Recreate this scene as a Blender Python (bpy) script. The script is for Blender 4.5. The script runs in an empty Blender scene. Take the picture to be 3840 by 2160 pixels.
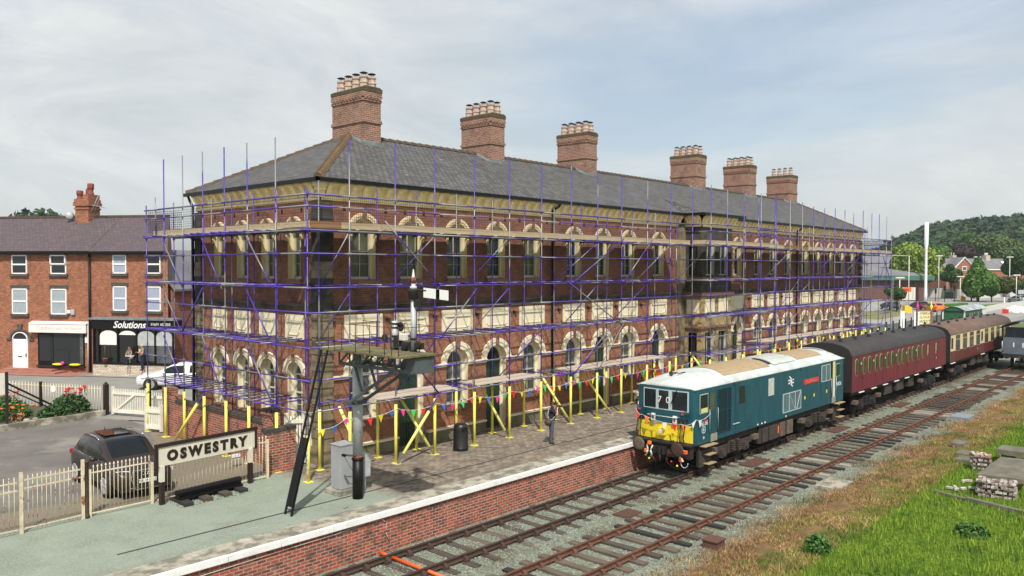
import bpy, math, random
import numpy as np
from mathutils import Vector, Matrix
R=math.radians; PI=math.pi
random.seed(7)
sc=bpy.context.scene
COL=sc.collection
# ---------------------------------------------------------------- camera
CP=Vector((-16.50201156,-24.22870925,6.99281616))
FW=Vector((0.73788364,0.67447760,-0.02465164)); RT=Vector((0.67472205,-0.73806847,0.00226038)); UP=Vector((0.01667002,0.01830090,0.99969353))
FPX=3028.153
cd=bpy.data.cameras.new('camera'); cam=bpy.data.objects.new('camera',cd); COL.objects.link(cam)
cam.matrix_world=Matrix(((RT.x,UP.x,-FW.x,CP.x),(RT.y,UP.y,-FW.y,CP.y),(RT.z,UP.z,-FW.z,CP.z),(0,0,0,1)))
cd.sensor_width=36; cd.lens=FPX/3840*36; cd.clip_end=6000; cd.clip_start=.1
sc.camera=cam
def ray(px,py): return FW+RT*((px-1920)/FPX)-UP*((py-1080)/FPX)
def at(px,py,z=0.):
    d=ray(px,py); return CP+d*((z-CP.z)/d.z)
def zat(px,py,X,Y):
    d=ray(px,py); b=Vector((X-CP.x,Y-CP.y)); dd=Vector((d.x,d.y)); return CP.z+d.z*(b.dot(dd)/dd.dot(dd))
def atdist(px,dist,z=0.):
    d=ray(px,1080); d=Vector((d.x,d.y)).normalized()*dist; return Vector((CP.x+d.x,CP.y+d.y,z))
# ---------------------------------------------------------------- world and sun
SUN=Vector((-.52,-.58,1)).normalized()
el=math.asin(SUN.z); az=math.atan2(SUN.x,SUN.y)
W=bpy.data.worlds.new("World"); sc.world=W; W.use_nodes=True
nt=W.node_tree; nt.nodes.clear(); N=nt.nodes.new; L=nt.links.new
wo=N('ShaderNodeOutputWorld'); b1=N('ShaderNodeBackground'); b2=N('ShaderNodeBackground'); mx=N('ShaderNodeMixShader')
sky=N('ShaderNodeTexSky'); sky.sky_type='NISHITA'; sky.sun_disc=False; sky.sun_elevation=el; sky.sun_rotation=az; sky.dust_density=2.5; sky.air_density=1.1
L(sky.outputs[0],b1.inputs[0]); b1.inputs[1].default_value=.13
tc=N('ShaderNodeTexCoord'); mp=N('ShaderNodeMapping'); mp.inputs['Scale'].default_value=(1,1,3.2); L(tc.outputs['Generated'],mp.inputs[0])
n1=N('ShaderNodeTexNoise'); n1.inputs['Scale'].default_value=1.6; n1.inputs['Detail'].default_value=7; n1.inputs['Roughness'].default_value=.55; n1.inputs['Distortion'].default_value=.4; L(mp.outputs[0],n1.inputs[0])
n2=N('ShaderNodeTexNoise'); n2.inputs['Scale'].default_value=2.6; n2.inputs['Detail'].default_value=9; n2.inputs['Roughness'].default_value=.62; n2.inputs['Distortion'].default_value=.8; L(mp.outputs[0],n2.inputs[0])
rp=N('ShaderNodeMapRange'); rp.inputs[1].default_value=.34; rp.inputs[2].default_value=.60; rp.inputs[3].default_value=.34; rp.inputs[4].default_value=.96; L(n1.outputs['Fac'],rp.inputs[0])
cr=N('ShaderNodeValToRGB'); cr.color_ramp.elements[0].position=.33; cr.color_ramp.elements[0].color=(.52,.565,.585,1); cr.color_ramp.elements[1].position=.68; cr.color_ramp.elements[1].color=(.78,.785,.765,1); L(n2.outputs['Fac'],cr.inputs[0])
L(cr.outputs[0],b2.inputs[0]); b2.inputs[1].default_value=1.0
L(rp.outputs[0],mx.inputs[0]); L(b1.outputs[0],mx.inputs[1]); L(b2.outputs[0],mx.inputs[2]); L(mx.outputs[0],wo.inputs[0])
sd=bpy.data.lights.new('sun','SUN'); sd.energy=4.2; sd.angle=R(1.2); sd.color=(1,.94,.84)
so=bpy.data.objects.new('sun',sd); COL.objects.link(so); so.rotation_euler=(-SUN).to_track_quat('-Z','Y').to_euler()
vs=sc.view_settings; vs.view_transform='Standard'; vs.look='None'; vs.exposure=0.27; vs.gamma=1; vs.use_curve_mapping=False
# ---------------------------------------------------------------- materials
def newmat(name):
    m=bpy.data.materials.new(name); m.use_nodes=True; t=m.node_tree; p=t.nodes['Principled BSDF']; return m,t,p
def c4(c): return (c[0],c[1],c[2],1)
def mixc(t,fac,a,b,mode='MIX'):
    x=t.nodes.new('ShaderNodeMix'); x.data_type='RGBA'; x.blend_type=mode
    for s,v in ((0,fac),(6,a),(7,b)):
        if hasattr(v,'links') or hasattr(v,'is_output'): t.links.new(v,x.inputs[s])
        else: x.inputs[s].default_value=v if s==0 else c4(v)
    return x.outputs[2]
def noise(t,vec,scale,detail=4,rough=.55,lo=None,hi=None,dist=0):
    n=t.nodes.new('ShaderNodeTexNoise'); n.inputs['Scale'].default_value=scale; n.inputs['Detail'].default_value=detail; n.inputs['Roughness'].default_value=rough; n.inputs['Distortion'].default_value=dist
    t.links.new(vec,n.inputs[0]); o=n.outputs['Fac']
    if lo is not None: o=mrange(t,o,lo,hi)
    return o
def mrange(t,o,lo,hi,a=0.,b=1.):
    r=t.nodes.new('ShaderNodeMapRange'); r.inputs[1].default_value=lo; r.inputs[2].default_value=hi; r.inputs[3].default_value=a; r.inputs[4].default_value=b; t.links.new(o,r.inputs[0]); return r.outputs[0]
def coord(t,kind='Object',scale=(1,1,1)):
    c=t.nodes.new('ShaderNodeTexCoord').outputs[kind]
    if scale!=(1,1,1):
        m=t.nodes.new('ShaderNodeMapping'); m.inputs['Scale'].default_value=scale; t.links.new(c,m.inputs[0]); c=m.outputs[0]
    return c
def bump(t,p,h,strength=.3,dist=.02):
    b=t.nodes.new('ShaderNodeBump'); b.inputs['Strength'].default_value=strength; b.inputs['Distance'].default_value=dist; t.links.new(h,b.inputs['Height']); t.links.new(b.outputs[0],p.inputs['Normal'])
def mat(name,c1,c2=None,scale=3.,rough=.8,metal=0.,bmp=0.,stretch=(1,1,1),lo=.35,hi=.65,c3=None,s3=.6,lo3=.5,hi3=.7,kind='Object',spec=None,coat=0,isl=0.):
    m,t,p=newmat(name); p.inputs['Roughness'].default_value=rough; p.inputs['Metallic'].default_value=metal
    if spec is not None: p.inputs['Specular IOR Level'].default_value=spec
    if coat: p.inputs['Coat Weight'].default_value=coat; p.inputs['Coat Roughness'].default_value=.08
    p.inputs['Base Color'].default_value=c4(c1)
    if c2 is not None:
        v=coord(t,kind,stretch); f=noise(t,v,scale,5,.6,lo,hi); o=mixc(t,f,c1,c2)
        if c3 is not None: o=mixc(t,noise(t,v,s3,4,.6,lo3,hi3),o,c3)
        if isl:
            g=t.nodes.new('ShaderNodeNewGeometry'); o=mixc(t,1.0,o,(1,1,1),'MULTIPLY') if False else o
            hs=t.nodes.new('ShaderNodeHueSaturation'); t.links.new(mrange(t,g.outputs['Random Per Island'],0,1,1-isl,1+isl),hs.inputs['Value']); t.links.new(o,hs.inputs['Color']); o=hs.outputs[0]
        t.links.new(o,p.inputs['Base Color'])
        if bmp: bump(t,p,f,bmp)
    return m
def brickmat(name,ca,cb,mortar,bw=.225,rh=.075,ms=.010,cdark=None,darkamt=.7,clight=None,bias=0,rough=.9,off=.5,ds=.9,lsc=1.7,dlo=.5,dhi=.72,llo=.6,lhi=.75,bs=.4,squash=1):
    m,t,p=newmat(name); uv=coord(t,'UV'); b=t.nodes.new('ShaderNodeTexBrick'); t.links.new(uv,b.inputs['Vector'])
    b.inputs['Scale'].default_value=1; b.inputs['Color1'].default_value=c4(ca); b.inputs['Color2'].default_value=c4(cb); b.inputs['Mortar'].default_value=c4(mortar)
    b.inputs['Mortar Size'].default_value=ms; b.inputs['Mortar Smooth'].default_value=.1; b.inputs['Bias'].default_value=bias; b.inputs['Brick Width'].default_value=bw; b.inputs['Row Height'].default_value=rh; b.offset=off
    o=b.outputs['Color']; ob=coord(t,'Object')
    if cdark is not None:
        f=noise(t,ob,ds,6,.65,dlo,dhi); mm=t.nodes.new('ShaderNodeMath'); mm.operation='MULTIPLY'; mm.inputs[1].default_value=darkamt; t.links.new(f,mm.inputs[0]); o=mixc(t,mm.outputs[0],o,cdark)
    if clight is not None:
        f=noise(t,ob,lsc,7,.75,llo,lhi); mm=t.nodes.new('ShaderNodeMath'); mm.operation='MULTIPLY'; mm.inputs[1].default_value=.65; t.links.new(f,mm.inputs[0]); o=mixc(t,mm.outputs[0],o,clight)
    f2=noise(t,ob,9,3,.6); hs=t.nodes.new('ShaderNodeHueSaturation'); t.links.new(mrange(t,f2,.3,.7,.78,1.2),hs.inputs['Value']); t.links.new(o,hs.inputs['Color'])
    t.links.new(hs.outputs[0],p.inputs['Base Color']); p.inputs['Roughness'].default_value=rough
    inv=t.nodes.new('ShaderNodeMath'); inv.operation='SUBTRACT'; inv.inputs[0].default_value=1; t.links.new(b.outputs['Fac'],inv.inputs[1]); bump(t,p,inv.outputs[0],bs,.012)
    return m
MT={}
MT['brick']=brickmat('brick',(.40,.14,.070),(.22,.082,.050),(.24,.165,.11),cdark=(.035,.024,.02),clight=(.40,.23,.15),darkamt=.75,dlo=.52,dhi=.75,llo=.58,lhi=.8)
MT['brick_shaded']=brickmat('brick_shaded',(.27,.08,.045),(.16,.052,.033),(.17,.13,.10),cdark=(.03,.022,.02),clight=(.24,.14,.10),darkamt=.8,dlo=.5,dhi=.72,llo=.6,lhi=.8)  # the deck's shade over the upper wall is painted into this darker brick
MT['brick_wall']=brickmat('brick_wall',(.44,.078,.042),(.12,.043,.036),(.36,.27,.20),bw=.25,rh=.092,ms=.014,cdark=(.07,.045,.04),clight=(.40,.26,.20),darkamt=.7,ds=2.2,dlo=.5,dhi=.68,lsc=2.4,llo=.55,lhi=.75)
MT['brick_house']=brickmat('brick_house',(.42,.155,.078),(.22,.085,.052),(.22,.12,.075),cdark=(.11,.05,.035),darkamt=.65,ds=1.8,lsc=2.6,clight=(.50,.22,.13),dlo=.5,dhi=.75)
MT['brick_chimney']=brickmat('brick_chimney',(.30,.125,.082),(.17,.072,.052),(.36,.29,.23),rh=.085,bw=.24,ms=.012,cdark=(.05,.04,.033),clight=(.33,.25,.21),darkamt=.6,ds=1.6,dlo=.52,dhi=.7,lsc=1.1,llo=.55,lhi=.75)
MT['brick_pale']=brickmat('brick_pale',(.62,.55,.45),(.46,.38,.30),(.30,.24,.19),bw=.3,rh=.1,ms=.012)
MT['brick_brown']=brickmat('brick_brown',(.15,.065,.055),(.10,.045,.04),(.16,.12,.11),bw=.4,rh=.15)
MT['slate']=brickmat('slate',(.118,.115,.110),(.062,.061,.060),(.012,.012,.013),bw=.28,rh=.24,ms=.018,cdark=(.10,.115,.16),darkamt=.4,clight=(.34,.34,.30),ds=.7,lsc=5.0,llo=.59,lhi=.68,dlo=.55,dhi=.65,bs=.8,rough=.7)
MT['slate_house']=brickmat('slate_house',(.115,.085,.095),(.085,.062,.072),(.03,.025,.028),bw=.3,rh=.2,ms=.012,cdark=(.07,.055,.06),darkamt=.5,clight=(.17,.14,.14),ds=.6,lsc=3,llo=.6,lhi=.75,bs=.7,rough=.75)
MT['slate_far']=mat('slate_far',(.13,.13,.145),(.18,.175,.18),.4,rough=.8)
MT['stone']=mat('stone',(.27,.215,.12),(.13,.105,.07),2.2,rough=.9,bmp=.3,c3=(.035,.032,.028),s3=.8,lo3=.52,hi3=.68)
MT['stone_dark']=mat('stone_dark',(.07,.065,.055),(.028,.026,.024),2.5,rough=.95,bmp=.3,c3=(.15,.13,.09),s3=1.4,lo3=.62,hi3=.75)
MT['plinth']=mat('plinth',(.21,.19,.13),(.12,.11,.07),1.6,rough=.95,bmp=.3,c3=(.10,.12,.05),s3=.9,lo3=.5,hi3=.7)
MT['cream']=mat('cream',(.70,.60,.38),(.56,.46,.28),1.3,rough=.75,bmp=.1,lo=.42,hi=.7)
MT['cream2']=mat('cream2',(.76,.69,.51),(.64,.56,.38),1.4,rough=.8,bmp=.1,lo=.5,hi=.8)
MT['cornice']=mat('cornice',(.80,.68,.40),(.58,.40,.17),2.3,rough=.8,bmp=.15,lo=.52,hi=.78)
MT['pinkstone']=mat('pinkstone',(.26,.13,.10),(.16,.085,.07),3,rough=.85,bmp=.2)
MT['black']=mat('black',(.005,.005,.006),rough=.45,spec=.3)
MT['matblack']=mat('matblack',(.010,.010,.010),(.018,.017,.016),4,rough=.8)
MT['glass']=mat('glass',(.018,.022,.026),rough=.06,spec=.6)
MT['glass_mid']=mat('glass_mid',(.045,.052,.055),(.13,.14,.14),1.2,rough=.1,spec=.5)
MT['glass_olive']=mat('glass_olive',(.055,.06,.035),(.11,.11,.06),.9,rough=.12,spec=.5)
MT['white']=mat('white',(.80,.80,.79),rough=.45)
MT['offwhite']=mat('offwhite',(.66,.66,.62),(.52,.52,.48),4,rough=.6)
MT['sash']=mat('sash',(.50,.50,.44),(.36,.36,.31),3,rough=.6)
MT['greendoor']=mat('greendoor',(.015,.045,.028),(.010,.03,.02),3,rough=.5)
MT['purpledoor']=mat('purpledoor',(.05,.045,.10),(.03,.03,.07),2,rough=.5)
MT['lead']=mat('lead',(.20,.24,.25),(.12,.14,.15),2.5,rough=.6)
MT['ridgetile']=mat('ridgetile',(.06,.048,.038),(.11,.075,.045),3.5,rough=.9,bmp=.3)
MT['hiptile']=mat('hiptile',(.13,.085,.05),(.22,.135,.065),4,rough=.9,bmp=.3,c3=(.10,.09,.05),s3=2.5)
MT['pot']=mat('pot',(.54,.41,.35),(.38,.28,.235),5,rough=.8,c3=(.16,.12,.08),s3=3,lo3=.58,hi3=.75)
MT['pot_red']=mat('pot_red',(.30,.08,.05),(.2,.06,.045),5,rough=.8)
MT['moss']=mat('moss',(.105,.085,.04),(.06,.045,.035),4,rough=1,bmp=.4)
MT['rust']=mat('rust',(.072,.038,.026),(.042,.025,.019),6,rough=.85,bmp=.2)
MT['rust2']=mat('rust2',(.15,.062,.034),(.08,.038,.025),6,rough=.85,bmp=.2)
MT['greysteel']=mat('greysteel',(.50,.52,.53),(.38,.40,.41),2.5,rough=.5,metal=.2,c3=(.20,.15,.11),s3=5,lo3=.68,hi3=.78)
MT['darksteel']=mat('darksteel',(.085,.10,.11),(.055,.065,.07),3,rough=.55)
MT['galv']=mat('galv',(.42,.43,.45),(.30,.31,.33),6,rough=.4,metal=.5)
MT['yellow']=mat('yellow',(.80,.76,.16),(.72,.66,.11),3,rough=.6)
MT['yellowpale']=mat('yellowpale',(.80,.78,.24),(.74,.7,.18),3,rough=.6)
MT['board']=mat('board',(.50,.40,.27),(.38,.29,.19),2,rough=.85,stretch=(.4,6,6))
MT['boardtop']=mat('boardtop',(.52,.45,.38),(.40,.34,.28),2.5,rough=.9,stretch=(.3,8,1))
MT['boardbrown']=mat('boardbrown',(.28,.15,.07),(.2,.1,.05),2,rough=.85,stretch=(.4,6,6))
MT['mesh']=mat('mesh',(.02,.02,.025),rough=.7)
def scafmat():
    m,t,p=newmat('scaffold_tube'); v=coord(t,'Object',(.9,.9,.55)); f=noise(t,v,.75,1.5,.5,.505,.54); o=mixc(t,f,(.075,.045,.31),(.23,.235,.26))
    o=mixc(t,noise(t,coord(t,'Object'),7,3,.6,.62,.7),o,(.2,.19,.24)); t.links.new(o,p.inputs['Base Color']); p.inputs['Roughness'].default_value=.38; p.inputs['Metallic'].default_value=.25; return m
MT['tube']=scafmat()
# ---------------------------------------------------------------- mesh builder
class MB:
    def __init__(s): s.v=[]; s.f=[]; s.m=[]; s.s=[]
    def poly(s,pts,mi=0,sm=False):
        b=len(s.v); s.v+=[tuple(p) for p in pts]; s.f.append(tuple(range(b,b+len(pts)))); s.m.append(mi); s.s.append(sm)
    def idx(s,vs,fs,mi=0,sm=False):
        b=len(s.v); s.v+=[tuple(p) for p in vs]
        for f in fs: s.f.append(tuple(b+i for i in f)); s.m.append(mi); s.s.append(sm)
    def box(s,x0,y0,z0,x1,y1,z1,mi=0):
        x0,x1=sorted((x0,x1)); y0,y1=sorted((y0,y1)); z0,z1=sorted((z0,z1))
        s.idx([(x0,y0,z0),(x1,y0,z0),(x1,y1,z0),(x0,y1,z0),(x0,y0,z1),(x1,y0,z1),(x1,y1,z1),(x0,y1,z1)],[(0,3,2,1),(4,5,6,7),(0,1,5,4),(1,2,6,5),(2,3,7,6),(3,0,4,7)],mi); return s
    def tube(s,p0,p1,r,n=7,mi=0,r1=None,sm=True):
        p0=Vector(p0);p1=Vector(p1); d=(p1-p0); 
        if d.length<1e-6: return s
        d.normalize(); a=d.orthogonal().normalized(); b=d.cross(a); r1=r if r1 is None else r1
        vs=[]; 
        for p,rr in ((p0,r),(p1,r1)):
            for i in range(n):
                t=2*PI*i/n; vs.append(p+a*math.cos(t)*rr+b*math.sin(t)*rr)
        fs=[(i,(i+1)%n,n+(i+1)%n,n+i) for i in range(n)]
        s.idx(vs,fs,mi,sm); 
        B=len(s.v)-2*n
        s.f.append(tuple(B+i for i in range(n-1,-1,-1))); s.m.append(mi); s.s.append(False)
        s.f.append(tuple(B+n+i for i in range(n))); s.m.append(mi); s.s.append(False); return s
    def path(s,pts,r,n=6,mi=0):
        for a,b in zip(pts,pts[1:]): s.tube(a,b,r,n,mi)
        return s
    def bar(s,p0,p1,w,h,mi=0,up=(0,0,1)):
        p0=Vector(p0);p1=Vector(p1); d=(p1-p0).normalized(); u=Vector(up); a=d.cross(u)
        if a.length<1e-4: a=d.orthogonal()
        a.normalize(); u=a.cross(d); a*=w/2; u*=h/2
        vs=[p+x*a+y*u for p in (p0,p1) for x,y in ((-1,-1),(1,-1),(1,1),(-1,1))]
        s.idx(vs,[(0,1,2,3),(7,6,5,4),(0,4,5,1),(1,5,6,2),(2,6,7,3),(3,7,4,0)],mi); return s
    def lathe(s,prof,cx=0,cy=0,n=12,mi=0,sm=True,axis='z',cz=0,rot=0):
        vs=[]; 
        for r,z in prof:
            for i in range(n):
                t=2*PI*i/n+rot; x,y=r*math.cos(t),r*math.sin(t)
                vs.append({'z':(cx+x,cy+y,cz+z),'y':(cx+x,cy+z,cz+y),'x':(cx+z,cy+x,cz+y)}[axis])
        fs=[]; k=len(prof)
        for j in range(k-1):
            for i in range(n): fs.append((j*n+i,j*n+(i+1)%n,(j+1)*n+(i+1)%n,(j+1)*n+i))
        if axis=='y': fs=[f[::-1] for f in fs]
        s.idx(vs,fs,mi,sm)
        B=len(s.v)-n*k
        a=tuple(B+i for i in range(n-1,-1,-1)); b=tuple(B+(k-1)*n+i for i in range(n))
        if axis=='y': a=a[::-1]; b=b[::-1]
        for q in (a,b): s.f.append(q); s.m.append(mi); s.s.append(False)
        return s
    def prism(s,pts,a0,a1,ax='y',mi=0,sm=False):
        f={'y':lambda p,a:(p[0],a,p[1]),'x':lambda p,a:(a,p[0],p[1]),'z':lambda p,a:(p[0],p[1],a)}[ax]
        n=len(pts); vs=[f(p,a0) for p in pts]+[f(p,a1) for p in pts]
        s.idx(vs,[(i,(i+1)%n,n+(i+1)%n,n+i) for i in range(n)],mi,sm)
        B=len(s.v)-2*n; s.f.append(tuple(B+i for i in range(n))[::-1]); s.m.append(mi); s.s.append(False); s.f.append(tuple(B+n+i for i in range(n))); s.m.append(mi); s.s.append(False); return s
    def ball(s,c,r,n=10,k=6,mi=0,sz=1):
        return s.lathe([(max(r*math.sin(PI*j/k),.001),-r*sz*math.cos(PI*j/k)) for j in range(k+1)],c[0],c[1],n,mi,True,cz=c[2])
    def loft(s,rings,mi=0,sm=True,close=True,cap=True):
        n=len(rings[0]); vs=[p for r in rings for p in r]; fs=[]
        for j in range(len(rings)-1):
            for i in range(n if close else n-1): fs.append((j*n+i,j*n+(i+1)%n,(j+1)*n+(i+1)%n,(j+1)*n+i))
        s.idx(vs,fs,mi,sm)
        if cap:
            B=len(s.v)-n*len(rings); s.f.append(tuple(B+i for i in range(n))[::-1]); s.m.append(mi); s.s.append(False)
            B=len(s.v)-n; s.f.append(tuple(B+i for i in range(n))); s.m.append(mi); s.s.append(False)
        return s
    def split(s):
        par=list(range(len(s.f))); own={}
        def fd(i):
            while par[i]!=i: par[i]=par[par[i]]; i=par[i]
            return i
        for i,f in enumerate(s.f):
            for v in f:
                if v in own: par[fd(i)]=fd(own[v])
                else: own[v]=i
        g={}
        for i in range(len(s.f)): g.setdefault(fd(i),[]).append(i)
        G=[]
        for fs in g.values():
            P=[s.v[v] for i in fs for v in s.f[i]]; G.append([fs,[min(p[k] for p in P)-.012 for k in range(3)],[max(p[k] for p in P)+.012 for k in range(3)]])
        ch=True
        while ch:
            ch=False; out=[]
            for q in G:
                for o in out:
                    if all(q[1][k]<=o[2][k] and o[1][k]<=q[2][k] for k in range(3)):
                        o[0]+=q[0]; o[1]=[min(a,b) for a,b in zip(o[1],q[1])]; o[2]=[max(a,b) for a,b in zip(o[2],q[2])]; ch=True; break
                else: out.append(q)
            G=out
        res=[]
        for fs,_,_ in G:
            m=MB(); m._sub=1; mp={}
            for i in sorted(fs):
                f=[]
                for v in s.f[i]:
                    if v not in mp: mp[v]=len(m.v); m.v.append(s.v[v])
                    f.append(mp[v])
                m.f.append(tuple(f)); m.m.append(s.m[i]); m.s.append(s.s[i])
            res.append(m)
        return res
    def xf(s,M):
        s.v=[tuple(M@Vector(p)) for p in s.v]; return s
    def build(s,name,mats,parent=None,uv=True,bevel=0,fix=True):
        if name in SEP and not getattr(s,'_sub',0):
            ps=s.split()
            if 1<len(ps)<=100:
                return [p.build(name,mats,parent,uv,bevel,fix) for p in ps][0]
        me=bpy.data.meshes.new(name); me.from_pydata(s.v,[],s.f)
        if not isinstance(mats,(list,tuple)): mats=[mats]
        for m in mats: me.materials.append(MT[m] if isinstance(m,str) else m)
        me.polygons.foreach_set('material_index',s.m); me.polygons.foreach_set('use_smooth',s.s)
        me.update()
        if fix:
            import bmesh
            bm=bmesh.new(); bm.from_mesh(me); bmesh.ops.recalc_face_normals(bm,faces=bm.faces); bm.to_mesh(me); bm.free()
        if uv: boxuv(me)
        o=bpy.data.objects.new(name,me); COL.objects.link(o)
        setpar(o,parent)
        if bevel:
            b=o.modifiers.new('bevel','BEVEL'); b.width=bevel; b.segments=2; b.limit_method='ANGLE'
        return o
WP=set()
SEP=set('plinth plinth_cap impost_band string_course bay_pane bay_sash bay_pilaster putlog_hole wall_anchor bay_panel bay_band roof_vent battery_box signal_fittings signal_lamp railing bracket_strut end_pillar lettering post_sleeve end_post handrail shop_window shop_frame alarm_box wiper gutter corner_post post door_edge grille_frame notice bargeboard door_panel letterbox wall_pier arch_surround data_panel air_hose floodlight rail_chair'.split())
def setpar(o,parent):
    if parent:
        o.parent=parent
        if parent.name in WP: o.matrix_parent_inverse=(Matrix.Translation(parent.location)@Matrix.Rotation(parent.rotation_euler[2],4,'Z')).inverted()
def boxuv(me):
    ul=me.uv_layers.new(name='UVMap'); n=len(me.loops); co=np.empty(len(me.vertices)*3); me.vertices.foreach_get('co',co); co=co.reshape(-1,3)
    uvs=np.zeros((n,2))
    for p in me.polygons:
        nm=p.normal
        if abs(nm.z)>.98: ux=(1,0,0); vx=(0,1,0)
        else:
            l=math.hypot(nm.x,nm.y); ux=(-nm.y/l,nm.x/l,0); vx=(nm.y*ux[2]-nm.z*ux[1],nm.z*ux[0]-nm.x*ux[2],nm.x*ux[1]-nm.y*ux[0])
        for li in p.loop_indices:
            c=co[me.loops[li].vertex_index]; uvs[li]=(c[0]*ux[0]+c[1]*ux[1]+c[2]*ux[2],c[0]*vx[0]+c[1]*vx[1]+c[2]*vx[2])
    ul.data.foreach_set('uv',uvs.ravel())
def fmesh(name,V,mat,parent=None):
    """V: (n,k,3) array, each row its own face"""
    n,k,_=V.shape; me=bpy.data.meshes.new(name); me.vertices.add(n*k); me.vertices.foreach_set('co',V.astype(np.float32).ravel())
    me.loops.add(n*k); me.loops.foreach_set('vertex_index',np.arange(n*k,dtype=np.int32)); me.polygons.add(n); me.polygons.foreach_set('loop_start',np.arange(0,n*k,k,dtype=np.int32)); me.polygons.foreach_set('loop_total',np.full(n,k,dtype=np.int32))
    me.materials.append(MT[mat] if isinstance(mat,str) else mat); me.update(); me.validate()
    o=bpy.data.objects.new(name,me); COL.objects.link(o)
    setpar(o,parent)
    return o
def tag(o,label,cat,group=None):
    o['label']=label; o['category']=cat
    if group: o['group']=group
    return o
def empty(name,label,cat,loc=(0,0,0),rz=0,group=None):
    o=bpy.data.objects.new(name,None); COL.objects.link(o); o.location=loc; o.rotation_euler=(0,0,rz); o.empty_display_size=.2; tag(o,label,cat,group); return o
def wempty(*a,**k):
    o=empty(*a,**k); WP.add(o.name); return o   # children are modelled in world coordinates
def struct(o): o['kind']='structure'; return o
def dup(o,parent=None,loc=None,rz=None,label=None):
    c=o.copy(); COL.objects.link(c); c.parent=parent
    if loc is not None: c.location=loc
    if rz is not None: c.rotation_euler=(0,0,rz)
    if label: c['label']=label
    for ch in [x for x in o.children]: dup(ch,c)
    return c
def text(name,body,size,mt,parent,M,ext=.004,shear=0,space=1.,bold=0,align='CENTER'):
    cu=bpy.data.curves.new(name,'FONT'); cu.body=body; cu.size=size; cu.extrude=ext; cu.shear=shear; cu.space_character=space; cu.offset=bold; cu.align_x=align; cu.align_y='CENTER'; cu.resolution_u=3
    o=bpy.data.objects.new(name,cu); COL.objects.link(o); dg=bpy.context.evaluated_depsgraph_get(); me=bpy.data.meshes.new_from_object(o.evaluated_get(dg)); bpy.data.objects.remove(o)
    me.transform(M); me.materials.clear(); me.materials.append(MT[mt]); q=bpy.data.objects.new(name,me); COL.objects.link(q); setpar(q,parent); return q
def facing(x,y,z,nx,ny,scale=(1,1)):
    """matrix putting text upright at a point on a wall whose outward normal is (nx,ny)"""
    n=Vector((nx,ny,0)).normalized(); r=Vector((0,0,1)).cross(n); return Matrix(((r.x*scale[0],0,n.x,x),(r.y*scale[0],0,n.y,y),(0,scale[1],0,z),(0,0,0,1)))
# ================================================================= SETTING
ZB=-1.20; ZR=-.978
def groundmat():
    m,t,p=newmat('ground_mix'); v=coord(t,'Object'); p.inputs['Roughness'].default_value=1; p.inputs['Specular IOR Level'].default_value=.1
    sx=t.nodes.new('ShaderNodeSeparateXYZ'); t.links.new(v,sx.inputs[0]); 
    grass=mixc(t,noise(t,v,.9,6,.7,.35,.65),(.075,.14,.012),(.14,.20,.02)); grass=mixc(t,noise(t,v,7,3,.6,.4,.65),grass,(.035,.085,.01))
    dry=mixc(t,noise(t,v,3,6,.7,.35,.65),(.24,.155,.075),(.11,.072,.038)); dry=mixc(t,noise(t,v,.8,4,.6,.55,.66),dry,(.09,.11,.025))
    peb=t.nodes.new('ShaderNodeTexVoronoi'); peb.inputs['Scale'].default_value=16; t.links.new(v,peb.inputs[0])
    bal=mixc(t,mrange(t,peb.outputs['Color'],0,1),(.085,.092,.070),(.255,.275,.22)); bal=mixc(t,noise(t,v,.6,5,.6,.5,.68),bal,(.10,.085,.06))
    nz=noise(t,v,.35,5,.65); 
    def edge(y,w,amp=2.6):
        a=t.nodes.new('ShaderNodeMath'); a.operation='MULTIPLY_ADD'; t.links.new(nz,a.inputs[0]); a.inputs[1].default_value=amp; t.links.new(sx.outputs[1],a.inputs[2])
        return mrange(t,a.outputs[0],y+amp*.5+w,y+amp*.5-w)
    o=mixc(t,edge(-12.9,.3),bal,dry); o=mixc(t,edge(-15.2,.7),o,grass)
    # beyond the platforms the same sheet is car park and verge
    t.links.new(o,p.inputs['Base Color']); bump(t,p,peb.outputs['Distance'],.5,.03); return m
MT['groundmix']=groundmat()
MT['farground']=mat('farground',(.20,.20,.19),(.25,.25,.235),.05,rough=.95,c3=(.09,.12,.03),s3=.018,lo3=.52,hi3=.56)
g=MB()
# track bed level sheet and upper level sheet joined by the step under the platform edge
ys=[-2500,-400,-60,-30,-20,-14.6,-13.2,-5.96,-5.92,3000]
zs=[-2,-1.6,-1.0,-.75,-.88,-1.02,ZB,ZB,-.05,-.05]
xs=[-2500,-300,-60,-20,0,20,40,75,90,300,3000]
for i in range(len(xs)-1):
    for j in range(len(ys)-1):
        mi=1 if ys[j]>=-5.94 else 0
        if xs[i]>=90 and ys[j]<-6.2: mi=0
        g.poly([(xs[i],ys[j],zs[j]),(xs[i+1],ys[j],zs[j]),(xs[i+1],ys[j+1],zs[j+1]),(xs[i],ys[j+1],zs[j+1])],mi)
struct(g.build('ground',['groundmix','farground'],fix=False,uv=False))
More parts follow.
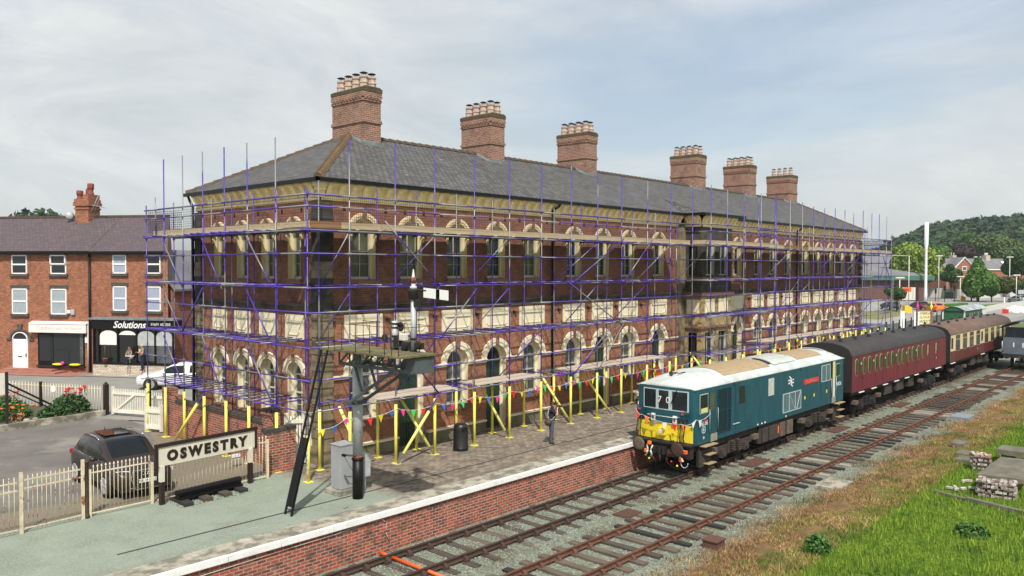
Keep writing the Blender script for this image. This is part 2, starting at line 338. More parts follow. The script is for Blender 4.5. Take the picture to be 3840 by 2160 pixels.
# --- platform surface
def platmat():
    m,t,p=newmat('platform_surface'); v=coord(t,'Object'); uv=coord(t,'Object',(1,1,1)); p.inputs['Roughness'].default_value=.95
    sx=t.nodes.new('ShaderNodeSeparateXYZ'); t.links.new(v,sx.inputs[0])
    b=t.nodes.new('ShaderNodeTexBrick'); 
    mp=t.nodes.new('ShaderNodeMapping'); mp.inputs['Rotation'].default_value=(0,0,R(0)); t.links.new(v,mp.inputs[0]); t.links.new(mp.outputs[0],b.inputs['Vector'])
    b.inputs['Scale'].default_value=1; b.inputs['Brick Width'].default_value=.30; b.inputs['Row Height'].default_value=.16; b.inputs['Mortar Size'].default_value=.012
    b.inputs['Color1'].default_value=(.27,.22,.165,1); b.inputs['Color2'].default_value=(.12,.10,.082,1); b.inputs['Mortar'].default_value=(.055,.05,.043,1)
    pav=mixc(t,noise(t,v,2.3,6,.7,.5,.7),b.outputs['Color'],(.29,.25,.195)); pav=mixc(t,noise(t,v,.5,5,.6,.55,.7),pav,(.10,.09,.075))
    grn=mixc(t,noise(t,v,1.1,5,.6,.4,.65),(.215,.25,.205),(.165,.205,.165)); grn=mixc(t,noise(t,coord(t,'Object',(.5,1.6,1)),3.2,5,.6,.62,.72),grn,(.36,.36,.30)); grn=mixc(t,noise(t,v,.45,6,.7,.5,.62),grn,(.15,.165,.13)); grn=mixc(t,noise(t,v,18,4,.75,.42,.62),grn,(.27,.31,.25)); grn=mixc(t,noise(t,v,9,5,.75,.6,.68),grn,(.12,.135,.105)); grn=mixc(t,noise(t,v,60,2,.6,.3,.7),grn,(.13,.16,.13),'MIX') if False else grn
    nn=noise(t,v,1.1,5,.65); a=t.nodes.new('ShaderNodeMath'); a.operation='MULTIPLY_ADD'; a.inputs[1].default_value=1.4
    # boundary runs from the building corner to the signal post
    c=t.nodes.new('ShaderNodeMath'); c.operation='MULTIPLY_ADD'; t.links.new(sx.outputs[1],c.inputs[0]); c.inputs[1].default_value=.22; t.links.new(sx.outputs[0],c.inputs[2])
    t.links.new(nn,a.inputs[0]); t.links.new(c.outputs[0],a.inputs[2]); f=mrange(t,a.outputs[0],-1.35,-.65)
    o=mixc(t,f,grn,pav); t.links.new(o,p.inputs['Base Color']); bump(t,p,b.outputs['Fac'],-.15,.01); return m
MT['platform']=platmat()
MT['coping']=mat('coping',(.36,.335,.27),(.16,.15,.12),2.2,rough=.95,bmp=.2,c3=(.46,.43,.35),s3=.9,lo3=.55,hi3=.66,lo=.42,hi=.58)
MT['asphalt']=mat('asphalt',(.115,.108,.10),(.155,.145,.13),.6,rough=.95,bmp=.1,c3=(.21,.20,.175),s3=.35,lo3=.52,hi3=.62)
MT['road']=mat('road',(.20,.20,.185),(.25,.245,.225),.5,rough=.95)
MT['roadfar']=mat('roadfar',(.24,.235,.22),(.29,.285,.27),.1,rough=.95)
MT['gravel']=mat('gravel',(.23,.19,.14),(.14,.12,.09),14,rough=1,bmp=.4,c3=(.10,.12,.05),s3=.9,lo3=.6,hi3=.7)
MT['redpave']=mat('redpave',(.36,.16,.12),(.28,.12,.09),2,rough=.95)
s=MB(); s.box(-30,-6.0,-.045,62,-.1,0.0); s.box(-2.4,-.1,-.045,56,.6,0.0); struct(s.build('platform','platform'))
# coping slabs with the painted nose
s=MB(); s.box(-30,-6.0,-.03,62,-5.2,.010); struct(s.build('platform_coping','coping',bevel=0))
MT['kerbwhite']=mat('kerbwhite',(.80,.80,.78),(.66,.65,.62),3.5,rough=.6,lo=.5,hi=.75)
s=MB(); x=-30
random.seed(3)
while x<62:
    w=1.45 if x>-8 else 2.9
    s.box(x,-6.09,-.15,x+w-.012,-5.985,.017+random.uniform(-.004,.004)); x+=w
s.build('kerb_nose','kerbwhite',bevel=.012)['kind']='structure'
s=MB(); s.box(-8.6,-4.05,0.0,62,-3.98,.006); s.box(-2.6,-4.95,.0,-2.45,-4.9,.004); struct(s.build('platform_joint',mat('joint',(.04,.037,.033),(.02,.02,.02),3)))
w=MB(); w.box(-30,-6.0,-1.3,62,-5.9,-.14); tag(w.build('platform_wall','brick_wall'),'red brick retaining wall of the platform facing the rails','wall')
# --- car park and verge north of the fence
s=MB(); s.box(-40,-.1,-.045,-1.2,30,-.006); struct(s.build('car_park','asphalt'))
s=MB(); s.poly([(-12,-.3,-.002),(-1.2,-.3,-.002),(-1.2,10,-.002),(-1.75,10,-.002),(-2.4,8.0,-.002),(-3.4,6.6,-.002),(-4.1,4.5,-.002),(-4.6,2.2,-.002),(-8.3,1.6,-.002),(-12,2.2,-.002)]); struct(s.build('gravel_strip','gravel'))
s=MB(); s.box(-1.2,.6,-.045,56,12,-.008); struct(s.build('station_yard','asphalt'))
# street in front of the houses, direction u
HO=Vector((1.14,36.62,0)); HU=Vector((.5221,-.8529,0)); HN=Vector((-.8529,-.5221,0))   # HN points at the camera
def hpt(sx,off,z): return HO+HU*sx+HN*off+Vector((0,0,z))
def hquad(mb,s0,s1,o0,o1,z,mi=0): mb.poly([hpt(s0,o0,z),hpt(s0,o1,z),hpt(s1,o1,z),hpt(s1,o0,z)],mi)
s=MB(); hquad(s,-60,24,1.4,14.0,-.002); struct(s.build('street','road'))
s=MB(); hquad(s,-60,5.4,-.2,1.9,.03); struct(s.build('brick_forecourt','redpave'))
s=MB(); hquad(s,5.4,24,-.2,1.5,.03); struct(s.build('pavement','road'))
# steps at the shop door
st=MB()
for k,(a,b,o,z) in enumerate([(-1.0,3.6,1.1,.13),(-.8,3.0,.7,.24)]):
    P=[hpt(a,-.05,0),hpt(a,o,0),hpt(b,o,0),hpt(b,-.05,0)]
    st.prism([(p.x,p.y) for p in P],0.03,z,'z')
tag(st.build('entrance_steps','redpave'),'red brick steps before the white front door','steps')
# --- railway tracks
random.seed(11)
MT['tie_dark']=mat('tie_dark',(.045,.035,.028),(.085,.07,.055),3,rough=.95,bmp=.3,stretch=(5,.5,3))
MT['tie_grey']=mat('tie_grey',(.145,.118,.09),(.075,.06,.047),3,rough=.95,bmp=.3,stretch=(5,.5,3))
MT['tie_pale']=mat('tie_pale',(.36,.33,.28),(.22,.20,.17),3,rough=.95,bmp=.3,stretch=(5,.5,3))
MT['tie_black']=mat('tie_black',(.018,.017,.016),(.03,.028,.025),3,rough=.8,stretch=(5,.5,3))
def rail_shape(y,zt):  # flat topped rail section
    return [(y-.035,zt),(y+.035,zt),(y+.035,zt-.035),(y+.009,zt-.05),(y+.009,zt-.12),(y+.06,zt-.138),(y+.06,zt-.150),(y-.06,zt-.150),(y-.06,zt-.138),(y-.009,zt-.12),(y-.009,zt-.05),(y-.035,zt-.035)]
def track(ya,x0,x1,label,railm,pitch,zt,sink,mats,half=1.3,sk=0):
    T=empty('railway_track',label,'railway track')
    for y in (ya,ya-1.505):
        m=MB(); m.prism(rail_shape(y,zt),x0,x1,'x'); m.build('rail',railm,T)
    yc=ya-.7525; x=x0+.3; k=0; proto=None; rest=MB(); prev=[]
    while x<x1 and k<100:
        mt=random.choice(mats); o=random.uniform(-.09,.09); tw=random.uniform(-.03,.03)
        q=MB(); hw=random.uniform(.115,.14); q.box(-hw,-half,-.16,hw,half,0)
        M=Matrix.Translation((x,yc+o,zt-.152-sink+random.uniform(-.008,.008)))@Matrix.Rotation(tw,4,'Z')@Matrix.Rotation(random.uniform(-.006,.006),4,'X')
        q.xf(M); S=q.build('sleeper',mt,T,uv=False)
        c=MB()
        for y in (ya,ya-1.505):
            c.box(x-.09,y-.17,zt-.17-sink,x+.09,y+.17,zt-.135)
            for sg in (-1,1): c.prism([(y+sg*.02,zt-.13),(y+sg*.15,zt-.13),(y+sg*.10,zt-.06),(y+sg*.045,zt-.045)],x-.055,x+.055,'x')
        c.build('rail_chair',railm,S,uv=False)
        x+=pitch*random.uniform(.96,1.04); k+=1
    return T
track(-6.665,-8,60,'rusty track with buried grey sleepers along the platform wall, under the train','rust',.76,ZR,.05,['tie_dark','tie_dark','tie_grey'],1.28)
track(-10.06,-6.6,62.5,'reddish rusty track with weathered sleepers beside the dry grass, nearer the lawn','rust2',.72,ZR,0,['tie_dark','tie_grey','tie_dark','tie_dark','tie_black','tie_grey','tie_pale'],1.34)
# ballast stones lying between the rails (uncountable)
rng=np.random.default_rng(5)
def stones(name,n,x0,x1,y0,y1,z,s0,s1,mt,dens=None):
    X=x0+(x1-x0)*rng.random(n)**1.6; Y=rng.uniform(y0,y1,n); S=rng.uniform(s0,s1,n)
    ang=rng.uniform(0,2*PI,(n,1))+np.array([[0,PI/2,PI,1.5*PI]])+rng.uniform(-.4,.4,(n,4)); rr=S[:,None]*rng.uniform(.6,1.1,(n,4))
    base=np.stack([X[:,None]+rr*np.cos(ang),Y[:,None]+rr*np.sin(ang),np.full((n,4),z)],2); top=np.stack([X+S*rng.uniform(-.3,.3,n),Y+S*rng.uniform(-.3,.3,n),z+S*rng.uniform(.5,.9,n)],1)
    tris=[]
    for i in range(4): tris.append(np.stack([base[:,i],base[:,(i+1)%4],top],1))
    o=fmesh(name,np.concatenate(tris),mt); o['kind']='stuff'; o['label']='grey green crushed stone ballast around the sleepers'; o['category']='ballast'; return o
MT['stone_bits']=mat('stone_bits',(.12,.14,.115),(.27,.30,.25),9,rough=1,isl=.35)
stones('ballast',52000,-8,45,-13.2,-6.05,ZB-.003,.02,.045,'stone_bits')
# --- grass: lawn and dry strip
def nz2(x,y): return .5*np.sin(x*.9+1.3*np.sin(y*.7))+.5*np.sin(y*1.1+1.1*np.sin(x*.6+2))
def gz(y): return np.interp(y,[-60,-30,-20,-14.6,-13.2,-5.96],[-1.0,-.75,-.88,-1.02,ZB,ZB])
def blades(name,n,x0,x1,y0,y1,h0,h1,w,mt,edge,label,lean=.5,keep=None,px=1.0):
    X=x0+(x1-x0)*rng.random(n)**px; Y=rng.uniform(y0,y1,n); k=keep(X,Y) ; X=X[k];Y=Y[k]; n=len(X); Z=gz(Y)
    a=rng.uniform(0,2*PI,n); H=rng.uniform(h0,h1,n)*(1+.35*nz2(X*1.7,Y*1.7)); d=rng.uniform(0,2*PI,n); ln=rng.uniform(0,lean,n)*H
    dx=np.cos(a)*w;dy=np.sin(a)*w
    V=np.stack([np.stack([X-dx,Y-dy,Z-.01],1),np.stack([X+dx,Y+dy,Z-.01],1),np.stack([X+np.cos(d)*ln,Y+np.sin(d)*ln,Z+H],1)],1)
    o=fmesh(name,V,mt); o['kind']='stuff'; o['label']=label; o['category']='grass'; return o
MT['grass']=mat('grass',(.115,.205,.012),(.205,.30,.024),1.1,rough=.95,isl=.5,c3=(.035,.095,.008),s3=.6,lo3=.5,hi3=.65)
MT['drygrass']=mat('drygrass',(.42,.28,.125),(.20,.11,.05),1.5,rough=.95,isl=.5,c3=(.10,.13,.025),s3=.45,lo3=.56,hi3=.64)
MT['redweed']=mat('redweed',(.16,.07,.04),(.09,.09,.03),2,rough=.95,isl=.4)
eg=lambda X,Y,y,s: Y<y+s*nz2(X*.8,Y*.8)+rng.uniform(-.6,.6,len(X))
blades('lawn_grass',120000,-5,38,-30,-14.6,.07,.19,.016,'grass',None,'bright green lawn grass in the lower right',keep=lambda X,Y:eg(X,Y,-15.2,.5),px=1.5)
blades('dry_grass',80000,-6,55,-15.7,-12.4,.04,.12,.013,'drygrass',None,'straw coloured dry grass strip beside the rails',1.6,keep=lambda X,Y:eg(X,Y,-13.1,.5)&(nz2(X*2.3,Y*2.9)>-.55),px=1.4)
blades('green_tufts',16000,-4,45,-15,-12.7,.04,.12,.015,'grass',None,'green grass tufts among the dry strip',.9,keep=lambda X,Y:(nz2(X*1.3+4,Y*1.9)>.42))
blades('tall_stalks',900,-4,30,-28,-15.2,.22,.42,.010,'drygrass',None,'tall pale seed stalks standing in the lawn',.6,keep=lambda X,Y:(nz2(X*.9+2,Y*1.3)>.1))
blades('rusty_weeds',6500,-4,30,-14.6,-12.1,.06,.17,.015,'redweed',None,'low reddish weeds at the ballast edge',.8,keep=lambda X,Y:(nz2(X*1.9+1,Y*2.1)>.45))
def weed(x,y,r,h,n,mt,label,z=None,name='weed'):
    z=float(gz(y)) if z is None else z
    P=rng.normal(0,1,(n,3)); P/=np.linalg.norm(P,axis=1)[:,None]; rr=rng.uniform(.3,1,n)**.5; C=np.stack([x+P[:,0]*r*rr,y+P[:,1]*r*rr,z+np.abs(P[:,2])*h*rr],1)
    s=r*.16; A=rng.normal(0,1,(n,3)); A/=np.linalg.norm(A,axis=1)[:,None]; B=np.cross(A,P); B/=np.linalg.norm(B,axis=1)[:,None]+1e-9
    V=np.stack([C-A*s,C+B*s*.6,C+A*s,C-B*s*.6],1); return tag(fmesh(name,V,mt),label,'plant')
MT['leafy']=mat('leafy',(.03,.09,.012),(.06,.15,.02),3,rough=.7,isl=.4)
MT['leafdark']=mat('leafdark',(.018,.055,.012),(.04,.10,.02),3,rough=.6,isl=.4)
p=at(2200+1360/1.5707,1500+885/1.5707,-.95); weed(p.x,p.y,.42,.5,500,'leafy','dark leafy weed clump at the edge of the lawn')
p=at(2200+2270/1.5707,1500+800/1.5707,-.95); weed(p.x,p.y,.5,.35,450,'leafy','dark leafy dock plant growing in the green lawn')
# ================================================================= STATION BUILDING
LX=53.43; DY=9.14
B=empty('station_building','long two storey red brick station with cream arches and a slate roof, wrapped in scaffolding','building')
ctr=[1.85,4.16,6.64,8.98,11.35,14.43,16.78,19.10,22.03, 31.4,34.3,36.65,39.0,42.08,44.45,46.8,49.27,51.6]
side=[1.67,3.52,5.40,7.25]
def wallband(mb,s0,s1,z0,z1,ops,P,mi=0):
    """ops: (centre, halfwidth, zbottom, zspring or None(flat), ztop) ; P(s,z)->point"""
    cur=s0
    for c,h,zb,zs in sorted(ops):
        if c-h>cur: mb.poly([P(cur,z0),P(c-h,z0),P(c-h,z1),P(cur,z1)],mi)
        if zb>z0: mb.poly([P(c-h,z0),P(c+h,z0),P(c+h,zb),P(c-h,zb)],mi)
        n=12; arc=[(c-h*math.cos(PI*i/n),zs+h*math.sin(PI*i/n)) for i in range(n+1)]
        for a,b in zip(arc,arc[1:]): mb.poly([P(*a),P(*b),P(b[0],z1),P(a[0],z1)],mi)
        cur=c+h
    if cur<s1: mb.poly([P(cur,z0),P(s1,z0),P(s1,z1),P(cur,z1)],mi)
GH=.62; GS=3.03; UH=.56; US=8.28; US0=6.57
doors={1,3,6,8,9,11,14}
w=MB()
def PF(s,z): return (s,0,z)
def PS(s,z): return (0,s,z)
PX0,PX1,PY=24.86,28.47,-1.1
def bands(w,s0,s1,cs,P,gh,uh,isd):
    wallband(w,s0,s1,-.1,4.05,[(c,gh,(0.0 if (not isd and i in doors) else 1.33),GS) for i,c in cs],P,0)
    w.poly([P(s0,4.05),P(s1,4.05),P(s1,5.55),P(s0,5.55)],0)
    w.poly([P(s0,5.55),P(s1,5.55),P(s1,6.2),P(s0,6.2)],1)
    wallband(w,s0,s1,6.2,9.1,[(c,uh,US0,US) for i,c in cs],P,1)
    w.poly([P(s0,9.1),P(s1,9.1),P(s1,10.05),P(s0,10.05)],0)
bands(w,0,24.05,[(i,c) for i,c in enumerate(ctr) if i<9],PF,GH,UH,False)
bands(w,29.3,LX,[(i,c) for i,c in enumerate(ctr) if i>=9],PF,GH,UH,False)
bands(w,0,DY,list(enumerate(side)),PS,GH*.8,UH*.8,True)
w.poly([(LX,0,-.1),(LX,DY,-.1),(LX,DY,10.05),(LX,0,10.05)],0); w.poly([(0,DY,-.1),(LX,DY,-.1),(LX,DY,10.05),(0,DY,10.05)],0)
w.build('wall',['brick','brick_shaded'],B,fix=False)
# dark interior screens stop light leaking through the glass
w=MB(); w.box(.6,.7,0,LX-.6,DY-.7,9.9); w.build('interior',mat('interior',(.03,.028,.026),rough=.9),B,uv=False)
# ---- plinth, string courses
m=MB()
def hbox(m,s0,s1,z0,z1,d,mi=0):
    m.box(s0,-d,z0,s1,.02,z1,mi)
segs=[]; cur=.45
for i in range(18):
    c=ctr[i]
    if i in doors: segs.append((cur,c-GH-.14)); cur=c+GH+.14
    if i==8: segs.append((cur,24.05)) if cur<24.05 else None; cur=29.3
segs.append((cur,LX-.4))
m2=MB()
for a,b in segs:
    if b>a: m.box(a,-.13,-.05,b,.02,.42); m2.box(a,-.19,.42,b,.02,.5)
m.box(-.13,.5,-.05,.02,DY-.4,.42); m2.box(-.19,.5,.42,.02,DY-.4,.5)
m.build('plinth','plinth',B); m2.build('plinth_cap','cream2',B)
m=MB(); cur=.45
def impost(cs,s0,s1,gh,f):
    cur=s0
    for c in cs+[None]:
        e=(c-gh-.02) if c is not None else s1
        if e>cur: f(cur,e)
        if c is not None: cur=c+gh+.02
impost(ctr[:9],.45,24.05,GH,lambda a,b:(m.box(a,-.07,2.95,b,.01,3.02),m.box(a,-.12,3.02,b,.01,3.09)))
impost(ctr[9:],29.3,LX-.4,GH,lambda a,b:(m.box(a,-.07,2.95,b,.01,3.02),m.box(a,-.12,3.02,b,.01,3.09)))
m.build('impost_band','cream2',B)
m=MB(); impost(side,.5,DY-.5,GH*.8,lambda a,b:(m.box(-.07,a,2.95,.01,b,3.02),m.box(-.12,a,3.02,.01,b,3.09))); m.build('impost_band','pinkstone',B)
m=MB()
for a,b in ((.4,24.0),(29.35,LX-.35)):
    m.box(a,-.10,5.52,b,.01,5.60); m.box(a,-.16,5.60,b,.01,5.68); m.box(a,-.06,5.34,b,.01,5.52); None
m.box(-.10,.4,5.52,.01,DY-.35,5.60); m.box(-.16,.4,5.60,.01,DY-.35,5.68); m.box(-.06,.4,5.34,.01,DY-.35,5.52); None
m.build('string_course',mat('sootystone',(.13,.10,.075),(.045,.038,.032),1.6,rough=.95,bmp=.3),B)
# ---- corner quoins
def quoin(x0,y0,x1,y1,name='quoin'):
    q=MB(); z=.62; k=0
    random.seed(int(x0*10)+3)
    q.box(x0-.07,y0-.07,-.05,x1+.07,y1+.07,.5); q.box(x0-.03,y0-.03,.5,x1+.03,y1+.03,.62)
    while z<9.3:
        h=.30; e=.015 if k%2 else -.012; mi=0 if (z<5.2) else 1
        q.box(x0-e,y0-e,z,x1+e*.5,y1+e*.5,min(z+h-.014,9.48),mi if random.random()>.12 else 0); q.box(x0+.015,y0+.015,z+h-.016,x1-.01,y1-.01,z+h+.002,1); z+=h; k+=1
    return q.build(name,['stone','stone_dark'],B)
quoin(-.10,-.10,.44,.46); quoin(-.10,DY-.44,.4,DY+.1); quoin(LX-.38,-.10,LX+.1,.45)
# ---- ground and upper windows (prototypes facing -Y at the origin of each opening)
def arcpts(r,n=16,z=0,a0=0,a1=PI): return [(-r*math.cos(a0+(a1-a0)*i/n),z+r*math.sin(a0+(a1-a0)*i/n)) for i in range(n+1)]
def ring(mb,r0,r1,zs,y0,y1,n=16,mi=0):
    A=arcpts(r0,n,zs); C=arcpts(r1,n,zs)
    for i in range(n):
        a,b,c,d=A[i],A[i+1],C[i+1],C[i]
        mb.poly([(a[0],y0,a[1]),(b[0],y0,b[1]),(c[0],y0,c[1]),(d[0],y0,d[1])],mi)
        mb.poly([(d[0],y0,d[1]),(c[0],y0,c[1]),(c[0],y1,c[1]),(d[0],y1,d[1])],mi)
        mb.poly([(a[0],y0,a[1]),(a[0],y1,a[1]),(b[0],y1,b[1]),(b[0],y0,b[1])],mi)
    for P in ((A[0],C[0]),(A[-1],C[-1])): mb.poly([(P[0][0],y0,P[0][1]),(P[1][0],y0,P[1][1]),(P[1][0],y1,P[1][1]),(P[0][0],y1,P[0][1])],mi)
def opening(zb,zs,h,rw,d,door,upper,glass):
    """surround mesh with reveals; children: keystone, sill, sash, pane"""
    m=MB()
    for sg in (-1,1):
        m.poly([(sg*h,-.003,zb),(sg*h,d,zb),(sg*h,d,zs),(sg*h,-.003,zs)])
    ring(m,h,h+rw*.45,zs,-.045,.0); ring(m,h+rw*.45,h+rw,zs,-.075,.0)
    A=arcpts(h,16,zs)
    for a,b in zip(A,A[1:]): m.poly([(a[0],-.003,a[1]),(b[0],-.003,b[1]),(b[0],d,b[1]),(a[0],d,a[1])])
    # inner jamb face
    m.box(-h,d-.1,zb,-h+.1,d,zs); m.box(h-.1,d-.1,zb,h,d,zs); ring(m,h-.1,h,zs,d-.1,d)
    if upper:
        for sg in (-1,1):
            m.box(sg*h-.09,-.09,zs-.02,sg*h+.09,.02,zs+.06); m.box(sg*(h+.02)-.05,-.06,zs-.30,sg*(h+.02)+.05,.02,zs-.02)
    S=m.build('window' if not door else 'door',['cream' if upper else 'cream2'],None)
    k=MB(); k.prism([(-.06,zs+h-.02),(.06,zs+h-.02),(.10,zs+h+rw+.09),(-.10,zs+h+rw+.09)],-.115,.0); k.build('keystone','pinkstone',S)
    g=MB(); hh=h-.1
    yy=d-.03
    if not door:
        P=[(-hh,zb),(hh,zb)]+[(-x,z) for x,z in arcpts(hh,16,zs)]
        g.poly([(x,yy,z) for x,z in P]); g.build('pane',glass,S,uv=False)
        f=MB(); f.box(-hh,yy-.05,zb,-hh+.055,yy-.002,zs); f.box(hh-.055,yy-.05,zb,hh,yy-.002,zs); ring(f,hh-.055,hh,zs,yy-.05,yy-.002)
        f.box(-hh,yy-.05,zb,hh,yy-.002,zb+.09); zm=zb+(zs-zb)*.6; 
        f.box(-hh+.05,yy-.06,zm-.025,hh-.05,yy-.002,zm+.025); f.box(-.012,yy-.04,zb+.05,.012,yy-.002,zs+hh-.03)
        z2=zb+(zm-zb)*.55; f.box(-hh+.05,yy-.03,z2-.008,hh-.05,yy-.002,z2+.008)
        if not upper: f.box(-hh+.05,yy-.05,zs-.03,hh-.05,yy-.001,zs+.03)
        f.build('sash','sash',S)
        s=MB(); s.box(-h-.12,-.14,zb-.20,h+.12,.0,zb-.06); s.box(-h-.06,-.10,zb-.06,h+.06,d,zb+.0); s.build('sill','pinkstone',S)
    else:
        P=[(-hh,zs-.1),(hh,zs-.1)]+[(-x,z) for x,z in arcpts(hh,16,zs)]
        g.poly([(x,yy,z) for x,z in P]); g.build('fanlight','glass',S,uv=False)
        f=MB(); f.box(-hh,yy-.03,zb,hh,yy,zs-.12); f.box(-hh,yy-.08,zs-.16,hh,yy-.001,zs-.06)
        for sx in (-1,1):
            for z0,z1 in ((.2,.85),(1.0,2.0),(2.1,2.75)): f.box(sx*hh*.5-hh*.34,yy-.055,z0,sx*hh*.5+hh*.34,yy-.03,z1)
        f.box(-.02,yy-.06,zb,.02,yy-.03,zs-.12); f.build('door_leaf',glass,S)
    return S
PG=opening(1.33,GS,GH,.31,.34,False,False,'glass_mid'); PD=opening(0,GS,GH,.31,.34,True,False,'greendoor'); PU=opening(US0,US,UH,.18,.30,False,True,'glass')
PU2=opening(US0,US,UH,.18,.30,False,True,'glass_olive'); PS2=opening(1.33,GS,GH*.8,.25,.34,False,False,'glass_olive'); PSU=opening(US0,US,UH*.8,.15,.30,False,True,'glass_olive'); PW=opening(0,GS,GH,.31,.34,True,False,'purpledoor')
for s_ in (PS2,):
    for ch in s_.children:
        if ch.name.startswith('sash'): ch.data.materials[0]=MT['offwhite']
used=set()
def put(proto,x,y,rz,lab):
    if proto.name in used: o=dup(proto)
    else: o=proto; used.add(proto.name)
    o.parent=B; o.location=(x,y,0); o.rotation_euler=(0,0,rz); return o
for i,c in enumerate(ctr):
    put(PD if i in doors and i!=11 else (PW if i in (11,) else PG),c,0,0,'')
    put(PU2 if i in (0,1,4) else PU,c,0,0,'')
for c in side: put(PS2,0,c,-PI/2,''); put(PSU,0,c,-PI/2,'')
# ---- cream render panels between the storeys
def panel(hw,z0,z1):
    m=MB(); m.box(-hw,-.035,z0,hw,.0,z1); f=.09
    for a in ((-hw+.16,z1-.28,hw-.16,z1-.22),):
        m.box(a[0],-.085,a[1],a[2],-.036,a[3])
    pts=[(-hw+.24,z1-.30),(-hw+.24,z0+.30),(-hw+.34,z0+.20),(hw-.34,z0+.20),(hw-.24,z0+.30),(hw-.24,z1-.30)]
    for a,b in zip(pts,pts[1:]): m.bar((a[0],-.045,a[1]),(b[0],-.045,b[1]),.03,.03)
    return m.build('wall_panel','cream2',None)
pa=panel(.87,4.33,5.27); pb=panel(.60,4.33,5.27)
first=True
for c in ctr:
    o=pa if first else dup(pa); first=False; o.parent=B; o.location=(c,0,0)
first=True
for c in side:
    o=pb if first else dup(pb); first=False; o.parent=B; o.location=(0,c,0); o.rotation_euler=(0,0,-PI/2)
# ---- putlog holes under the cornice
m=MB(); x=1.0
while x<LX-1:
    if not(23.9<x<29.4): m.box(x-.055,-.012,9.06,x+.055,.01,9.22)
    x+=.95
for y in (1.2,2.5,4.2,6.0,7.6): m.box(-.012,y-.05,9.0,.01,y+.05,9.16)
m.build('putlog_hole','black',B,uv=False)
m=MB()
for x in [.5,3.0,5.4,7.8,10.15,13.3,15.6,17.95,20.3,33.0,35.5,38,43.2,45.6,48,50.4]: m.box(x-.05,-.10,4.98,x+.05,0,5.08); m.box(x-.10,-.05,5.0,x-.03,0,5.1)
m.build('wall_anchor','matblack',B,uv=False)
# ---- bracketed cornice
m=MB()
def cornice(s0,s1,P,step,zb=9.50,zt=10.03):
    """P(s,out,z)"""
    def q(a,b,pr):
        for (o0,z0),(o1,z1) in zip(pr,pr[1:]): m.poly([P(a,o0,z0),P(b,o0,z0),P(b,o1,z1),P(a,o1,z1)])
    q(s0,s1,[(.0,zb-.12),(.06,zb-.10),(.06,zb),(.03,zb),(.03,zb+.15),(.06,zb+.3),(.13,zb+.41),(.26,zb+.47),(.26,zt)])
    n=max(1,round((s1-s0)/step)); st=(s1-s0)/n
    for i in range(n):
        c=s0+st*(i+.5); h=.09; pr=[(.03,zb+.02),(.10,zb+.03),(.12,zb+.10),(.17,zb+.13),(.19,zb+.24),(.25,zb+.30),(.29,zb+.40),(.29,zt-.04),(.03,zt-.04)]
        A=[P(c-h,o,z) for o,z in pr]; C=[P(c+h,o,z) for o,z in pr]
        m.poly(A); m.poly(C[::-1])
        for k in range(len(pr)-1): m.poly([A[k],C[k],C[k+1],A[k+1]])
cornice(-.03,24.3,lambda s,o,z:(s,-o,z),.53); cornice(29.05,LX+.03,lambda s,o,z:(s,-o,z),.53); cornice(-.03,DY+.03,lambda s,o,z:(-o,s,z),.56)
cornice(PX0-.05,PX1+.3,lambda s,o,z:(s,PY-o,z),.5); cornice(PY,0,lambda s,o,z:(PX0-.05-o,s,z),.5); cornice(PY,0,lambda s,o,z:(PX1+.3+o,s,z),.5)
m.box(-.27,-.27,9.86,.1,.1,10.03); m.box(-.20,-.20,9.72,.1,.1,9.86); m.box(-.12,-.12,9.48,.1,.1,9.72)
m.build('cornice','cornice',B,fix=False)
# ---- roof
AX0,AX1,RY,RZ=5.26,52.0,5.52,12.89; e=.33; ez=10.16
rf=MB(); a,b,c,d=(-e,-e,ez),(LX+e,-e,ez),(LX+e,DY+e,ez),(-e,DY+e,ez); r0,r1=(AX0,RY,RZ),(AX1,RY,RZ)
rf.poly([a,b,r1,r0]); rf.poly([b,c,r1]); rf.poly([c,d,r0,r1]); rf.poly([d,a,r0]); rf.poly([(-e,-e,ez-.02),(-e,DY+e,ez-.02),(LX+e,DY+e,ez-.02),(LX+e,-e,ez-.02)],1)
ROOF=rf.build('roof',['slate','matblack'],B,fix=False)
k_=(RZ-ez)/(RY+e)
pr=MB(); px0,px1,py=PX0-.45,PX1+.75,PY-.38; yt=1.9; zt=ez+(yt+e)*k_+.012; pr.poly([(px0,py,10.17),(px1,py,10.17),(px1-.9,yt,zt),(px0+.9,yt,zt)]); pr.poly([(px0,py,10.17),(px0+.9,yt,zt),(px0,-e,ez+.005)]); pr.poly([(px1,py,10.17),(px1,-e,ez+.005),(px1-.9,yt,zt)]); pr.poly([(px0,py,10.13),(px0,0,10.13),(px1,0,10.13),(px1,py,10.13)],1)
pr.build('roof_bay',['slate','matblack'],B,fix=False)
g=MB()
g.box(-e-.11,-e-.11,ez-.15,px0-.1,-e,ez-.015); g.box(px1+.1,-e-.11,ez-.15,LX+e+.1,-e,ez-.015); g.box(-e-.11,-e-.11,ez-.15,-e,DY+e+.1,ez-.016); g.box(LX+e,-e-.1,ez-.15,LX+e+.1,DY+e,ez-.016)
g.box(px0-.1,py-.11,10.02,px1+.1,py,10.16); g.box(px0-.1,py,10.02,px0,-e,10.16); g.box(px1,py,10.02,px1+.1,-e,10.16)
for x in (12.95,40.6): g.path([(x,-.42,10.03),(x-.1,-.35,9.85),(x-.25,-.12,9.7),(x-.25,-.12,.1)],.055,7)
g.path([(-.42,DY,10.03),(-.3,DY+.05,9.8),(-.15,DY+.12,9.6),(-.15,DY+.12,.1)],.055,7)
g.build('gutter','black',B,uv=False)
t=MB()
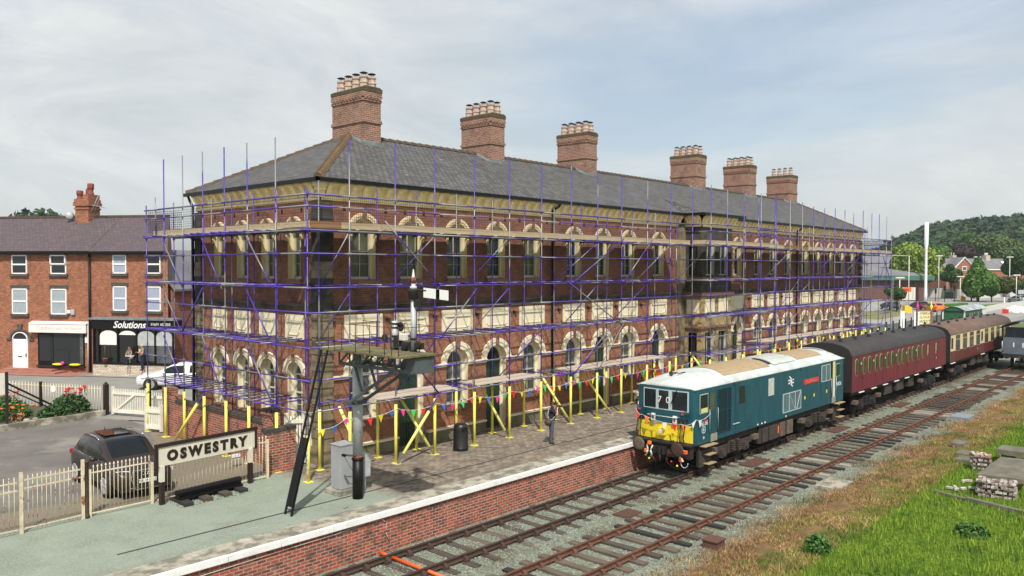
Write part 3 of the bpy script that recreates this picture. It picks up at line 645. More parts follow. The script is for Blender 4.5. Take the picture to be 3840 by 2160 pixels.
def tiles(p0,p1,step,w,h,mi):
    p0=Vector(p0);p1=Vector(p1); n=int((p1-p0).length/step); d=(p1-p0)/n; D=d.normalized(); s_=D.cross(Vector((0,0,1))).normalized(); u=s_.cross(D)
    for i in range(n):
        a=p0+d*i; b=a+d*1.02; q=[]
        for P,k in ((a,1.0),(b,.88)):
            for (x,z) in ((-w,-.05),(-w*.6,h*.62),(0,h),(w*.6,h*.62),(w,-.05)): q.append(P+s_*x*k+u*(z*k+(.025 if k==1 else 0)))
        t.idx(q,[(0,1,6,5),(1,2,7,6),(2,3,8,7),(3,4,9,8),(0,4,3,2,1),(5,6,7,8,9)],mi)
tiles((AX0,RY,RZ),(AX1,RY,RZ),.45,.15,.11,0); tiles((-e,DY+e,ez),(AX0,RY,RZ),.4,.14,.1,0); tiles((LX+e,-e,ez),(AX1,RY,RZ),.4,.12,.1,0)
t.build('ridge_tile','ridgetile',B,uv=False)
t=MB(); tiles((-e,-e,ez),(AX0,RY,RZ),.30,.18,.13,0); t.build('hip_tile','hiptile',B,uv=False)
# ---- chimneys
def chimney(x0,x1,y0,y1,zt,npot,lab):
    c=MB(); zz=zt-.62
    c.box(x0,y0,11.6,x1,y1,zz)
    c.box(x0-.05,y0-.05,zz-.95,x1+.05,y1+.05,zz-.86); c.box(x0-.03,y0-.03,zz-.86,x1+.03,y1+.03,zz-.80)
    c.box(x0-.04,y0-.04,zz,x1+.04,y1+.04,zz+.10)
    n=10
    for i in range(n):
        yy=y0+(y1-y0)*(i+.5)/n; c.box(x0-.08,yy-.05,zz+.10,x0,yy+.05,zz+.17)
    for i in range(5):
        xx=x0+(x1-x0)*(i+.5)/5; c.box(xx-.05,y0-.08,zz+.10,xx+.05,y0,zz+.17)
    c.box(x0-.01,y0-.01,zz+.10,x1+.01,y1+.01,zz+.18); c.box(x0-.05,y0-.05,zz+.18,x1+.05,y1+.05,zz+.30); c.box(x0-.04,y0-.04,zz+.30,x1+.04,y1+.04,zz+.42); c.box(x0-.055,y0-.055,zz+.42,x1+.055,y1+.055,zz+.56,1); c.prism([(x0-.06,zz+.56),(x1+.06,zz+.56),(x1-.1,zt+.03),(x0+.1,zt+.03)],y0-.06,y1+.06,'y',1)
    C_=c.build('chimney',['brick_chimney','moss'],B); C_['label']=lab
    f=MB(); zb=ez+(y0+e)*k_
    f.box(x0-.10,y0-.08,zb-.12,x1+.10,y0-.002,zb+.12)
    for xx in (x0,x1):
        sg=-1 if xx==x0 else 1
        f.idx([(xx,y0,zb+.10),(xx,RY,zb+.10+(RY-y0)*k_),(xx,RY,zb-.2+(RY-y0)*k_),(xx,y0,zb-.2),(xx+sg*.03,y0,zb+.10),(xx+sg*.03,RY,zb+.10+(RY-y0)*k_),(xx+sg*.14,RY,zb-.2+(RY-y0)*k_),(xx+sg*.14,y0,zb-.2)],[(4,5,6,7),(0,1,5,4),(0,4,7,3)],0)
    f.build('lead_flashing','lead',C_,uv=False)
    proto=None
    for ix in range(2):
        for iy in range(4):
            if ix==1 and npot==4: continue
            X=x0+(x1-x0)*(.28+.44*ix) if npot>4 else x0+(x1-x0)*.5; Y=y0+(y1-y0)*(.13+.245*iy)
            if proto is None:
                q=MB(); q.lathe([(.19,0),(.19,.16),(.215,.18),(.215,.23),(.175,.25),(.165,.40),(.20,.42),(.205,.47),(.16,.49),(.16,.51)],0,0,8,0,False)
                proto=q.build('chimney_pot','pot',None,uv=False); o=proto
                w_=MB(); 
                for k in range(6): w_.bar((.09*math.cos(k*PI/3),.09*math.sin(k*PI/3),.48),(.09*math.cos(k*PI/3),.09*math.sin(k*PI/3),.62),.014,.014)
                w_.lathe([(.18,.62),(.19,.635),(.08,.68),(.01,.70)],0,0,10,0,False); w_.build('pot_cowl','rust',proto,uv=False)
            else: o=dup(proto)
            o.parent=C_; o.location=(X,Y,zt+.02)
for a,l in zip([(5.28,6.27,4.54,6.81,14.95,8),(13.22,14.27,4.45,6.57,14.9,8),(21.57,22.59,4.67,6.87,15.02,8),(34.72,36.12,4.93,7.01,15.12,8),(43.0,44.25,4.98,7.15,15.16,8),(50.51,52.04,4.92,6.99,15.01,4)],['tallest chimney at the near hip','second chimney from the near end','third chimney from the near end','fourth chimney','fifth chimney','chimney at the far end with a single row of pots']): chimney(*a,l)
# ---- projecting stone bay
m=MB()
m.box(24.05,-.06,-.05,24.86,.02,9.5); m.box(28.47+.0,-.06,-.05,29.3,.02,9.5)
m.build('bay_pilaster','stone',B)
m=MB(); # bay walls: front with two lights per floor, left side with one
def rects(mb,s0,s1,z0,z1,ops,P,mi):
    cur=s0
    for a,b,za,zb in ops:
        mb.poly([P(cur,z0),P(a,z0),P(a,z1),P(cur,z1)],mi); mb.poly([P(a,z0),P(b,z0),P(b,za),P(a,za)],mi); mb.poly([P(a,zb),P(b,zb),P(b,z1),P(a,z1)],mi); cur=b
    mb.poly([P(cur,z0),P(s1,z0),P(s1,z1),P(cur,z1)],mi)
PFb=lambda s,z:(s,PY,z); PLb=lambda s,z:(PX0,s,z); PRb=lambda s,z:(PX1,s,z)
fo=[(PX0+.45,PX0+1.45),(PX0+2.05,PX0+3.1)]; so_=[(-.82,-.28)]
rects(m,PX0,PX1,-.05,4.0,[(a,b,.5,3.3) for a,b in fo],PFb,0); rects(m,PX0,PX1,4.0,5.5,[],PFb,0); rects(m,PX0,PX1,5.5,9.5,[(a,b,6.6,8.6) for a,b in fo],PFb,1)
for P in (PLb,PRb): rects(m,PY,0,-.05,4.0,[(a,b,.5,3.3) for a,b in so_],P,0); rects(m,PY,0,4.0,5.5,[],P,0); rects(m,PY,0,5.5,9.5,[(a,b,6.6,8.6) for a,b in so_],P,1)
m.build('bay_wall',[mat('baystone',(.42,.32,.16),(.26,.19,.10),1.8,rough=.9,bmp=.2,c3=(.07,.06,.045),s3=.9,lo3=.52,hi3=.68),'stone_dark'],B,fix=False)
m=MB()
for z0,z1 in ((5.45,5.62),(6.35,6.5),(3.55,3.68)):
    m.box(PX0-.12,PY-.12,z0,PX1+.12,PY+.02,z1); m.box(PX0-.12,PY,z0,PX0+.02,0,z1); m.box(PX1-.02,PY,z0,PX1+.12,0,z1)
m.build('bay_band','pinkstone',B)
m=MB(); 
for a,b in fo:
    for z0,z1 in ((.5,3.3),(6.6,8.6)): m.poly([(a,PY+.22,z0),(b,PY+.22,z0),(b,PY+.22,z1),(a,PY+.22,z1)])
for z0,z1 in ((.5,3.3),(6.6,8.6)):
    for X in (PX0+.22,): m.poly([(X,-.82,z0),(X,-.28,z0),(X,-.28,z1),(X,-.82,z1)])
m.build('bay_pane','glass',B,uv=False)
m=MB()
for a,b in fo:
    for z0,z1 in ((.5,3.3),(6.6,8.6)):
        m.box(a,PY+.14,z0,a+.05,PY+.21,z1); m.box(b-.05,PY+.14,z0,b,PY+.21,z1); m.box(a,PY+.14,z0,b,PY+.20,z0+.07); m.box(a,PY+.15,(z0+z1)/2-.02,b,PY+.20,(z0+z1)/2+.02); m.box((a+b)/2-.012,PY+.16,z0,(a+b)/2+.012,PY+.20,z1); m.poly([(a,PY,z0),(a,PY+.22,z0),(a,PY+.22,z1),(a,PY,z1)]); m.poly([(b,PY,z0),(b,PY+.22,z0),(b,PY+.22,z1),(b,PY,z1)])
m.build('bay_sash','sash',B,uv=False)
m=MB()
for a,b in fo: m.box(a-.05,PY-.03,4.35,b+.05,PY,5.2); m.box(a+.06,PY-.06,4.47,b-.06,PY-.03,5.08)
m.box(PX0-.03,-.95,4.35,PX0,-.15,5.2); m.box(PX0-.06,-.85,4.47,PX0-.03,-.25,5.08); m.build('bay_panel','cream2',B)

# ================================================================= SCAFFOLD
S=empty('scaffold','purple and silver tube scaffold wrapped around the brick station, its feet sleeved in yellow','scaffold')
tubes={}
def T(name,p0,p1,r=.0245,mt='tube',fit=(),cap=100):
    if name in('standard','ledger'): p1=Vector(p1)+Vector((random.uniform(-.018,.018),random.uniform(-.018,.018),random.uniform(-.008,.008) if name=='ledger' else 0))
    k=tubes.setdefault(name,[0,MB()]); k[0]+=1
    if k[0]>cap: k[1].tube(p0,p1,r,6); return
    m=MB(); m.tube(p0,p1,r,6)
    for z in fit: m.box(p0[0]-.042,p0[1]-.042,z-.05,p0[0]+.042,p0[1]+.042,z+.05)
    m.build(name,mt,S,uv=False)
random.seed(21)
LIFT=[2.28,4.38,6.34,8.22]; RAIL=[3.31,5.53,7.46,9.0,9.38]
OUT=[-1.67,-0.09,1.9,3.77,5.86,7.9,9.9,11.96,13.94,15.9,18.16,20.31,22.58]; OUT2=[30.6,33.09,35.2,37.17,39.07,41.02,42.97,44.86,46.73,48.74,50.67,52.49,54.3]
BAY=[22.6,24.4,26.4,28.6,30.6]
INN=[-0.5,2.01,3.88,6.0,8.1,10.12,12.2,14.2,16.31,18.56,20.7,22.9]; INN2=[31.2,33.3,35.4,37.3,39.3,41.2,43.2,45.0,46.9,48.9,50.8,52.6]
SY=[-1.66,0.2,2.02,3.65,5.33,6.98,8.65,10.3]
TOP=11.4
yo,yi,xo,xi=-1.8,-.62,-1.67,-.5
sleeves=MB()
def sleeve(p0,p1,mt='yellow',base=True):
    m=MB(); m.tube(p0,p1,.056,8); 
    o=m.build('foam_sleeve',mt,S,uv=False)
    if base:
        b=MB(); b.box(p0[0]-.13,p0[1]-.13,0.004,p0[0]+.13,p0[1]+.13,.022); b.build('base_plate','yellow',S,uv=False)
for i,x in enumerate(OUT[1:]+OUT2):
    T('standard',(x,yo,.05),(x,yo,TOP+random.uniform(-.12,.15)),fit=LIFT+RAIL[:3])
    if x<40: sleeve((x,yo,.03),(x,yo,2.12))
for x in BAY[:-1]+[30.55]: T('standard',(x,-2.9,.05),(x,-2.9,TOP+random.uniform(-.1,.1)),fit=LIFT+RAIL[:3]); sleeve((x,-2.9,.03),(x,-2.9,2.1))
for x in INN+INN2:
    T('standard',(x,yi,.05),(x,yi,9.8+random.uniform(-.1,.2)),fit=LIFT)
    if x<40: sleeve((x,yi,.03),(x,yi,2.1))
    elif x>40: sleeve((x,yi,.03),(x,yi,2.1))
for x in OUT2:
    if x>=40: sleeve((x,yo,.03),(x,yo,2.1))
T('standard',(xo,yo+.1,.05),(xo,yo+.1,9.5),fit=LIFT+RAIL); sleeve((xo,yo+.1,.03),(xo,yo+.1,1.55))
for y in SY[1:]:
    T('standard',(xo,y,.05),(xo,y,TOP if y<10 else 9.6),fit=LIFT+RAIL[:3]); T('standard',(xi,y,.05),(xi,y,9.8),fit=LIFT)
    sleeve((xo,y,.03),(xo,y,2.05))
T('standard',(xo,9.4,8.2),(xo,9.4,9.9))
# ledgers (broken into lengths between couplers)
def ledger(name,pts,z,r=.026):
    for a,b in zip(pts,pts[1:]):
        A=Vector((a[0],a[1],z)); Bv=Vector((b[0],b[1],z)); d=(Bv-A).normalized(); T(name,A-d*.12,Bv+d*.12,r)
def chunks(seq,n):
    out=[seq[0]]
    for k in range(n,len(seq)-1,n): out.append(seq[k])
    out.append(seq[-1]); return out
for z in LIFT+RAIL:
    o1=chunks([(x,yo-.05) for x in OUT],3); ledger('ledger',o1,z+random.uniform(-.01,.01))
    ledger('ledger',[(22.58,yo-.05),(22.6,-2.95)],z); ledger('ledger',[(22.4,-2.95),(26.4,-2.95),(30.75,-2.95)],z); ledger('ledger',[(30.6,-2.95),(30.6,yo)],z)
    ledger('ledger',chunks([(x,yo-.05) for x in OUT2],3),z)
    ledger('ledger',chunks([(xo-.05,y) for y in SY],3),z)
for z in LIFT: 
    ledger('ledger',chunks([(x,yi+.05) for x in INN],4),z+.03); ledger('ledger',chunks([(x,yi+.05) for x in INN2],4),z+.03); ledger('ledger',chunks([(xi+.05,y) for y in SY[1:]],3),z+.03)
# far end return of the scaffold
for y in (0.2,2.1,4.0,6.0): T('standard',(55.6,y,.05),(55.6,y,10.6 if y>0 else 11.3),fit=LIFT)
for z in LIFT+RAIL: T('ledger',(55.6,-1.9,z),(55.6,6.2,z)); T('ledger',(54.2,yo-.05,z),(55.8,yo-.05,z))
T('standard',(55.6,-1.8,.05),(55.6,-1.8,9.9),fit=LIFT)
# transoms
for li,z in enumerate(LIFT):
    for xs,y0 in ((OUT[1:],yo),(OUT2,yo),(BAY,-2.9)):
        for a,b in zip(xs,xs[1:]):
            n=3 if z in(4.38,2.28) else 2
            for k in range(n):
                x=a+(b-a)*(k+.15+random.uniform(0,.2))/n; e0=random.uniform(.15,.5) if z<5 else .15
                if 24.0<x<29 and y0>-2: continue
                y1=-.18 if y0>-2 else (PY-.15)
                T('transom',(x,y0-e0*.6,z+.055),(x+random.uniform(-.08,.08),y1,z+.055),cap=100)
    for a,b in zip(SY,SY[1:]):
        for k in range(3):
            y=a+(b-a)*(k+.2+random.uniform(0,.15))/3
            if y<-.2: continue
            T('transom',(xo-random.uniform(.15,.5),y,z+.055),(-.18,y+random.uniform(-.06,.06),z+.055),cap=100)
# diagonal braces
def br(p0,p1,nm='brace'): T(nm,p0,p1,.026)
def bx_(a,b,z0,z1,y): br((a,y-.06,z0),(b,y-.06,z1))
bx_(1.35,-.3+4.5,8.75,6.3,yo) if False else None
br((1.35,yo-.1,8.62),(3.95,yo-.1,6.30)); br((3.9,yo-.1,6.3),(3.3,yo-.1,5.7))
for a,b,z0,z1 in [(5.75,4.9,8.2,6.4),(12.0,13.95,6.4,8.2)]: pass
inn=[(-.09,-.5,8.15,6.35),(3.77,2.6,8.15,6.4),(7.8,6.6,8.15,6.4),(13.94,12.2,8.15,6.4),(20.3,18.9,8.15,6.4),(24.3,22.9,8.15,6.4)]
for x0,x1,z0,z1 in inn: br((x0,yo+.05,z0),(x1,yi-.05,z1))
for x0,x1,z0,z1 in [(0,-.6,6.2,4.45),(3.85,2.9,4.3,2.4),(8.0,6.9,6.25,4.45),(9.9,8.5,4.3,2.4),(15.9,14.4,4.3,2.4),(14.0,13.0,6.2,4.5),(20.3,19,4.3,2.4),(18.2,16.9,6.2,4.5),(35.2,33.9,8.1,6.4),(39,37.8,6.2,4.5),(43,41.8,8.1,6.4),(48.7,47.5,8.1,6.4),(37.2,36,4.3,2.4),(46.7,45.3,6.2,4.5),(50.7,49.5,4.3,2.4)]: br((x0,yo+.05,z0),(x1,yi-.05,z1))
# long facade bracing
for p,q in [((11.96,6.34),(15.9,8.4)),((15.9,6.3),(18.4,8.4)),((11.6,6.4),(15.9,4.2)),((15.9,4.3),(13.94,2.3)),((3.9,4.3),(5.9,6.2)),((12,2.2),(15.3,4.5)),((33.1,8.2),(36.4,6.3)),((36.5,6.3),(33.2,4.35)),((33.2,4.3),(36.8,2.2)),((43,8.2),(46.2,6.3)),((46.3,6.3),(43.2,4.3)),((43.1,4.3),(46.6,2.2)),((1.8,4.38),(3.9,2.3)),((54.4,8.2),(52.6,6.3)),((54.4,4.4),(52.8,2.3)),((54.9,6.2),(53,8.2))]: br((p[0],yo-.1,p[1]),(q[0],yo-.1,q[1]))
for p,q in [((5.3,8.1),(3.75,6.2)),((2.0,8.1),(.3,6.3)),((8.6,8.1),(6.9,6.2)),((8.6,6.1),(6.9,4.3)),((5.3,4.4),(3.7,2.2)),((2.0,6.2),(.4,4.45)),((5.2,6.25),(7.0,4.4)),((8.6,4.2),(6.9,2.3)),((2.0,4.3),(.3,2.3))]: br((xo-.08,p[0],p[1]),(xo-.08,q[0],q[1]))
# raking feet with yellow sleeves
def raker(x0,y0,z0,x1,y1,f0=.12,f1=.95,mt='yellowpale'):
    a=Vector((x0,y0,z0)); b=Vector((x1,y1,.03)); T('raker',a,b,.03); m=MB(); m.tube(b+(a-b)*f0,b+(a-b)*f1,.058,8); m.build('foam_sleeve',mt,S,uv=False)
    q=MB(); q.box(x1-.12,y1-.12,.004,x1+.12,y1+.12,.02); q.build('base_plate','board',S,uv=False)
raker(3.95,yo-.12,2.35,1.85,yo-.15,.13,.72)
for x0,x1 in ((2.9,3.7),(7.2,7.83),(11.1,11.95),(14.0,15.05),(18.6,19.3),(24.2,25.6)): raker(x0,yi-.1,2.25,x1,yo-.02,.12,.98)
raker(.15,yi-.2,2.2,.5,-1.9,.2,.98); raker(xo,5.2,2.3,xo-.35,7.2,.0,.75,'yellow')
for x0,x1 in ((41,42),(45,44.2),(48.9,48.2),(52.4,51.4),(35.2,34),(37.3,38)): raker(x0,yi-.1,2.25,x1,yo-.05,.1,.98)
# toe boards, deck, guards
bd=[]
def board(x0,x1,y0,y1,z0,z1,mt,nm='toe_board'):
    m=MB(); m.box(x0,y0,z0,x1,y1,z1); return m.build(nm,mt,S)
tb=[(-1.55,-.35,'boardbrown'),(-.35,1.35,'board'),(1.35,5.1,'board'),(5.1,7.6,'board'),(7.6,11.6,'board'),(11.6,14.1,'board'),(14.1,18,'board'),(18,22.5,'board')]
for a,b_,mt in tb: board(a,b_-.02,yo+.08,yo+.12,8.30,8.53,mt)
board(22.66,26.3,-2.82,-2.78,8.30,8.53,'board'); board(26.3,30.5,-2.82,-2.78,8.30,8.53,'board')
for x in (22.66,30.5): board(x,x+.04,-2.8,yo+.1,8.30,8.53,'board')
for a,b_ in ((30.6,34.5),(34.5,38.4),(38.4,42.3),(42.3,46.2),(46.2,50.1),(50.1,55.9)): board(a,b_-.02,yo+.08,yo+.12,8.30,8.53,'boardbrown' if a in(34.5,) else 'board')
for a,b_ in ((-1.66,1.9),(1.9,5.9),(5.9,8.0),(8.0,9.85)): board(xo+.08,xo+.12,a,b_-.02,8.30,8.53,'board')
def deckrun(x0,x1,y0,y1,z,alongx=True,n=5,mt='boardtop',L=3.9):
    w=((y1-y0) if alongx else (x1-x0))/n
    for k in range(n):
        a=(x0 if alongx else y0); e_=(x1 if alongx else y1)
        while a<e_-.2:
            b_=min(a+L,e_)
            m=MB(); 
            if alongx: m.box(a+.01,y0+w*k+.008,z,b_-.01,y0+w*(k+1)-.008,z+.038)
            else: m.box(x0+w*k+.008,a+.01,z,x0+w*(k+1)-.008,b_-.01,z+.038)
            yield m; a=b_
cnt=0; rest=MB()
allm=[]
for args in [(-1.6,22.4,-1.7,-.15,8.29,True,6),(22.7,30.5,-2.8,-1.3,8.29,True,5),(30.7,55.5,-1.7,-.15,8.29,True,6),(-1.6,-.15,0,9.9,8.29,False,6)]: allm+=list(deckrun(*args))
for m in allm: rest.idx(m.v,m.f)
rest.build('deck','boardtop',S)['kind']='stuff'
for a,b_,dy in ((1.15,4.95,0),(6.05,9.85,.0),(12.1,15.9,0),(15.95,19.9,0),(31.3,35.2,0),(35.3,39,0),(39.2,43,0),(43.4,47.2,0)):
    for k in range(5):
        m=MB(); sh=random.uniform(-.12,.12); y0=-1.86+k*.232; m.box(a+sh,y0,2.365,b_+sh,y0+.222,2.403); m.build('scaffold_board','boardtop',S)
# brick guard mesh panels
def guard(p0,p1,z0=8.52,z1=9.36,step=.085):
    p0=Vector(p0);p1=Vector(p1); L_=(p1-p0).length; d=(p1-p0)/L_; m=MB(); n=int(L_/step)
    nn=Vector((-d.y,d.x,0)); r=.0055
    for i in range(n+1):
        c=p0+d*(L_*i/n); 
        m.poly([c+d*-r+Vector((0,0,z0)),c+d*r+Vector((0,0,z0)),c+d*r+Vector((0,0,z1)),c+d*-r+Vector((0,0,z1))])
    k=int((z1-z0)/step)
    for j in range(k+1):
        z=z0+(z1-z0)*j/k; m.poly([p0+Vector((0,0,z-r)),p1+Vector((0,0,z-r)),p1+Vector((0,0,z+r)),p0+Vector((0,0,z+r))])
    m.build('mesh_guard','mesh',S,uv=False,fix=False)
for a,b_ in zip(OUT,OUT[1:]): guard((a+.05,yo+.03,0),(b_-.05,yo+.03,0))
for a,b_ in zip(BAY,BAY[1:]): guard((a+.05,-2.87,0),(b_-.05,-2.87,0))
for a,b_ in zip(OUT2+[55.6],OUT2[1:]+[55.6]):
    if b_>a: guard((a+.05,yo+.03,0),(b_-.05,yo+.03,0))
for a,b_ in zip(SY,SY[1:]): guard((xo+.03,a+.05,0),(xo+.03,b_-.05,0))
guard((-1.6,10.25,0),(-.1,10.25,0),8.4,9.4); guard((55.57,-1.7,0),(55.57,5,0),8.4,9.4,.06)
# ladder at the far end
m=MB()
for o_ in (0,.35): m.bar((54.6+o_,-2.1,.3),(54.9+o_,-2.1,6.3),.03,.06)
for k in range(22): m.tube((54.62+k*.014,-2.1,.5+k*.26),(54.97+k*.014,-2.1,.5+k*.26),.014,5)
m.build('access_ladder','galv',S,uv=False)
for nm,(k,mb) in tubes.items():
    if mb.v: mb.build(nm,'tube',S,uv=False)['kind']='stuff'
# ================================================================= LOCOMOTIVE
MT['teal']=mat('teal',(.010,.083,.110),(.006,.056,.078),1.4,rough=.42,stretch=(2.5,1,.5),c3=(.03,.105,.125),s3=3,lo3=.55,hi3=.8)
MT['tealdark']=mat('tealdark',(.006,.045,.065),rough=.5)
MT['roofwhite']=mat('roofwhite',(.56,.61,.61),(.42,.45,.44),1.5,rough=.5,c3=(.38,.39,.35),s3=1.1,lo3=.6,hi3=.75)
MT['roofbrown']=mat('roofbrown',(.36,.27,.15),(.30,.22,.13),4,rough=.8,stretch=(.5,2.5,1))
MT['roofclear']=mat('roofclear',(.52,.56,.53),(.42,.45,.42),4,rough=.4)
MT['yel']=mat('yel',(.80,.64,.03),(.76,.60,.03),2,rough=.5)
MT['frameblue']=mat('frameblue',(.42,.52,.54),rough=.5)
MT['dirt']=mat('dirt',(.055,.042,.034),(.030,.025,.022),3,rough=.95,bmp=.3,c3=(.11,.085,.06),s3=2.2,lo3=.6,hi3=.75)
MT['dirt2']=mat('dirt2',(.14,.105,.075),(.08,.062,.048),4,rough=.95)
MT['sootblack']=mat('sootblack',(.013,.012,.012),(.022,.02,.019),3,rough=.7)
MT['red']=mat('red',(.62,.03,.02),rough=.5); MT['orange']=mat('orange',(.85,.20,.02),rough=.6); MT['hotorange']=mat('hotorange',(.85,.12,.02),rough=.5)
MT['creamint']=mat('creamint',(.62,.58,.25),rough=.6); MT['louvre']=mat('louvre',(.10,.17,.18),(.07,.12,.13),2,rough=.6)
MT['kick']=mat('kick',(.30,.30,.24),(.22,.21,.16),5,rough=.8)
YC=-7.4175
def fxx(y): return 10.72+.06*abs(y-YC)
LO=wempty('electric_locomotive','teal diesel electric locomotive with pale roof and yellow lower front, leading the train','locomotive',(18.4,YC,ZR))
XB=26.05
m=MB(); plan=[(10.93,YC+1.32),(10.80,YC+1.22),(10.775,YC+.9),(10.72,YC),(10.775,YC-.9),(10.80,YC-1.22),(10.93,YC-1.32),(XB-.1,YC-1.32),(XB,YC-1.2),(XB,YC+1.2),(XB-.1,YC+1.32)]
m.prism(plan,.21,2.37,'z'); m.build('body','teal',LO,bevel=.02)
def rr(x,f,drop=0):
    pts=[]
    for i in range(17):
        t=-1+2*i/16; y=YC+1.325*t; z=2.37+ .50*f*(1-abs(t)**2.6); pts.append((x+ (0.06*t*t if x<12 else 0),y,z))
    return pts
m=MB(); R_=[]
for x,f in [(10.74,.02),(10.80,.22),(10.95,.42),(11.3,.66),(11.9,.86),(12.7,.96),(14,1),(24.3,1),(25.0,.9),(25.6,.7),(25.9,.45),(26.04,.2),(26.08,.02)]: R_.append(rr(x,f)+[(x,YC+1.325,2.33),(x,YC-1.325,2.33)][::1])
m.loft([r[:17]+[(r[16][0],YC+1.325,2.335),(r[0][0],YC-1.325,2.335)] for r in R_]); m.build('roof','roofwhite',LO)
def rz(y): t=(y-YC)/1.325; return 2.37+.50*(1-abs(t)**2.6)
def roofpatch(x0,x1,y0,y1,mt,nm,dz=.012,n=10):
    m=MB(); 
    for i in range(n):
        a=y0+(y1-y0)*i/n; b=y0+(y1-y0)*(i+1)/n
        m.poly([(x0,a,rz(a)+dz),(x1,a,rz(a)+dz),(x1,b,rz(b)+dz),(x0,b,rz(b)+dz)],0,True)
    m.poly([(x0,y0,rz(y0)-.01),(x1,y0,rz(y0)-.01),(x1,y0,rz(y0)+dz),(x0,y0,rz(y0)+dz)])
    return m.build(nm,mt,LO,uv=False)
roofpatch(13.6,17.9,YC-1.02,YC+1.0,'roofbrown','roof_panel'); roofpatch(21.0,24.0,YC-.95,YC+1.0,'roofbrown','roof_panel'); roofpatch(18.3,20.6,YC-1.0,YC+.8,'roofclear','roof_panel',.03)
roofpatch(17.95,18.25,YC-.9,YC-.1,'black','roof_hatch',.02)
m=MB()
for x in (18.3,19.05,19.85,20.6):
    for i in range(8):
        a=YC-1.0+1.8*i/8; b=YC-1.0+1.8*(i+1)/8; m.bar((x,a,rz(a)+.035),(x,b,rz(b)+.035),.03,.03)
for y in (YC-1.0,YC-.62): m.bar((18.3,y,rz(y)+.035),(20.6,y,rz(y)+.035),.03,.03)
m.build('roof_frame','roofclear',LO,uv=False)
m=MB(); 
for x in (12.95,25.0): 
    for i in range(14):
        a=YC-1.3+2.6*i/14; b=YC-1.3+2.6*(i+1)/14; m.bar((x,a,rz(a)-.0),(x,b,rz(b)),.025,.03)
m.build('roof_seam','offwhite',LO,uv=False)
m=MB(); m.lathe([(.09,0),(.10,.02),(.05,.10),(.02,.30),(.02,.5)],0,0,10,0,True,'x',0); m.xf(Matrix.Translation((11.35,YC+.1,2.83))); m.tube((11.7,YC+.1,2.70),(11.7,YC+.1,2.83),.03); m.tube((11.5,YC-.12,2.83),(12.1,YC-.12,2.83),.02); m.build('horn','rust',LO,uv=False)
# front
def fquad(mb,ya,yb,z0,z1,d,mi=0,n=4):
    for i in range(n):
        a=ya+(yb-ya)*i/n; b=ya+(yb-ya)*(i+1)/n
        P=[(fxx(a)-d,a,z0),(fxx(b)-d,b,z0),(fxx(b)-d,b,z1),(fxx(a)-d,a,z1)]; Q=[(p[0]+d+.01,p[1],p[2]) for p in P]; mb.idx(P+Q,[(0,1,2,3),(0,4,5,1),(3,2,6,7),(1,5,6,2),(0,3,7,4)],mi)
m=MB(); fquad(m,YC+1.2,YC-1.23,.30,.96,.012); m.build('warning_panel','yel',LO)
m=MB(); fquad(m,-6.44,-8.47,1.47,2.27,.012); m.build('window_surround','frameblue',LO)
for a,b in ((-6.49,-7.03),(-7.17,-7.61),(-7.77,-8.41)):
    m=MB(); fquad(m,a,b,1.52,2.23,.026); m.build('front_window','glass',LO,uv=False,bevel=.01)
text('headcode','7 0',.36,'white',LO,facing(10.70-.012,-7.41,1.86,-1,0),.003,space=1.25)
m=MB(); m.path([(10.55,-6.75,1.24),(10.56,-8.05,1.24)],.02,6); m.path([(10.55,-6.75,1.24),(10.75,-6.75,1.24)],.02); m.path([(10.56,-8.05,1.24),(10.76,-8.05,1.24)],.02); m.build('handrail','greysteel',LO,uv=False)
m=MB(); m.box(10.55,-7.52,.50,10.72,-7.22,.78); m.lathe([(.09,0),(.09,.03)],0,0,12,1,True,'x'); m.v=[v if i<8 else (v[0]+10.53,v[1]-7.37,v[2]+.64) for i,v in enumerate(m.v)]; m.build('headlamp',['yel','offwhite'],LO,uv=False)
m=MB(); m.bar((10.6,-7.1,2.2),(10.62,-7.0,1.9),.02,.02); m.bar((10.66,-8.0,2.28),(10.66,-7.75,1.75),.025,.025); m.build('wiper','black',LO,uv=False)
for sy,base in ((1,YC+1.0),(-1,YC-.95)):
    j=MB(); j.box(10.50,base-.12,1.22,10.74,base+.12,1.44); j.tube((10.55,base+.10*sy,1.35),(10.55,base+.10*sy,1.55),.05); j.build('jumper_box','tealdark',LO,uv=False)
    q=MB(); q.box(10.46,base-.05,1.40,10.52,base+.05,1.46); q.build('jumper_cap','red',LO,uv=False)
    for k in range(2):
        c=MB(); y=base-.08+.16*k; c.path([(10.55,y,1.25),(10.5,y,.9),(10.48,y+.03,.55),(10.52,y+.05,.36),(10.6,y+.02,.33)],.025,6); c.build('jumper_cable','rust',LO,uv=False)
for y in (-7.0,-7.85): 
    q=MB(); q.box(10.60,y-.03,.36,10.72,y+.03,.62); q.build('lamp_iron','yel',LO,uv=False)
for y in (-6.98,-7.95):
    q=MB(); q.box(10.60,y-.08,1.02,10.66,y+.08,1.30); q.build('notice','white',LO,uv=False); q=MB(); q.box(10.585,y-.04,1.08,10.60,y+.04,1.24); q.build('notice_print','pinkstone',LO,uv=False)
m=MB(); m.box(10.50,YC-1.28,.20,11.0,YC+1.28,.27); m.build('buffer_beam','sootblack',LO,uv=False)
m=MB(); m.box(10.62,YC-1.2,-.30,10.9,YC+1.2,.20)
for y in (-7.2,-7.42,-7.6): m.box(10.35,y-.05,-.2,10.62,y+.05,.08)
m.build('headstock','sootblack',LO,uv=False)
for y in (YC+.86,YC-.87):
    m=MB(); m.lathe([(.11,0),(.11,-.30),(.13,-.32),(.27,-.36),(.27,-.385),(.2,-.40),(.01,-.41)],10.62,y,18,0,True,'x',.10); m.build('buffer','dirt2' if y>YC else 'rust',LO,uv=False)
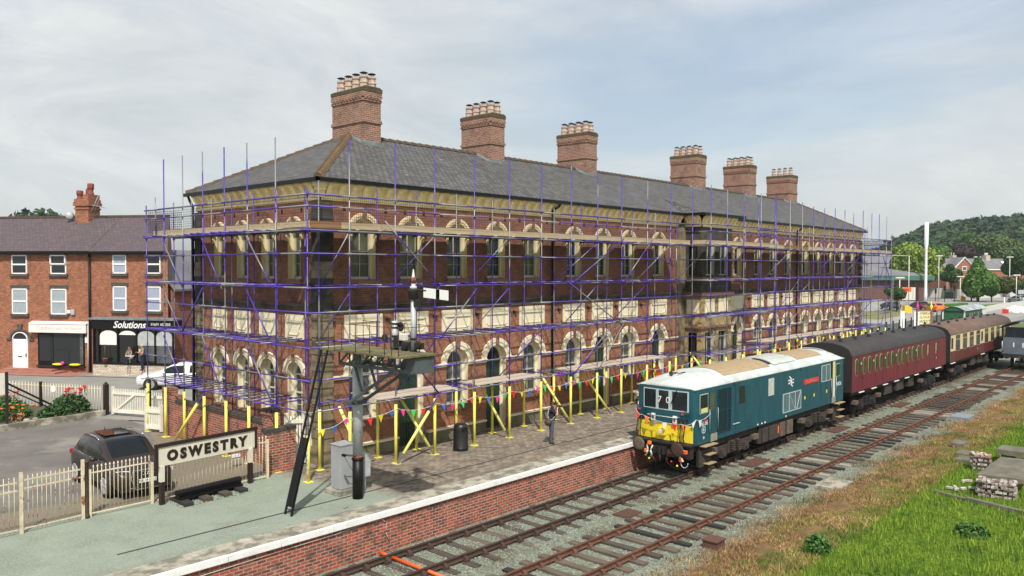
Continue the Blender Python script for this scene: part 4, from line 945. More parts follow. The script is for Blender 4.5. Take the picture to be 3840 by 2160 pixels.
m=MB(); m.path([(10.5,-7.42,.05),(10.4,-7.42,-.2),(10.42,-7.45,-.5)],.04); m.path([(10.55,-7.1,.0),(10.4,-7.1,-.35),(10.5,-7.2,-.6)],.035); m.path([(10.55,-7.75,.0),(10.4,-7.75,-.3),(10.5,-7.65,-.55)],.035); m.build('coupling','sootblack',LO,uv=False)
for y,mt,z in ((-6.95,'orange',.16),(-6.8,'orange',-.16),(-8.55,'hotorange',.02),(-8.35,'hotorange',-.3)):
    m=MB(); m.box(10.36,y-.07,z-.07,10.48,y+.07,z+.07); m.build('pipe_cock',mt,LO,uv=False,bevel=.02)
for y0,y1,mt in ((-7.08,-7.02,'offwhite'),(-6.82,-6.9,'offwhite'),(-8.45,-8.25,'white')):
    m=MB(); m.path([(10.45,y0,.08),(10.38,y1,-.12),(10.4,y0,-.32),(10.5,y0+.12,-.38)],.035); m.build('air_hose',mt,LO,uv=False)
for y in (-8.5,-7.9,-7.0):
    m=MB(); pts=[(10.42,y+.16*math.cos(t),-.38+.2*math.sin(t)) for t in [PI*k/6-PI for k in range(7)]]; m.path(pts,.014,5); m.build('air_hose','offwhite' if y<-8 else 'sootblack',LO,uv=False)
for y,z,mt in ((-7.9,-.1,'red'),(-7.95,-.42,'red'),(-6.95,-.45,'yel'),(-8.2,-.55,'yel')):
    m=MB(); m.ball((10.40,y,z),.045,8,5); m.build('pipe_cock',mt,LO,uv=False)
# side details (on the track side)
YS=YC-1.32
def side(nm,x0,x1,z0,z1,mt,d=.012,bev=0):
    m=MB(); m.box(x0,YS-d,z0,x1,YS+.01,z1); return m.build(nm,mt,LO,uv=False,bevel=bev)
def framed(nm,x0,x1,z0,z1,mt,fm,w=.035):
    f=side(nm,x0-w,x1+w,z0-w,z1+w,fm,.010,0); m=MB(); m.box(x0,YS-.016,z0,x1,YS,z1); m.build('pane',mt,f if False else LO,uv=False); return f
framed('side_window',11.16,11.74,1.43,2.12,'glass','frameblue',.03); side('window_lining',11.22,11.72,1.43,1.60,'creamint',.02)
side('cab_door',11.88,12.47,.21,2.2,'teal',.014); side('door_pane',11.92,12.27,1.46,2.12,'glass_olive',.02); side('kick_plate',11.98,12.50,.21,.51,'kick',.02)
for z0,z1 in ((.48,1.30),(1.36,2.17)):
    for x0,x1 in ((12.55,13.28),(13.32,13.62)):
        side('louvre_grille',x0,x1,z0,z1,'black',.006); m=MB(); z=z0+.03
        while z<z1: m.box(x0,YS-.022,z,x1,YS-.004,z+.022); z+=.065
        m.build('louvre_slat','tealdark',LO,uv=False)
        m=MB(); 
        for a in ((x0-.02,z0-.02,x1+.02,z0),(x0-.02,z1,x1+.02,z1+.02),(x0-.02,z0,x0,z1),(x1,z0,x1+.02,z1)): m.box(a[0],YS-.03,a[1],a[2],YS,a[3])
        m.build('grille_frame','tealdark',LO,uv=False)
side('body_window',14.38,14.88,1.42,2.13,'glass',.014,.01); side('body_window',17.12,17.67,1.40,2.16,'roofclear',.014,.01)
side('louvre_panel',23.05,24.15,1.42,2.21,'louvre',.014)
m=MB()
for x in (23.05,23.6,24.15): m.box(x-.015,YS-.025,1.42,x+.015,YS,2.21)
for z in (1.42,2.21): m.box(23.05,YS-.025,z-.015,24.15,YS,z+.015)
m.build('grille_frame','frameblue',LO,uv=False)
side('radiator_grille',18.62,20.56,.46,1.30,'louvre',.014)
m=MB()
for x in (18.62,19.26,19.92,20.56): m.box(x-.015,YS-.028,.46,x+.015,YS,1.30)
for z in (.46,1.30): m.box(18.62,YS-.028,z-.015,20.56,YS,z+.015)
m.bar((19.26,YS-.02,1.28),(19.9,YS-.02,.48),.02,.02); m.bar((20.1,YS-.02,.5),(20.5,YS-.02,1.25),.02,.02)
m.build('grille_frame','frameblue',LO,uv=False)
side('doorway',24.27,24.80,.28,2.33,'black',.012); side('door_lining',24.48,24.78,1.35,2.3,'creamint',.02); side('door_lining',24.48,24.78,.5,1.35,'offwhite',.02); side('kick_plate',24.36,24.84,.21,.52,'kick',.024)
framed('side_window',24.92,25.42,1.52,2.13,'glass','frameblue',.025)
for x in (11.84,12.5,24.24,24.86): 
    m=MB(); m.path([(x,YS-.05,.6),(x,YS-.05,1.5)],.012,5); m.build('grab_rail','greysteel',LO,uv=False)
side('nameplate',20.93,22.65,1.50,1.73,'red',.02,.004); text('nameplate_letters','City of Winchester',.16,'kick',LO,facing(21.79,YS-.023,1.615,0,-1),.002)
text('running_number','E6036',.26,'white',LO,facing(11.44,YS-.004,1.00,0,-1),.002); text('running_number','E6036',.26,'white',LO,facing(25.33,YS-.004,1.10,0,-1),.002)
m=MB(); 
for a in ((11.30,.62,11.58,.66),(11.30,.86,11.58,.90),(11.30,.62,11.34,.9),(11.54,.62,11.58,.9),(11.40,.70,11.48,.82)): m.box(a[0],YS-.008,a[1],a[2],YS,a[3])
m.box(11.40,YS-.008,.40,11.50,YS,.50); m.build('data_panel','frameblue',LO,uv=False)
# double arrow emblem
m=MB(); cx,cz=19.47,1.81; 
def seg(pts): 
    for (a,b),(c,d) in zip(pts,pts[1:]): m.bar((cx+a,YS-.006,cz+b),(cx+c,YS-.006,cz+d),.012,.055,up=(0,0,1))
seg([(-.29,.07),(.29,.07)]); seg([(-.29,-.07),(.29,-.07)])
for (a,b,c,d) in ((-.17,.24,.10,.07),(-.14,-.07,.17,.07),(-.10,-.07,.17,-.24)):
    m.bar((cx+a,YS-.006,cz+b),(cx+c,YS-.006,cz+d),.012,.06)
m.xf(Matrix.Identity(4)); m.build('arrow_emblem','white',LO,uv=False)
for x,z in ((21.05,.87),(22.15,.88),(23.72,.89)): side('warning_tag',x-.06,x+.06,z-.07,z+.07,'yel',.012)
for x,z in ((16.1,.30),(16.5,.30),(18.95,.28),(16.8,.30)): side('marking',x-.05,x+.05,z-.03,z+.03,'white',.01)
side('conduit',14.02,14.05,.25,2.3,'tealdark',.012); side('conduit',13.85,14.4,.62,.65,'frameblue',.03); side('conduit',22.9,22.93,1.0,1.4,'tealdark',.01)
for x in (13.9,20.5): side('roof_bracket',x-.03,x+.03,2.2,2.36,'tealdark',.03)
# underframe
def wheelset(mb,x,r=.47,zc=None,y0=YC):
    zc=ZR+r if zc is None else zc
    for sg in (-1,1): mb.lathe([(r*.3,-.07),(r,-.06),(r,.04),(r+.02,.05),(r+.02,.07),(r*.3,.07)],x,y0+sg*.74,22,0,True,'y',zc)
    mb.tube((x,y0-.7,zc),(x,y0+.7,zc),.08)
def bogie(P,x0,x1,r,mtf,mts,spring=True):
    b=MB(); b.box(x0,YC-1.12,-.42,x1,YC-.98,-.18); b.box(x0,YC+.98,-.42,x1,YC+1.12,-.18); b.box((x0+x1)/2-.5,YC-1.15,-.55,(x0+x1)/2+.5,YC+1.1,-.05)
    for sg in (-1,1):
        b.prism([(x0+.1,-.42),(x1-.1,-.42),(x1-.9,-.62),(x0+.9,-.62)],YC+sg*1.0,YC+sg*1.1,'y')
    Bo=b.build('bogie',mtf,P,uv=False)
    for xx in (x0+.72,x1-.72):
        w=MB(); wheelset(w,xx,r); w.build('wheelset',mts,Bo,uv=False)
        a=MB(); a.box(xx-.17,YC-1.24,ZR+r-.16,xx+.17,YC-1.02,ZR+r+.16); a.lathe([(.12,0),(.12,-.05)],xx,YC-1.24,10,0,True,'y',ZR+r); a.build('axlebox',mtf,Bo,uv=False)
    for xx in ((x0+x1)/2-.25,(x0+x1)/2+.25):
        s_=MB(); 
        for k in range(5): s_.lathe([(.10,0),(.12,.02),(.10,.04)],xx,YC-1.18,10,0,True,cz=-.42+.075*k)
        s_.build('spring',mtf,Bo,uv=False)
    for xx in (x0-.12,x1+.12):
        q=MB(); q.box(xx-.22,YC-1.28,-.35,xx+.22,YC-1.0,-.12); q.build('sand_box','dirt2',Bo,uv=False,bevel=.03)
bogie(LO,12.55,16.0,.5,'dirt','sootblack'); bogie(LO,21.2,24.4,.5,'dirt','sootblack')
m=MB(); m.box(16.5,YC-1.2,-.62,19.9,YC+1.2,.15); m.box(11,YC-1.1,-.1,26,YC+1.1,.21); m.build('equipment_box','dirt',LO,uv=False)
for x,w_ in ((16.7,.5),(17.4,.8),(18.5,.5),(19.25,.6)):
    m=MB(); m.box(x,YC-1.28,-.60,x+w_,YC-1.2,.02); m.build('equipment_cover','dirt2' if x>18 else 'dirt',LO,uv=False,bevel=.02)
m=MB(); m.bar((18.2,YC-1.3,-.05),(18.2,YC-1.3,-.38),.03,.05); m.build('lever','hotorange',LO,uv=False)
for x0 in (11.25,24.75):
    st=MB(); st.box(x0+.06,YC-1.22,-.70,x0+.10,YC-1.1,.15); st.box(x0+.80,YC-1.22,-.70,x0+.84,YC-1.1,.15); st.box(x0,YC-1.26,-.7,x0+.9,YC-1.20,-.05,0)
    so_=st.build('cab_step_frame','dirt',LO,uv=False)
    for k,z in enumerate((.12,-.24,-.60)):
        q=MB(); q.box(x0+(.0 if k==0 else .3),YC-1.52,z,x0+(1.0 if k==0 else .9),YC-1.2,z+.03); q.build('step','dirt2' if False else 'roofbrown',LO,uv=False)
m=MB(); m.path([(26.15,YC-1.0,.35),(26.2,YC-1.0,-.1),(26.05,YC-1.0,-.35)],.05); m.build('air_hose','white',LO,uv=False)
# ================================================================= COACHES
MT['maroon']=mat('maroon',(.17,.014,.036),(.105,.010,.024),1.5,rough=.38,stretch=(2.2,1,.6),c3=(.10,.025,.04),s3=2.5,lo3=.6,hi3=.8)
MT['maroon2']=mat('maroon2',(.12,.018,.018),(.09,.014,.014),1.5,rough=.4)
MT['coachcream']=mat('coachcream',(.68,.58,.34),(.60,.50,.29),2,rough=.5)
MT['coachroof']=mat('coachroof',(.030,.027,.030),(.042,.038,.04),1.5,rough=.8)
MT['coachroof2']=mat('coachroof2',(.15,.095,.075),(.10,.065,.052),1.2,rough=.85,stretch=(.6,2,1))
MT['dullcream']=mat('dullcream',(.46,.43,.33),rough=.6)
MT['compart']=mat('compart',(.055,.06,.028),(.03,.03,.02),1.3,rough=.15)
MT['seatblue']=mat('seatblue',(.05,.06,.075),(.10,.07,.04),.8,rough=.12)
def coach(x0,x1,root,roofm,endm,sides):
    hw=1.41
    def prof(x,sh=1.):
        r=[]
        for i in range(15):
            t=-1+2*i/14; r.append((x,YC+(hw+.02)*t*sh,2.36+.66*math.sqrt(max(0,1-abs(t)**2.3))**1.0*sh))
        return r
    m=MB(); m.loft([prof(x)+[(x,YC+hw+.02,2.34),(x,YC-hw-.02,2.34)] for x in (x0,x1)]); rf=m.build('roof',roofm,root)
    m=MB()
    for x in [x0+1.2+i*(x1-x0-2.4)/7 for i in range(8)]:
        for y in (YC-.35,YC+.75): m.lathe([(.12,0),(.12,.05),(.05,.10),(.10,.11),(.10,.16),(.01,.17)],x+(.6 if y>YC else 0),y,8,0,False,cz=2.36+.66*math.sqrt(1-abs((y-YC)/1.43)**2.3)-.02)
    m.build('roof_vent','sootblack',rf,uv=False)
    m=MB(); m.box(x0+.02,YC-hw+.06,.44,x1-.02,YC+hw-.06,2.36); 
    m.build('body_shell',endm,root,uv=False)
    for k,(za,zb,mt) in enumerate(sides):
        m=MB(); m.box(x0,YC-hw,za,x1,YC-hw+.05,zb); m.box(x0,YC+hw-.05,za,x1,YC+hw,zb); m.build('body_side',mt,root)
    # ends, bow corridor connection
    for x,s in ((x0,-1),(x1,1)):
        m=MB(); m.prism([(YC-hw,.44),(YC+hw,.44)]+[(p[1],p[2]-.01) for p in prof(0)[::-1]],x,x+s*.07,'x'); m.box(x+s*.07,YC-.5,.3,x+s*.35,YC+.5,2.5)
        for y in (YC-.86,YC+.86): m.lathe([(.1,0),(.1,s*.35),(.24,s*.38),(.24,s*.42)],x,y,14,0,True,'x',.10)
        m.build('coach_end',endm,root,uv=False)
    m=MB(); m.box(x0+.05,YC-1.3,.25,x1-.05,YC+1.3,.44); m.box(x0+.05,YC-1.36,.36,x1-.05,YC-1.28,.44); m.build('underframe','sootblack',root,uv=False)
    m=MB(); xm=(x0+x1)/2
    for a,b in ((xm-3,xm-1.7),(xm-.9,xm+.5),(xm+1.5,xm+2.5)): m.box(a,YC-1.2,-.35,b,YC-.6,.25)
    m.bar((x0+5,YC-.9,.2),(xm,YC-.9,-.2),.04,.04); m.bar((x1-5,YC-.9,.2),(xm,YC-.9,-.2),.04,.04); m.build('battery_box','dirt',root,uv=False)
    for a in (x0+1.3,x1-4.7):
        bogie(root,a,a+3.4,.46,'sootblack','sootblack')
    return hw
R1=wempty('maroon_coach','maroon passenger coach with black roof, coupled right behind the teal locomotive','railway coach',(35.8,YC,ZR))
hw=coach(26.95,44.70,R1,'coachroof','sootblack',[(.44,2.355,'maroon')])
def pill(x0,x1,z0,z1,y0,y1,n=5):
    r=(x1-x0)/2*.95; c=(x0+x1)/2; P=[]
    for i in range(n*2+1):
        t=PI*i/(n*2); P.append((c+(x1-x0)/2*math.cos(t),z1-r+r*math.sin(t)))
    for i in range(n*2+1):
        t=PI+PI*i/(n*2); P.append((c+(x1-x0)/2*math.cos(t),z0+r+r*math.sin(t)))
    return P
yf=YC-hw
def pillwin(x0,x1,z0,z1,root,fm='dullcream',gm='compart'):
    f=MB(); f.prism(pill(x0,x1,z0,z1,0,0),yf-.010,yf+.005,'y'); F=f.build('window_frame',fm,root,uv=False); WP.discard(F.name)
    g=MB(); g.prism(pill(x0+.022,x1-.022,z0+.022,z1-.022,0,0),yf-.016,yf-.004,'y'); g.build('pane',gm,F,uv=False)
for a,b in ((27.37,27.84),(28.53,29.0),(29.36,29.83),(30.47,30.94),(31.22,31.72),(32.42,32.9),(33.22,33.7),(34.38,34.85),(35.15,35.62),(36.35,36.82),(37.13,37.6),(38.25,38.72),(39.2,39.66)): pillwin(a,b,1.27,2.19,R1)
for c in (28.18,30.15,32.07,34.03,35.98,37.92,40.52,42.35):
    m=MB(); m.box(c-.16,yf-.012,1.38,c+.16,yf+.004,2.08); m.build('door_window','compart',R1,uv=False)
    m=MB(); m.box(c-.36,yf-.006,.5,c-.345,yf,2.3); m.box(c+.345,yf-.006,.5,c+.36,yf,2.3); m.tube((c+.25,yf-.05,1.05),(c+.25,yf-.05,1.25),.012); m.build('door_edge','maroon2',R1,uv=False)
    if c<38: 
        m=MB(); m.prism([(c+.02,1.85),(c+.12,1.85),(c+.07,1.97)],yf-.02,yf-.012,'y'); m.build('window_sticker','white',R1,uv=False)
for c in (40.52,42.35): 
    m=MB(); m.box(c-.03,yf-.02,1.55,c+.0,yf-.012,2.08); m.box(c-.16,yf-.02,1.38,c-.12,yf-.01,2.08); m.build('door_window','coachcream',R1,uv=False)
text('coach_number','8',.2,'white',R1,facing(42.45,yf-.004,1.05,0,-1),.002)
x=27.98
for a,b in ((27.98,28.7),(29.95,30.67),(31.87,32.59),(33.85,34.6),(35.81,36.57),(37.74,38.47),(40.23,41.1),(42.3,43.5)):
    m=MB(); m.box(a,yf-.05,.33,b,yf+.02,.37); m.build('step_edge','white',R1,uv=False)
R2=wempty('cream_and_maroon_coach','cream over maroon coach with brown roof, coupled behind the plain maroon coach','railway coach',(55.5,YC,ZR))
coach(45.85,65.2,R2,'coachroof2','sootblack',[(.44,1.20,'maroon2'),(1.2,2.355,'coachcream')])
for a in (47.21,49.17,51.09,53.06,55.74,57.71,59.68,61.6,63.5):
    b=a+1.12
    m=MB(); m.box(a-.05,yf-.012,1.15,b+.05,yf,1.97); m.box(a-.03,yf-.012,1.98,b+.03,yf,2.30); F=m.build('window_frame','roofbrown',R2,uv=False)
    m=MB(); m.box(a,yf-.018,1.19,b,yf-.004,1.93); m.box(a+.03,yf-.018,2.02,a+.32,yf-.004,2.27); m.box(a+.38,yf-.018,2.02,b-.38,yf-.004,2.27); m.box(b-.32,yf-.018,2.02,b-.03,yf-.004,2.27); m.build('pane','seatblue',F,uv=False)
for c in (46.3,54.85):
    m=MB(); m.box(c-.22,yf-.014,1.38,c+.22,yf,2.13); m.build('door_window','glass',R2,uv=False)
    m=MB(); m.box(c-.36,yf-.006,.5,c-.345,yf,2.3); m.box(c+.345,yf-.006,.5,c+.36,yf,2.3); m.build('door_edge','roofbrown',R2,uv=False)
m=MB(); m.lathe([(.14,0),(.14,-.01)],53.6,yf,14,0,True,'y',.85); m.lathe([(.09,-.01),(.09,-.015)],53.6,yf,14,1,True,'y',.85); m.build('crest',['roofbrown','maroon'],R2,uv=False)
for a in (46,54.6): 
    m=MB(); m.box(a,yf-.05,.33,a+1.1,yf+.02,.37); m.build('step_edge','white',R2,uv=False)
# --- grey brake van on the second track
MT['vangrey']=mat('vangrey',(.115,.14,.18),(.09,.11,.145),1.5,rough=.7); MT['vanroof']=mat('vanroof',(.07,.085,.095),(.05,.06,.07),1,rough=.8)
V=wempty('brake_van','grey open ended brake van at the right edge, standing on the nearer track','railway wagon',(61,-10.81,ZR))
yv=-10.81; x0,x1=58.25,65.0
m=MB(); m.box(x0,yv-1.3,.28,x0+.08,yv+1.3,1.52); m.box(x0,yv+1.22,.28,x1,yv+1.3,1.52); m.box(x0,yv-1.3,.28,x1,yv-1.22,1.52); m.box(x0,yv-1.3,.2,x1,yv+1.3,.28); m.box(x0+.9,yv-1.25,.28,x0+.98,yv+1.25,2.3); m.build('body','vangrey',V)
m=MB()
for sy in (-1.26,-.45,.45,1.26): m.box(x0,yv+sy-.05,1.52,x0+.09,yv+sy+.05,2.3)
m.box(x0+.92,yv-1.2,1.5,x0+.97,yv+1.2,2.3); m.build('end_pillar','matblack',V,uv=False)
m=MB(); 
def vp(x): return [(x,yv+1.45*(-1+2*i/12),2.30+.58*(1-abs(-1+2*i/12)**2)) for i in range(13)]
m.loft([vp(x0-.25),[(p[0],p[1],p[2]) for p in vp(x1)]],close=False,cap=False); m.loft([[(p[0],p[1],p[2]-.07) for p in vp(x0-.25)],[(p[0],p[1],p[2]-.07) for p in vp(x1)]],close=False,cap=False)
a,b=vp(x0-.25),[(p[0],p[1],p[2]-.07) for p in vp(x0-.25)]
for i in range(12): m.poly([a[i],a[i+1],b[i+1],b[i]])
m.build('roof','vanroof',V,fix=False)
m=MB(); m.box(x0-.02,yv+.42,.75,x0,yv+.50,1.12); m.box(x0-.02,yv-.22,.75,x0,yv-.14,1.12); m.build('lettering','white',V,uv=False)
m=MB(); m.box(x0,yv-1.2,-.1,x1,yv+1.2,.2)
for y in (yv-.86,yv+.86): m.lathe([(.1,0),(.1,-.4),(.22,-.43),(.22,-.47)],x0,y,14,0,True,'x',.05)
m.tube((x0-.3,yv,.1),(x0-.35,yv,-.5),.05); m.build('underframe','sootblack',V,uv=False)
m=MB()
for xx in (x0+1.2,x0+5): wheelset(m,xx,.48,None,yv)
m.build('wheelset','sootblack',V,uv=False)
m=MB(); m.path([(x0-.06,yv+1.25,.4),(x0-.06,yv+1.25,1.2)],.02); m.path([(x0-.3,yv+.3,-.1),(x0-.3,yv+.35,-.5)],.03); m.build('handrail','white',V,uv=False)
# ================================================================= SIGNAL GANTRY
G=wempty('bracket_signal','tall grey tubular bracket signal with a railed platform and a white arm with black bar','railway signal',(-1.67,-4.35,0))
m=MB(); m.tube((-1.67,-4.35,1.24),(-1.67,-4.35,4.55),.155,16); m.build('post','greysteel',G,uv=False)
m=MB(); m.tube((-1.67,-4.35,0),(-1.67,-4.35,1.22),.165,16); m.lathe([(.19,1.19),(.19,1.23)],-1.67,-4.35,16); m.lathe([(.19,2.9),(.19,2.98)],-1.67,-4.35,16); m.build('post_sleeve','black',G,uv=False)
m=MB(); m.lathe([(.158,1.235),(.158,1.30)],-1.67,-4.35,16); m.build('post_band','pot_red',G,uv=False)
m=MB(); m.tube((-1.75,-4.2,1.3),(-2.1,-4.2,1.38),.012); m.tube((-1.75,-4.45,1.3),(-2.1,-4.3,1.36),.012); m.box(-2.14,-4.33,1.33,-2.08,-4.18,1.40); m.tube((-2.1,-4.25,1.33),(-1.75,-4.35,.7),.006); m.build('stay_bracket','black',G,uv=False)
def truss(x,mt):
    m=MB(); y0,y1=-4.05,-7.15; zt,zb=4.52,4.13
    m.bar((x,y0,zt),(x,y1-.3,zt),.06,.06); m.bar((x,y0,zb),(x,y1-.3,zb),.07,.09); n=6
    for i in range(n+1):
        y=y0+(y1-y0)*i/n; m.bar((x,y,zb),(x,y,zt),.055,.045)
        if i<n: m.bar((x,y,zb),(x,y0+(y1-y0)*(i+1)/n,zt),.05,.04)
    m.build('truss',mt,G,uv=False)
truss(-2.12,'darksteel'); truss(-1.48,'darksteel')
m=MB(); m.box(-2.14,-7.56,4.1,-1.46,-7.14,4.54); m.build('end_box','darksteel',G,uv=False,bevel=.01)
m=MB()
for x in (-2.08,-1.52):
    m.bar((x,-4.45,2.96),(x,-6.6,4.12),.05,.09); 
    m.bar((x,-4.75,4.12),(x,-5.1,3.38),.05,.07)
m.box(-2.1,-4.6,2.9,-1.5,-4.2,3.0); m.build('bracket_strut','darksteel',G,uv=False)
MT['mossboard']=mat('mossboard',(.17,.15,.06),(.07,.065,.04),2.5,rough=1,bmp=.4,c3=(.16,.13,.09),s3=1.5,lo3=.6,hi3=.7)
m=MB()
for k in range(5):
    x=-2.72+k*.27; m.box(x,-7.62,4.565,x+.255,-3.95,4.62)
m.build('platform_boards','mossboard',G,uv=False)
m=MB()
for y in (-4.3,-4.95,-5.6,-6.25,-6.9,-7.5):
    for x in (-2.68,-1.42): m.tube((x,y,4.6),(x,y,5.38),.011,5); m.ball((x,y,5.39),.02,6,4)
for y in (-4.6,-7.2): m.tube((-2.68,y,4.6),(-2.68,y,5.3),.009,5)
for z in (5.05,5.38):
    if z>5.3 or 1:
        for x in (-2.68,-1.42): 
            if z>5.3: m.tube((x,-4.3,z),(x,-7.5,z),.009,5)
m.tube((-2.68,-7.5,5.38),(-1.42,-7.5,5.38),.009,5); m.build('railing','rust',G,uv=False)
m=MB(); m.tube((-1.5,-6.73,4.6),(-1.5,-6.73,6.12),.075,12); m.build('signal_post','greysteel',G,uv=False)
m=MB(); m.lathe([(.11,6.1),(.15,6.13),(.15,6.30),(.17,6.34),(.17,6.38),(.1,6.40)],-1.5,-6.73,12); m.box(-1.55,-6.95,5.9,-1.4,-6.78,6.12); m.tube((-1.42,-6.9,6.0),(-1.42,-6.85,5.2),.008); m.tube((-1.5,-6.73,6.36),(-1.5,-7.3,6.36),.03); m.build('signal_head','matblack',G,uv=False)
m=MB(); m.lathe([(.10,6.40),(.10,6.46),(.05,6.5),(.07,6.54)],-1.5,-6.73,12,0); m.lathe([(.055,6.72),(.045,6.75),(.018,6.93),(.003,6.96)],-1.5,-6.73,10,0); F=m.build('finial','offwhite',G,uv=False)
m=MB(); m.ball((-1.5,-6.73,6.645),.095,12,8,0); 
for k in range(6): t=k*PI/3; m.bar((-1.5+.094*math.cos(t),-6.73+.094*math.sin(t),6.59),(-1.5+.094*math.cos(t),-6.73+.094*math.sin(t),6.70),.02,.02,1)
m.build('finial_ball',['pot_red','black'],F,uv=False)
m=MB(); zc=6.28
def armq(y0,y1,mi,d=0): 
    f=lambda y,s: zc+s*.135-(-6.73-y)*.06+.05
    m.idx([(-1.52-d,y0,f(y0,-1)),(-1.52-d,y1,f(y1,-1)),(-1.52-d,y1,f(y1,1)),(-1.52-d,y0,f(y0,1)),(-1.50,y0,f(y0,-1)),(-1.50,y1,f(y1,-1)),(-1.50,y1,f(y1,1)),(-1.50,y0,f(y0,1))],[(0,1,2,3),(7,6,5,4),(0,4,5,1),(3,2,6,7),(1,5,6,2),(0,3,7,4)],mi)
armq(-7.18,-8.18,0); armq(-7.70,-7.84,1,.004); m.build('signal_arm',['white',mat('barblack',(.002,.002,.002),rough=.9,spec=.1)],G,uv=False)
m=MB(); m.bar((-1.5,-6.75,6.33),(-1.5,-7.22,6.28),.03,.07); m.build('arm_spindle','matblack',G,uv=False)
# second stub post with arms, lamps
m=MB(); m.tube((-1.5,-5.9,4.6),(-1.5,-5.9,5.45),.085,12); m.build('stub_post','greysteel',G,uv=False)
m=MB(); 
for z in (4.85,5.0,5.25,5.36): m.lathe([(.11,0),(.11,.04)],-1.5,-5.9,12,0,True,cz=z)
m.lathe([(.14,0),(.14,-.03)],-1.35,-6.0,14,0,True,'x',5.28); m.lathe([(.12,0),(.12,-.04)],-1.7,-5.72,14,0,True,'x',4.96); m.box(-1.62,-6.15,4.72,-1.40,-5.98,5.0); m.lathe([(.13,0),(.11,.05)],-1.5,-5.9,12,0,True,cz=4.62); m.build('signal_fittings','matblack',G,uv=False)
m=MB(); m.box(-1.58,-6.42,4.90,-1.42,-6.18,5.10); m.build('lamp_case','offwhite',G,uv=False,bevel=.02)
m=MB(); m.box(-1.6,-6.5,4.62,-1.4,-6.3,4.86); m.lathe([(.10,0),(.10,-.06)],-1.6,-6.5,10,0,True,'x',4.78); m.box(-1.60,-7.1,4.70,-1.42,-6.88,4.88); m.lathe([(.09,0),(.09,-.06)],-1.6,-7.1,10,0,True,'x',4.85); m.lathe([(.10,0),(.10,.06)],-1.5,-6.73,12,0,True,cz=4.95); m.lathe([(.10,0),(.10,.06)],-1.5,-6.73,12,0,True,cz=4.62); m.build('signal_lamp','matblack',G,uv=False)
# ladder up to the platform
A=Vector((-4.05,-4.30,0.0)); Bq=Vector((-2.74,-4.18,4.58)); d=(Bq-A)
LD=wempty('signal_ladder','long black ladder leaning from the platform up to the signal walkway','ladder',A)
for o_ in (-.16,.16):
    m=MB(); m.bar(A+Vector((0,o_,0)),Bq+Vector((0,o_,0)),.035,.07,up=(0,1,0)); m.build('stile','black',LD,uv=False)
for k in range(18):
    m=MB(); p=A+d*((k+.6)/18); m.tube(p+Vector((0,-.16,0)),p+Vector((0,.16,0)),.013,5); m.build('rung','black',LD,uv=False)
m=MB(); a=A+d*.05; b=A+d*.46; n=Vector((-d.z,0,d.x)).normalized()*.035
P=[a+Vector((0,-.17,0))+n,a+Vector((0,.17,0))+n,b+Vector((0,.17,0))+n,b+Vector((0,-.17,0))+n]; m.idx(P+[p-n*.25 for p in P],[(0,1,2,3),(7,6,5,4),(0,4,5,1),(1,5,6,2),(2,6,7,3),(3,7,4,0)]); m.build('anti_climb_board','black',LD,uv=False)
# cabinet behind the post
m=MB(); m.box(-1.85,-3.72,.16,-1.36,-3.22,1.50); m.prism([(-1.87,1.50),(-1.34,1.50),(-1.34,1.56),(-1.87,1.53)],-3.74,-3.2,'y'); C1=wempty('equipment_cabinet','grey steel equipment cabinet on a crumbling concrete base beside the signal post','cabinet',(-1.6,-3.4,0)); m.build('cabinet_body',mat('cabgrey',(.34,.35,.37),(.28,.29,.305),1.5,rough=.6),C1,bevel=.008)
m=MB(); m.box(-2.0,-3.85,0,-1.2,-3.1,.15); m.build('base','coping',C1,bevel=.02)
m=MB(); m.box(-1.05,-3.9,.45,-.85,-3.6,1.15); m.box(-.97,-3.78,0,-.93,-3.72,.45); o=m.build('junction_box','greysteel',uv=False); tag(o,'small grey metal box on a stand directly behind the signal post','box')
# ================================================================= STATION NAME SIGN
MT['brownpaint']=mat('brownpaint',(.025,.011,.009),(.018,.008,.007),4,rough=.5); MT['signcream']=mat('signcream',(.66,.62,.52),(.58,.54,.44),3,rough=.6)
sx0,sy0=-6.03,-.68; SU=Vector((.9958,.0914,0)); sr=math.atan2(SU.y,SU.x)
SG=empty('station_name_board','long cream OSWESTRY station name board on two brown and cream posts','sign',(sx0,sy0,0),sr)
m=MB(); m.box(-.10,-.02,1.14,3.20,.02,1.70); m.build('sign_panel','signcream',SG)
m=MB(); m.box(-.18,-.05,1.70,3.30,.05,1.80); m.box(-.18,-.045,1.10,-.10,.045,1.70); m.box(3.20,-.045,1.10,3.28,.045,1.70); m.build('sign_frame','brownpaint',SG)
W_=Matrix(((1,0,0,1.53),(0,0,-1,-.022),(0,1,0,1.40),(0,0,0,1)))
t=text('sign_lettering','OSWESTRY',.41,'brownpaint',SG,W_,.012,space=1.42,bold=.026)
for x in (.02,3.04):
    p=MB(); p.box(x-.065,-.06,0,x+.065,.06,.68); p.build('post_foot','brownpaint',SG); p=MB(); p.box(x-.065,-.06,.68,x+.065,.06,1.14); p.build('post_top','signcream',SG)
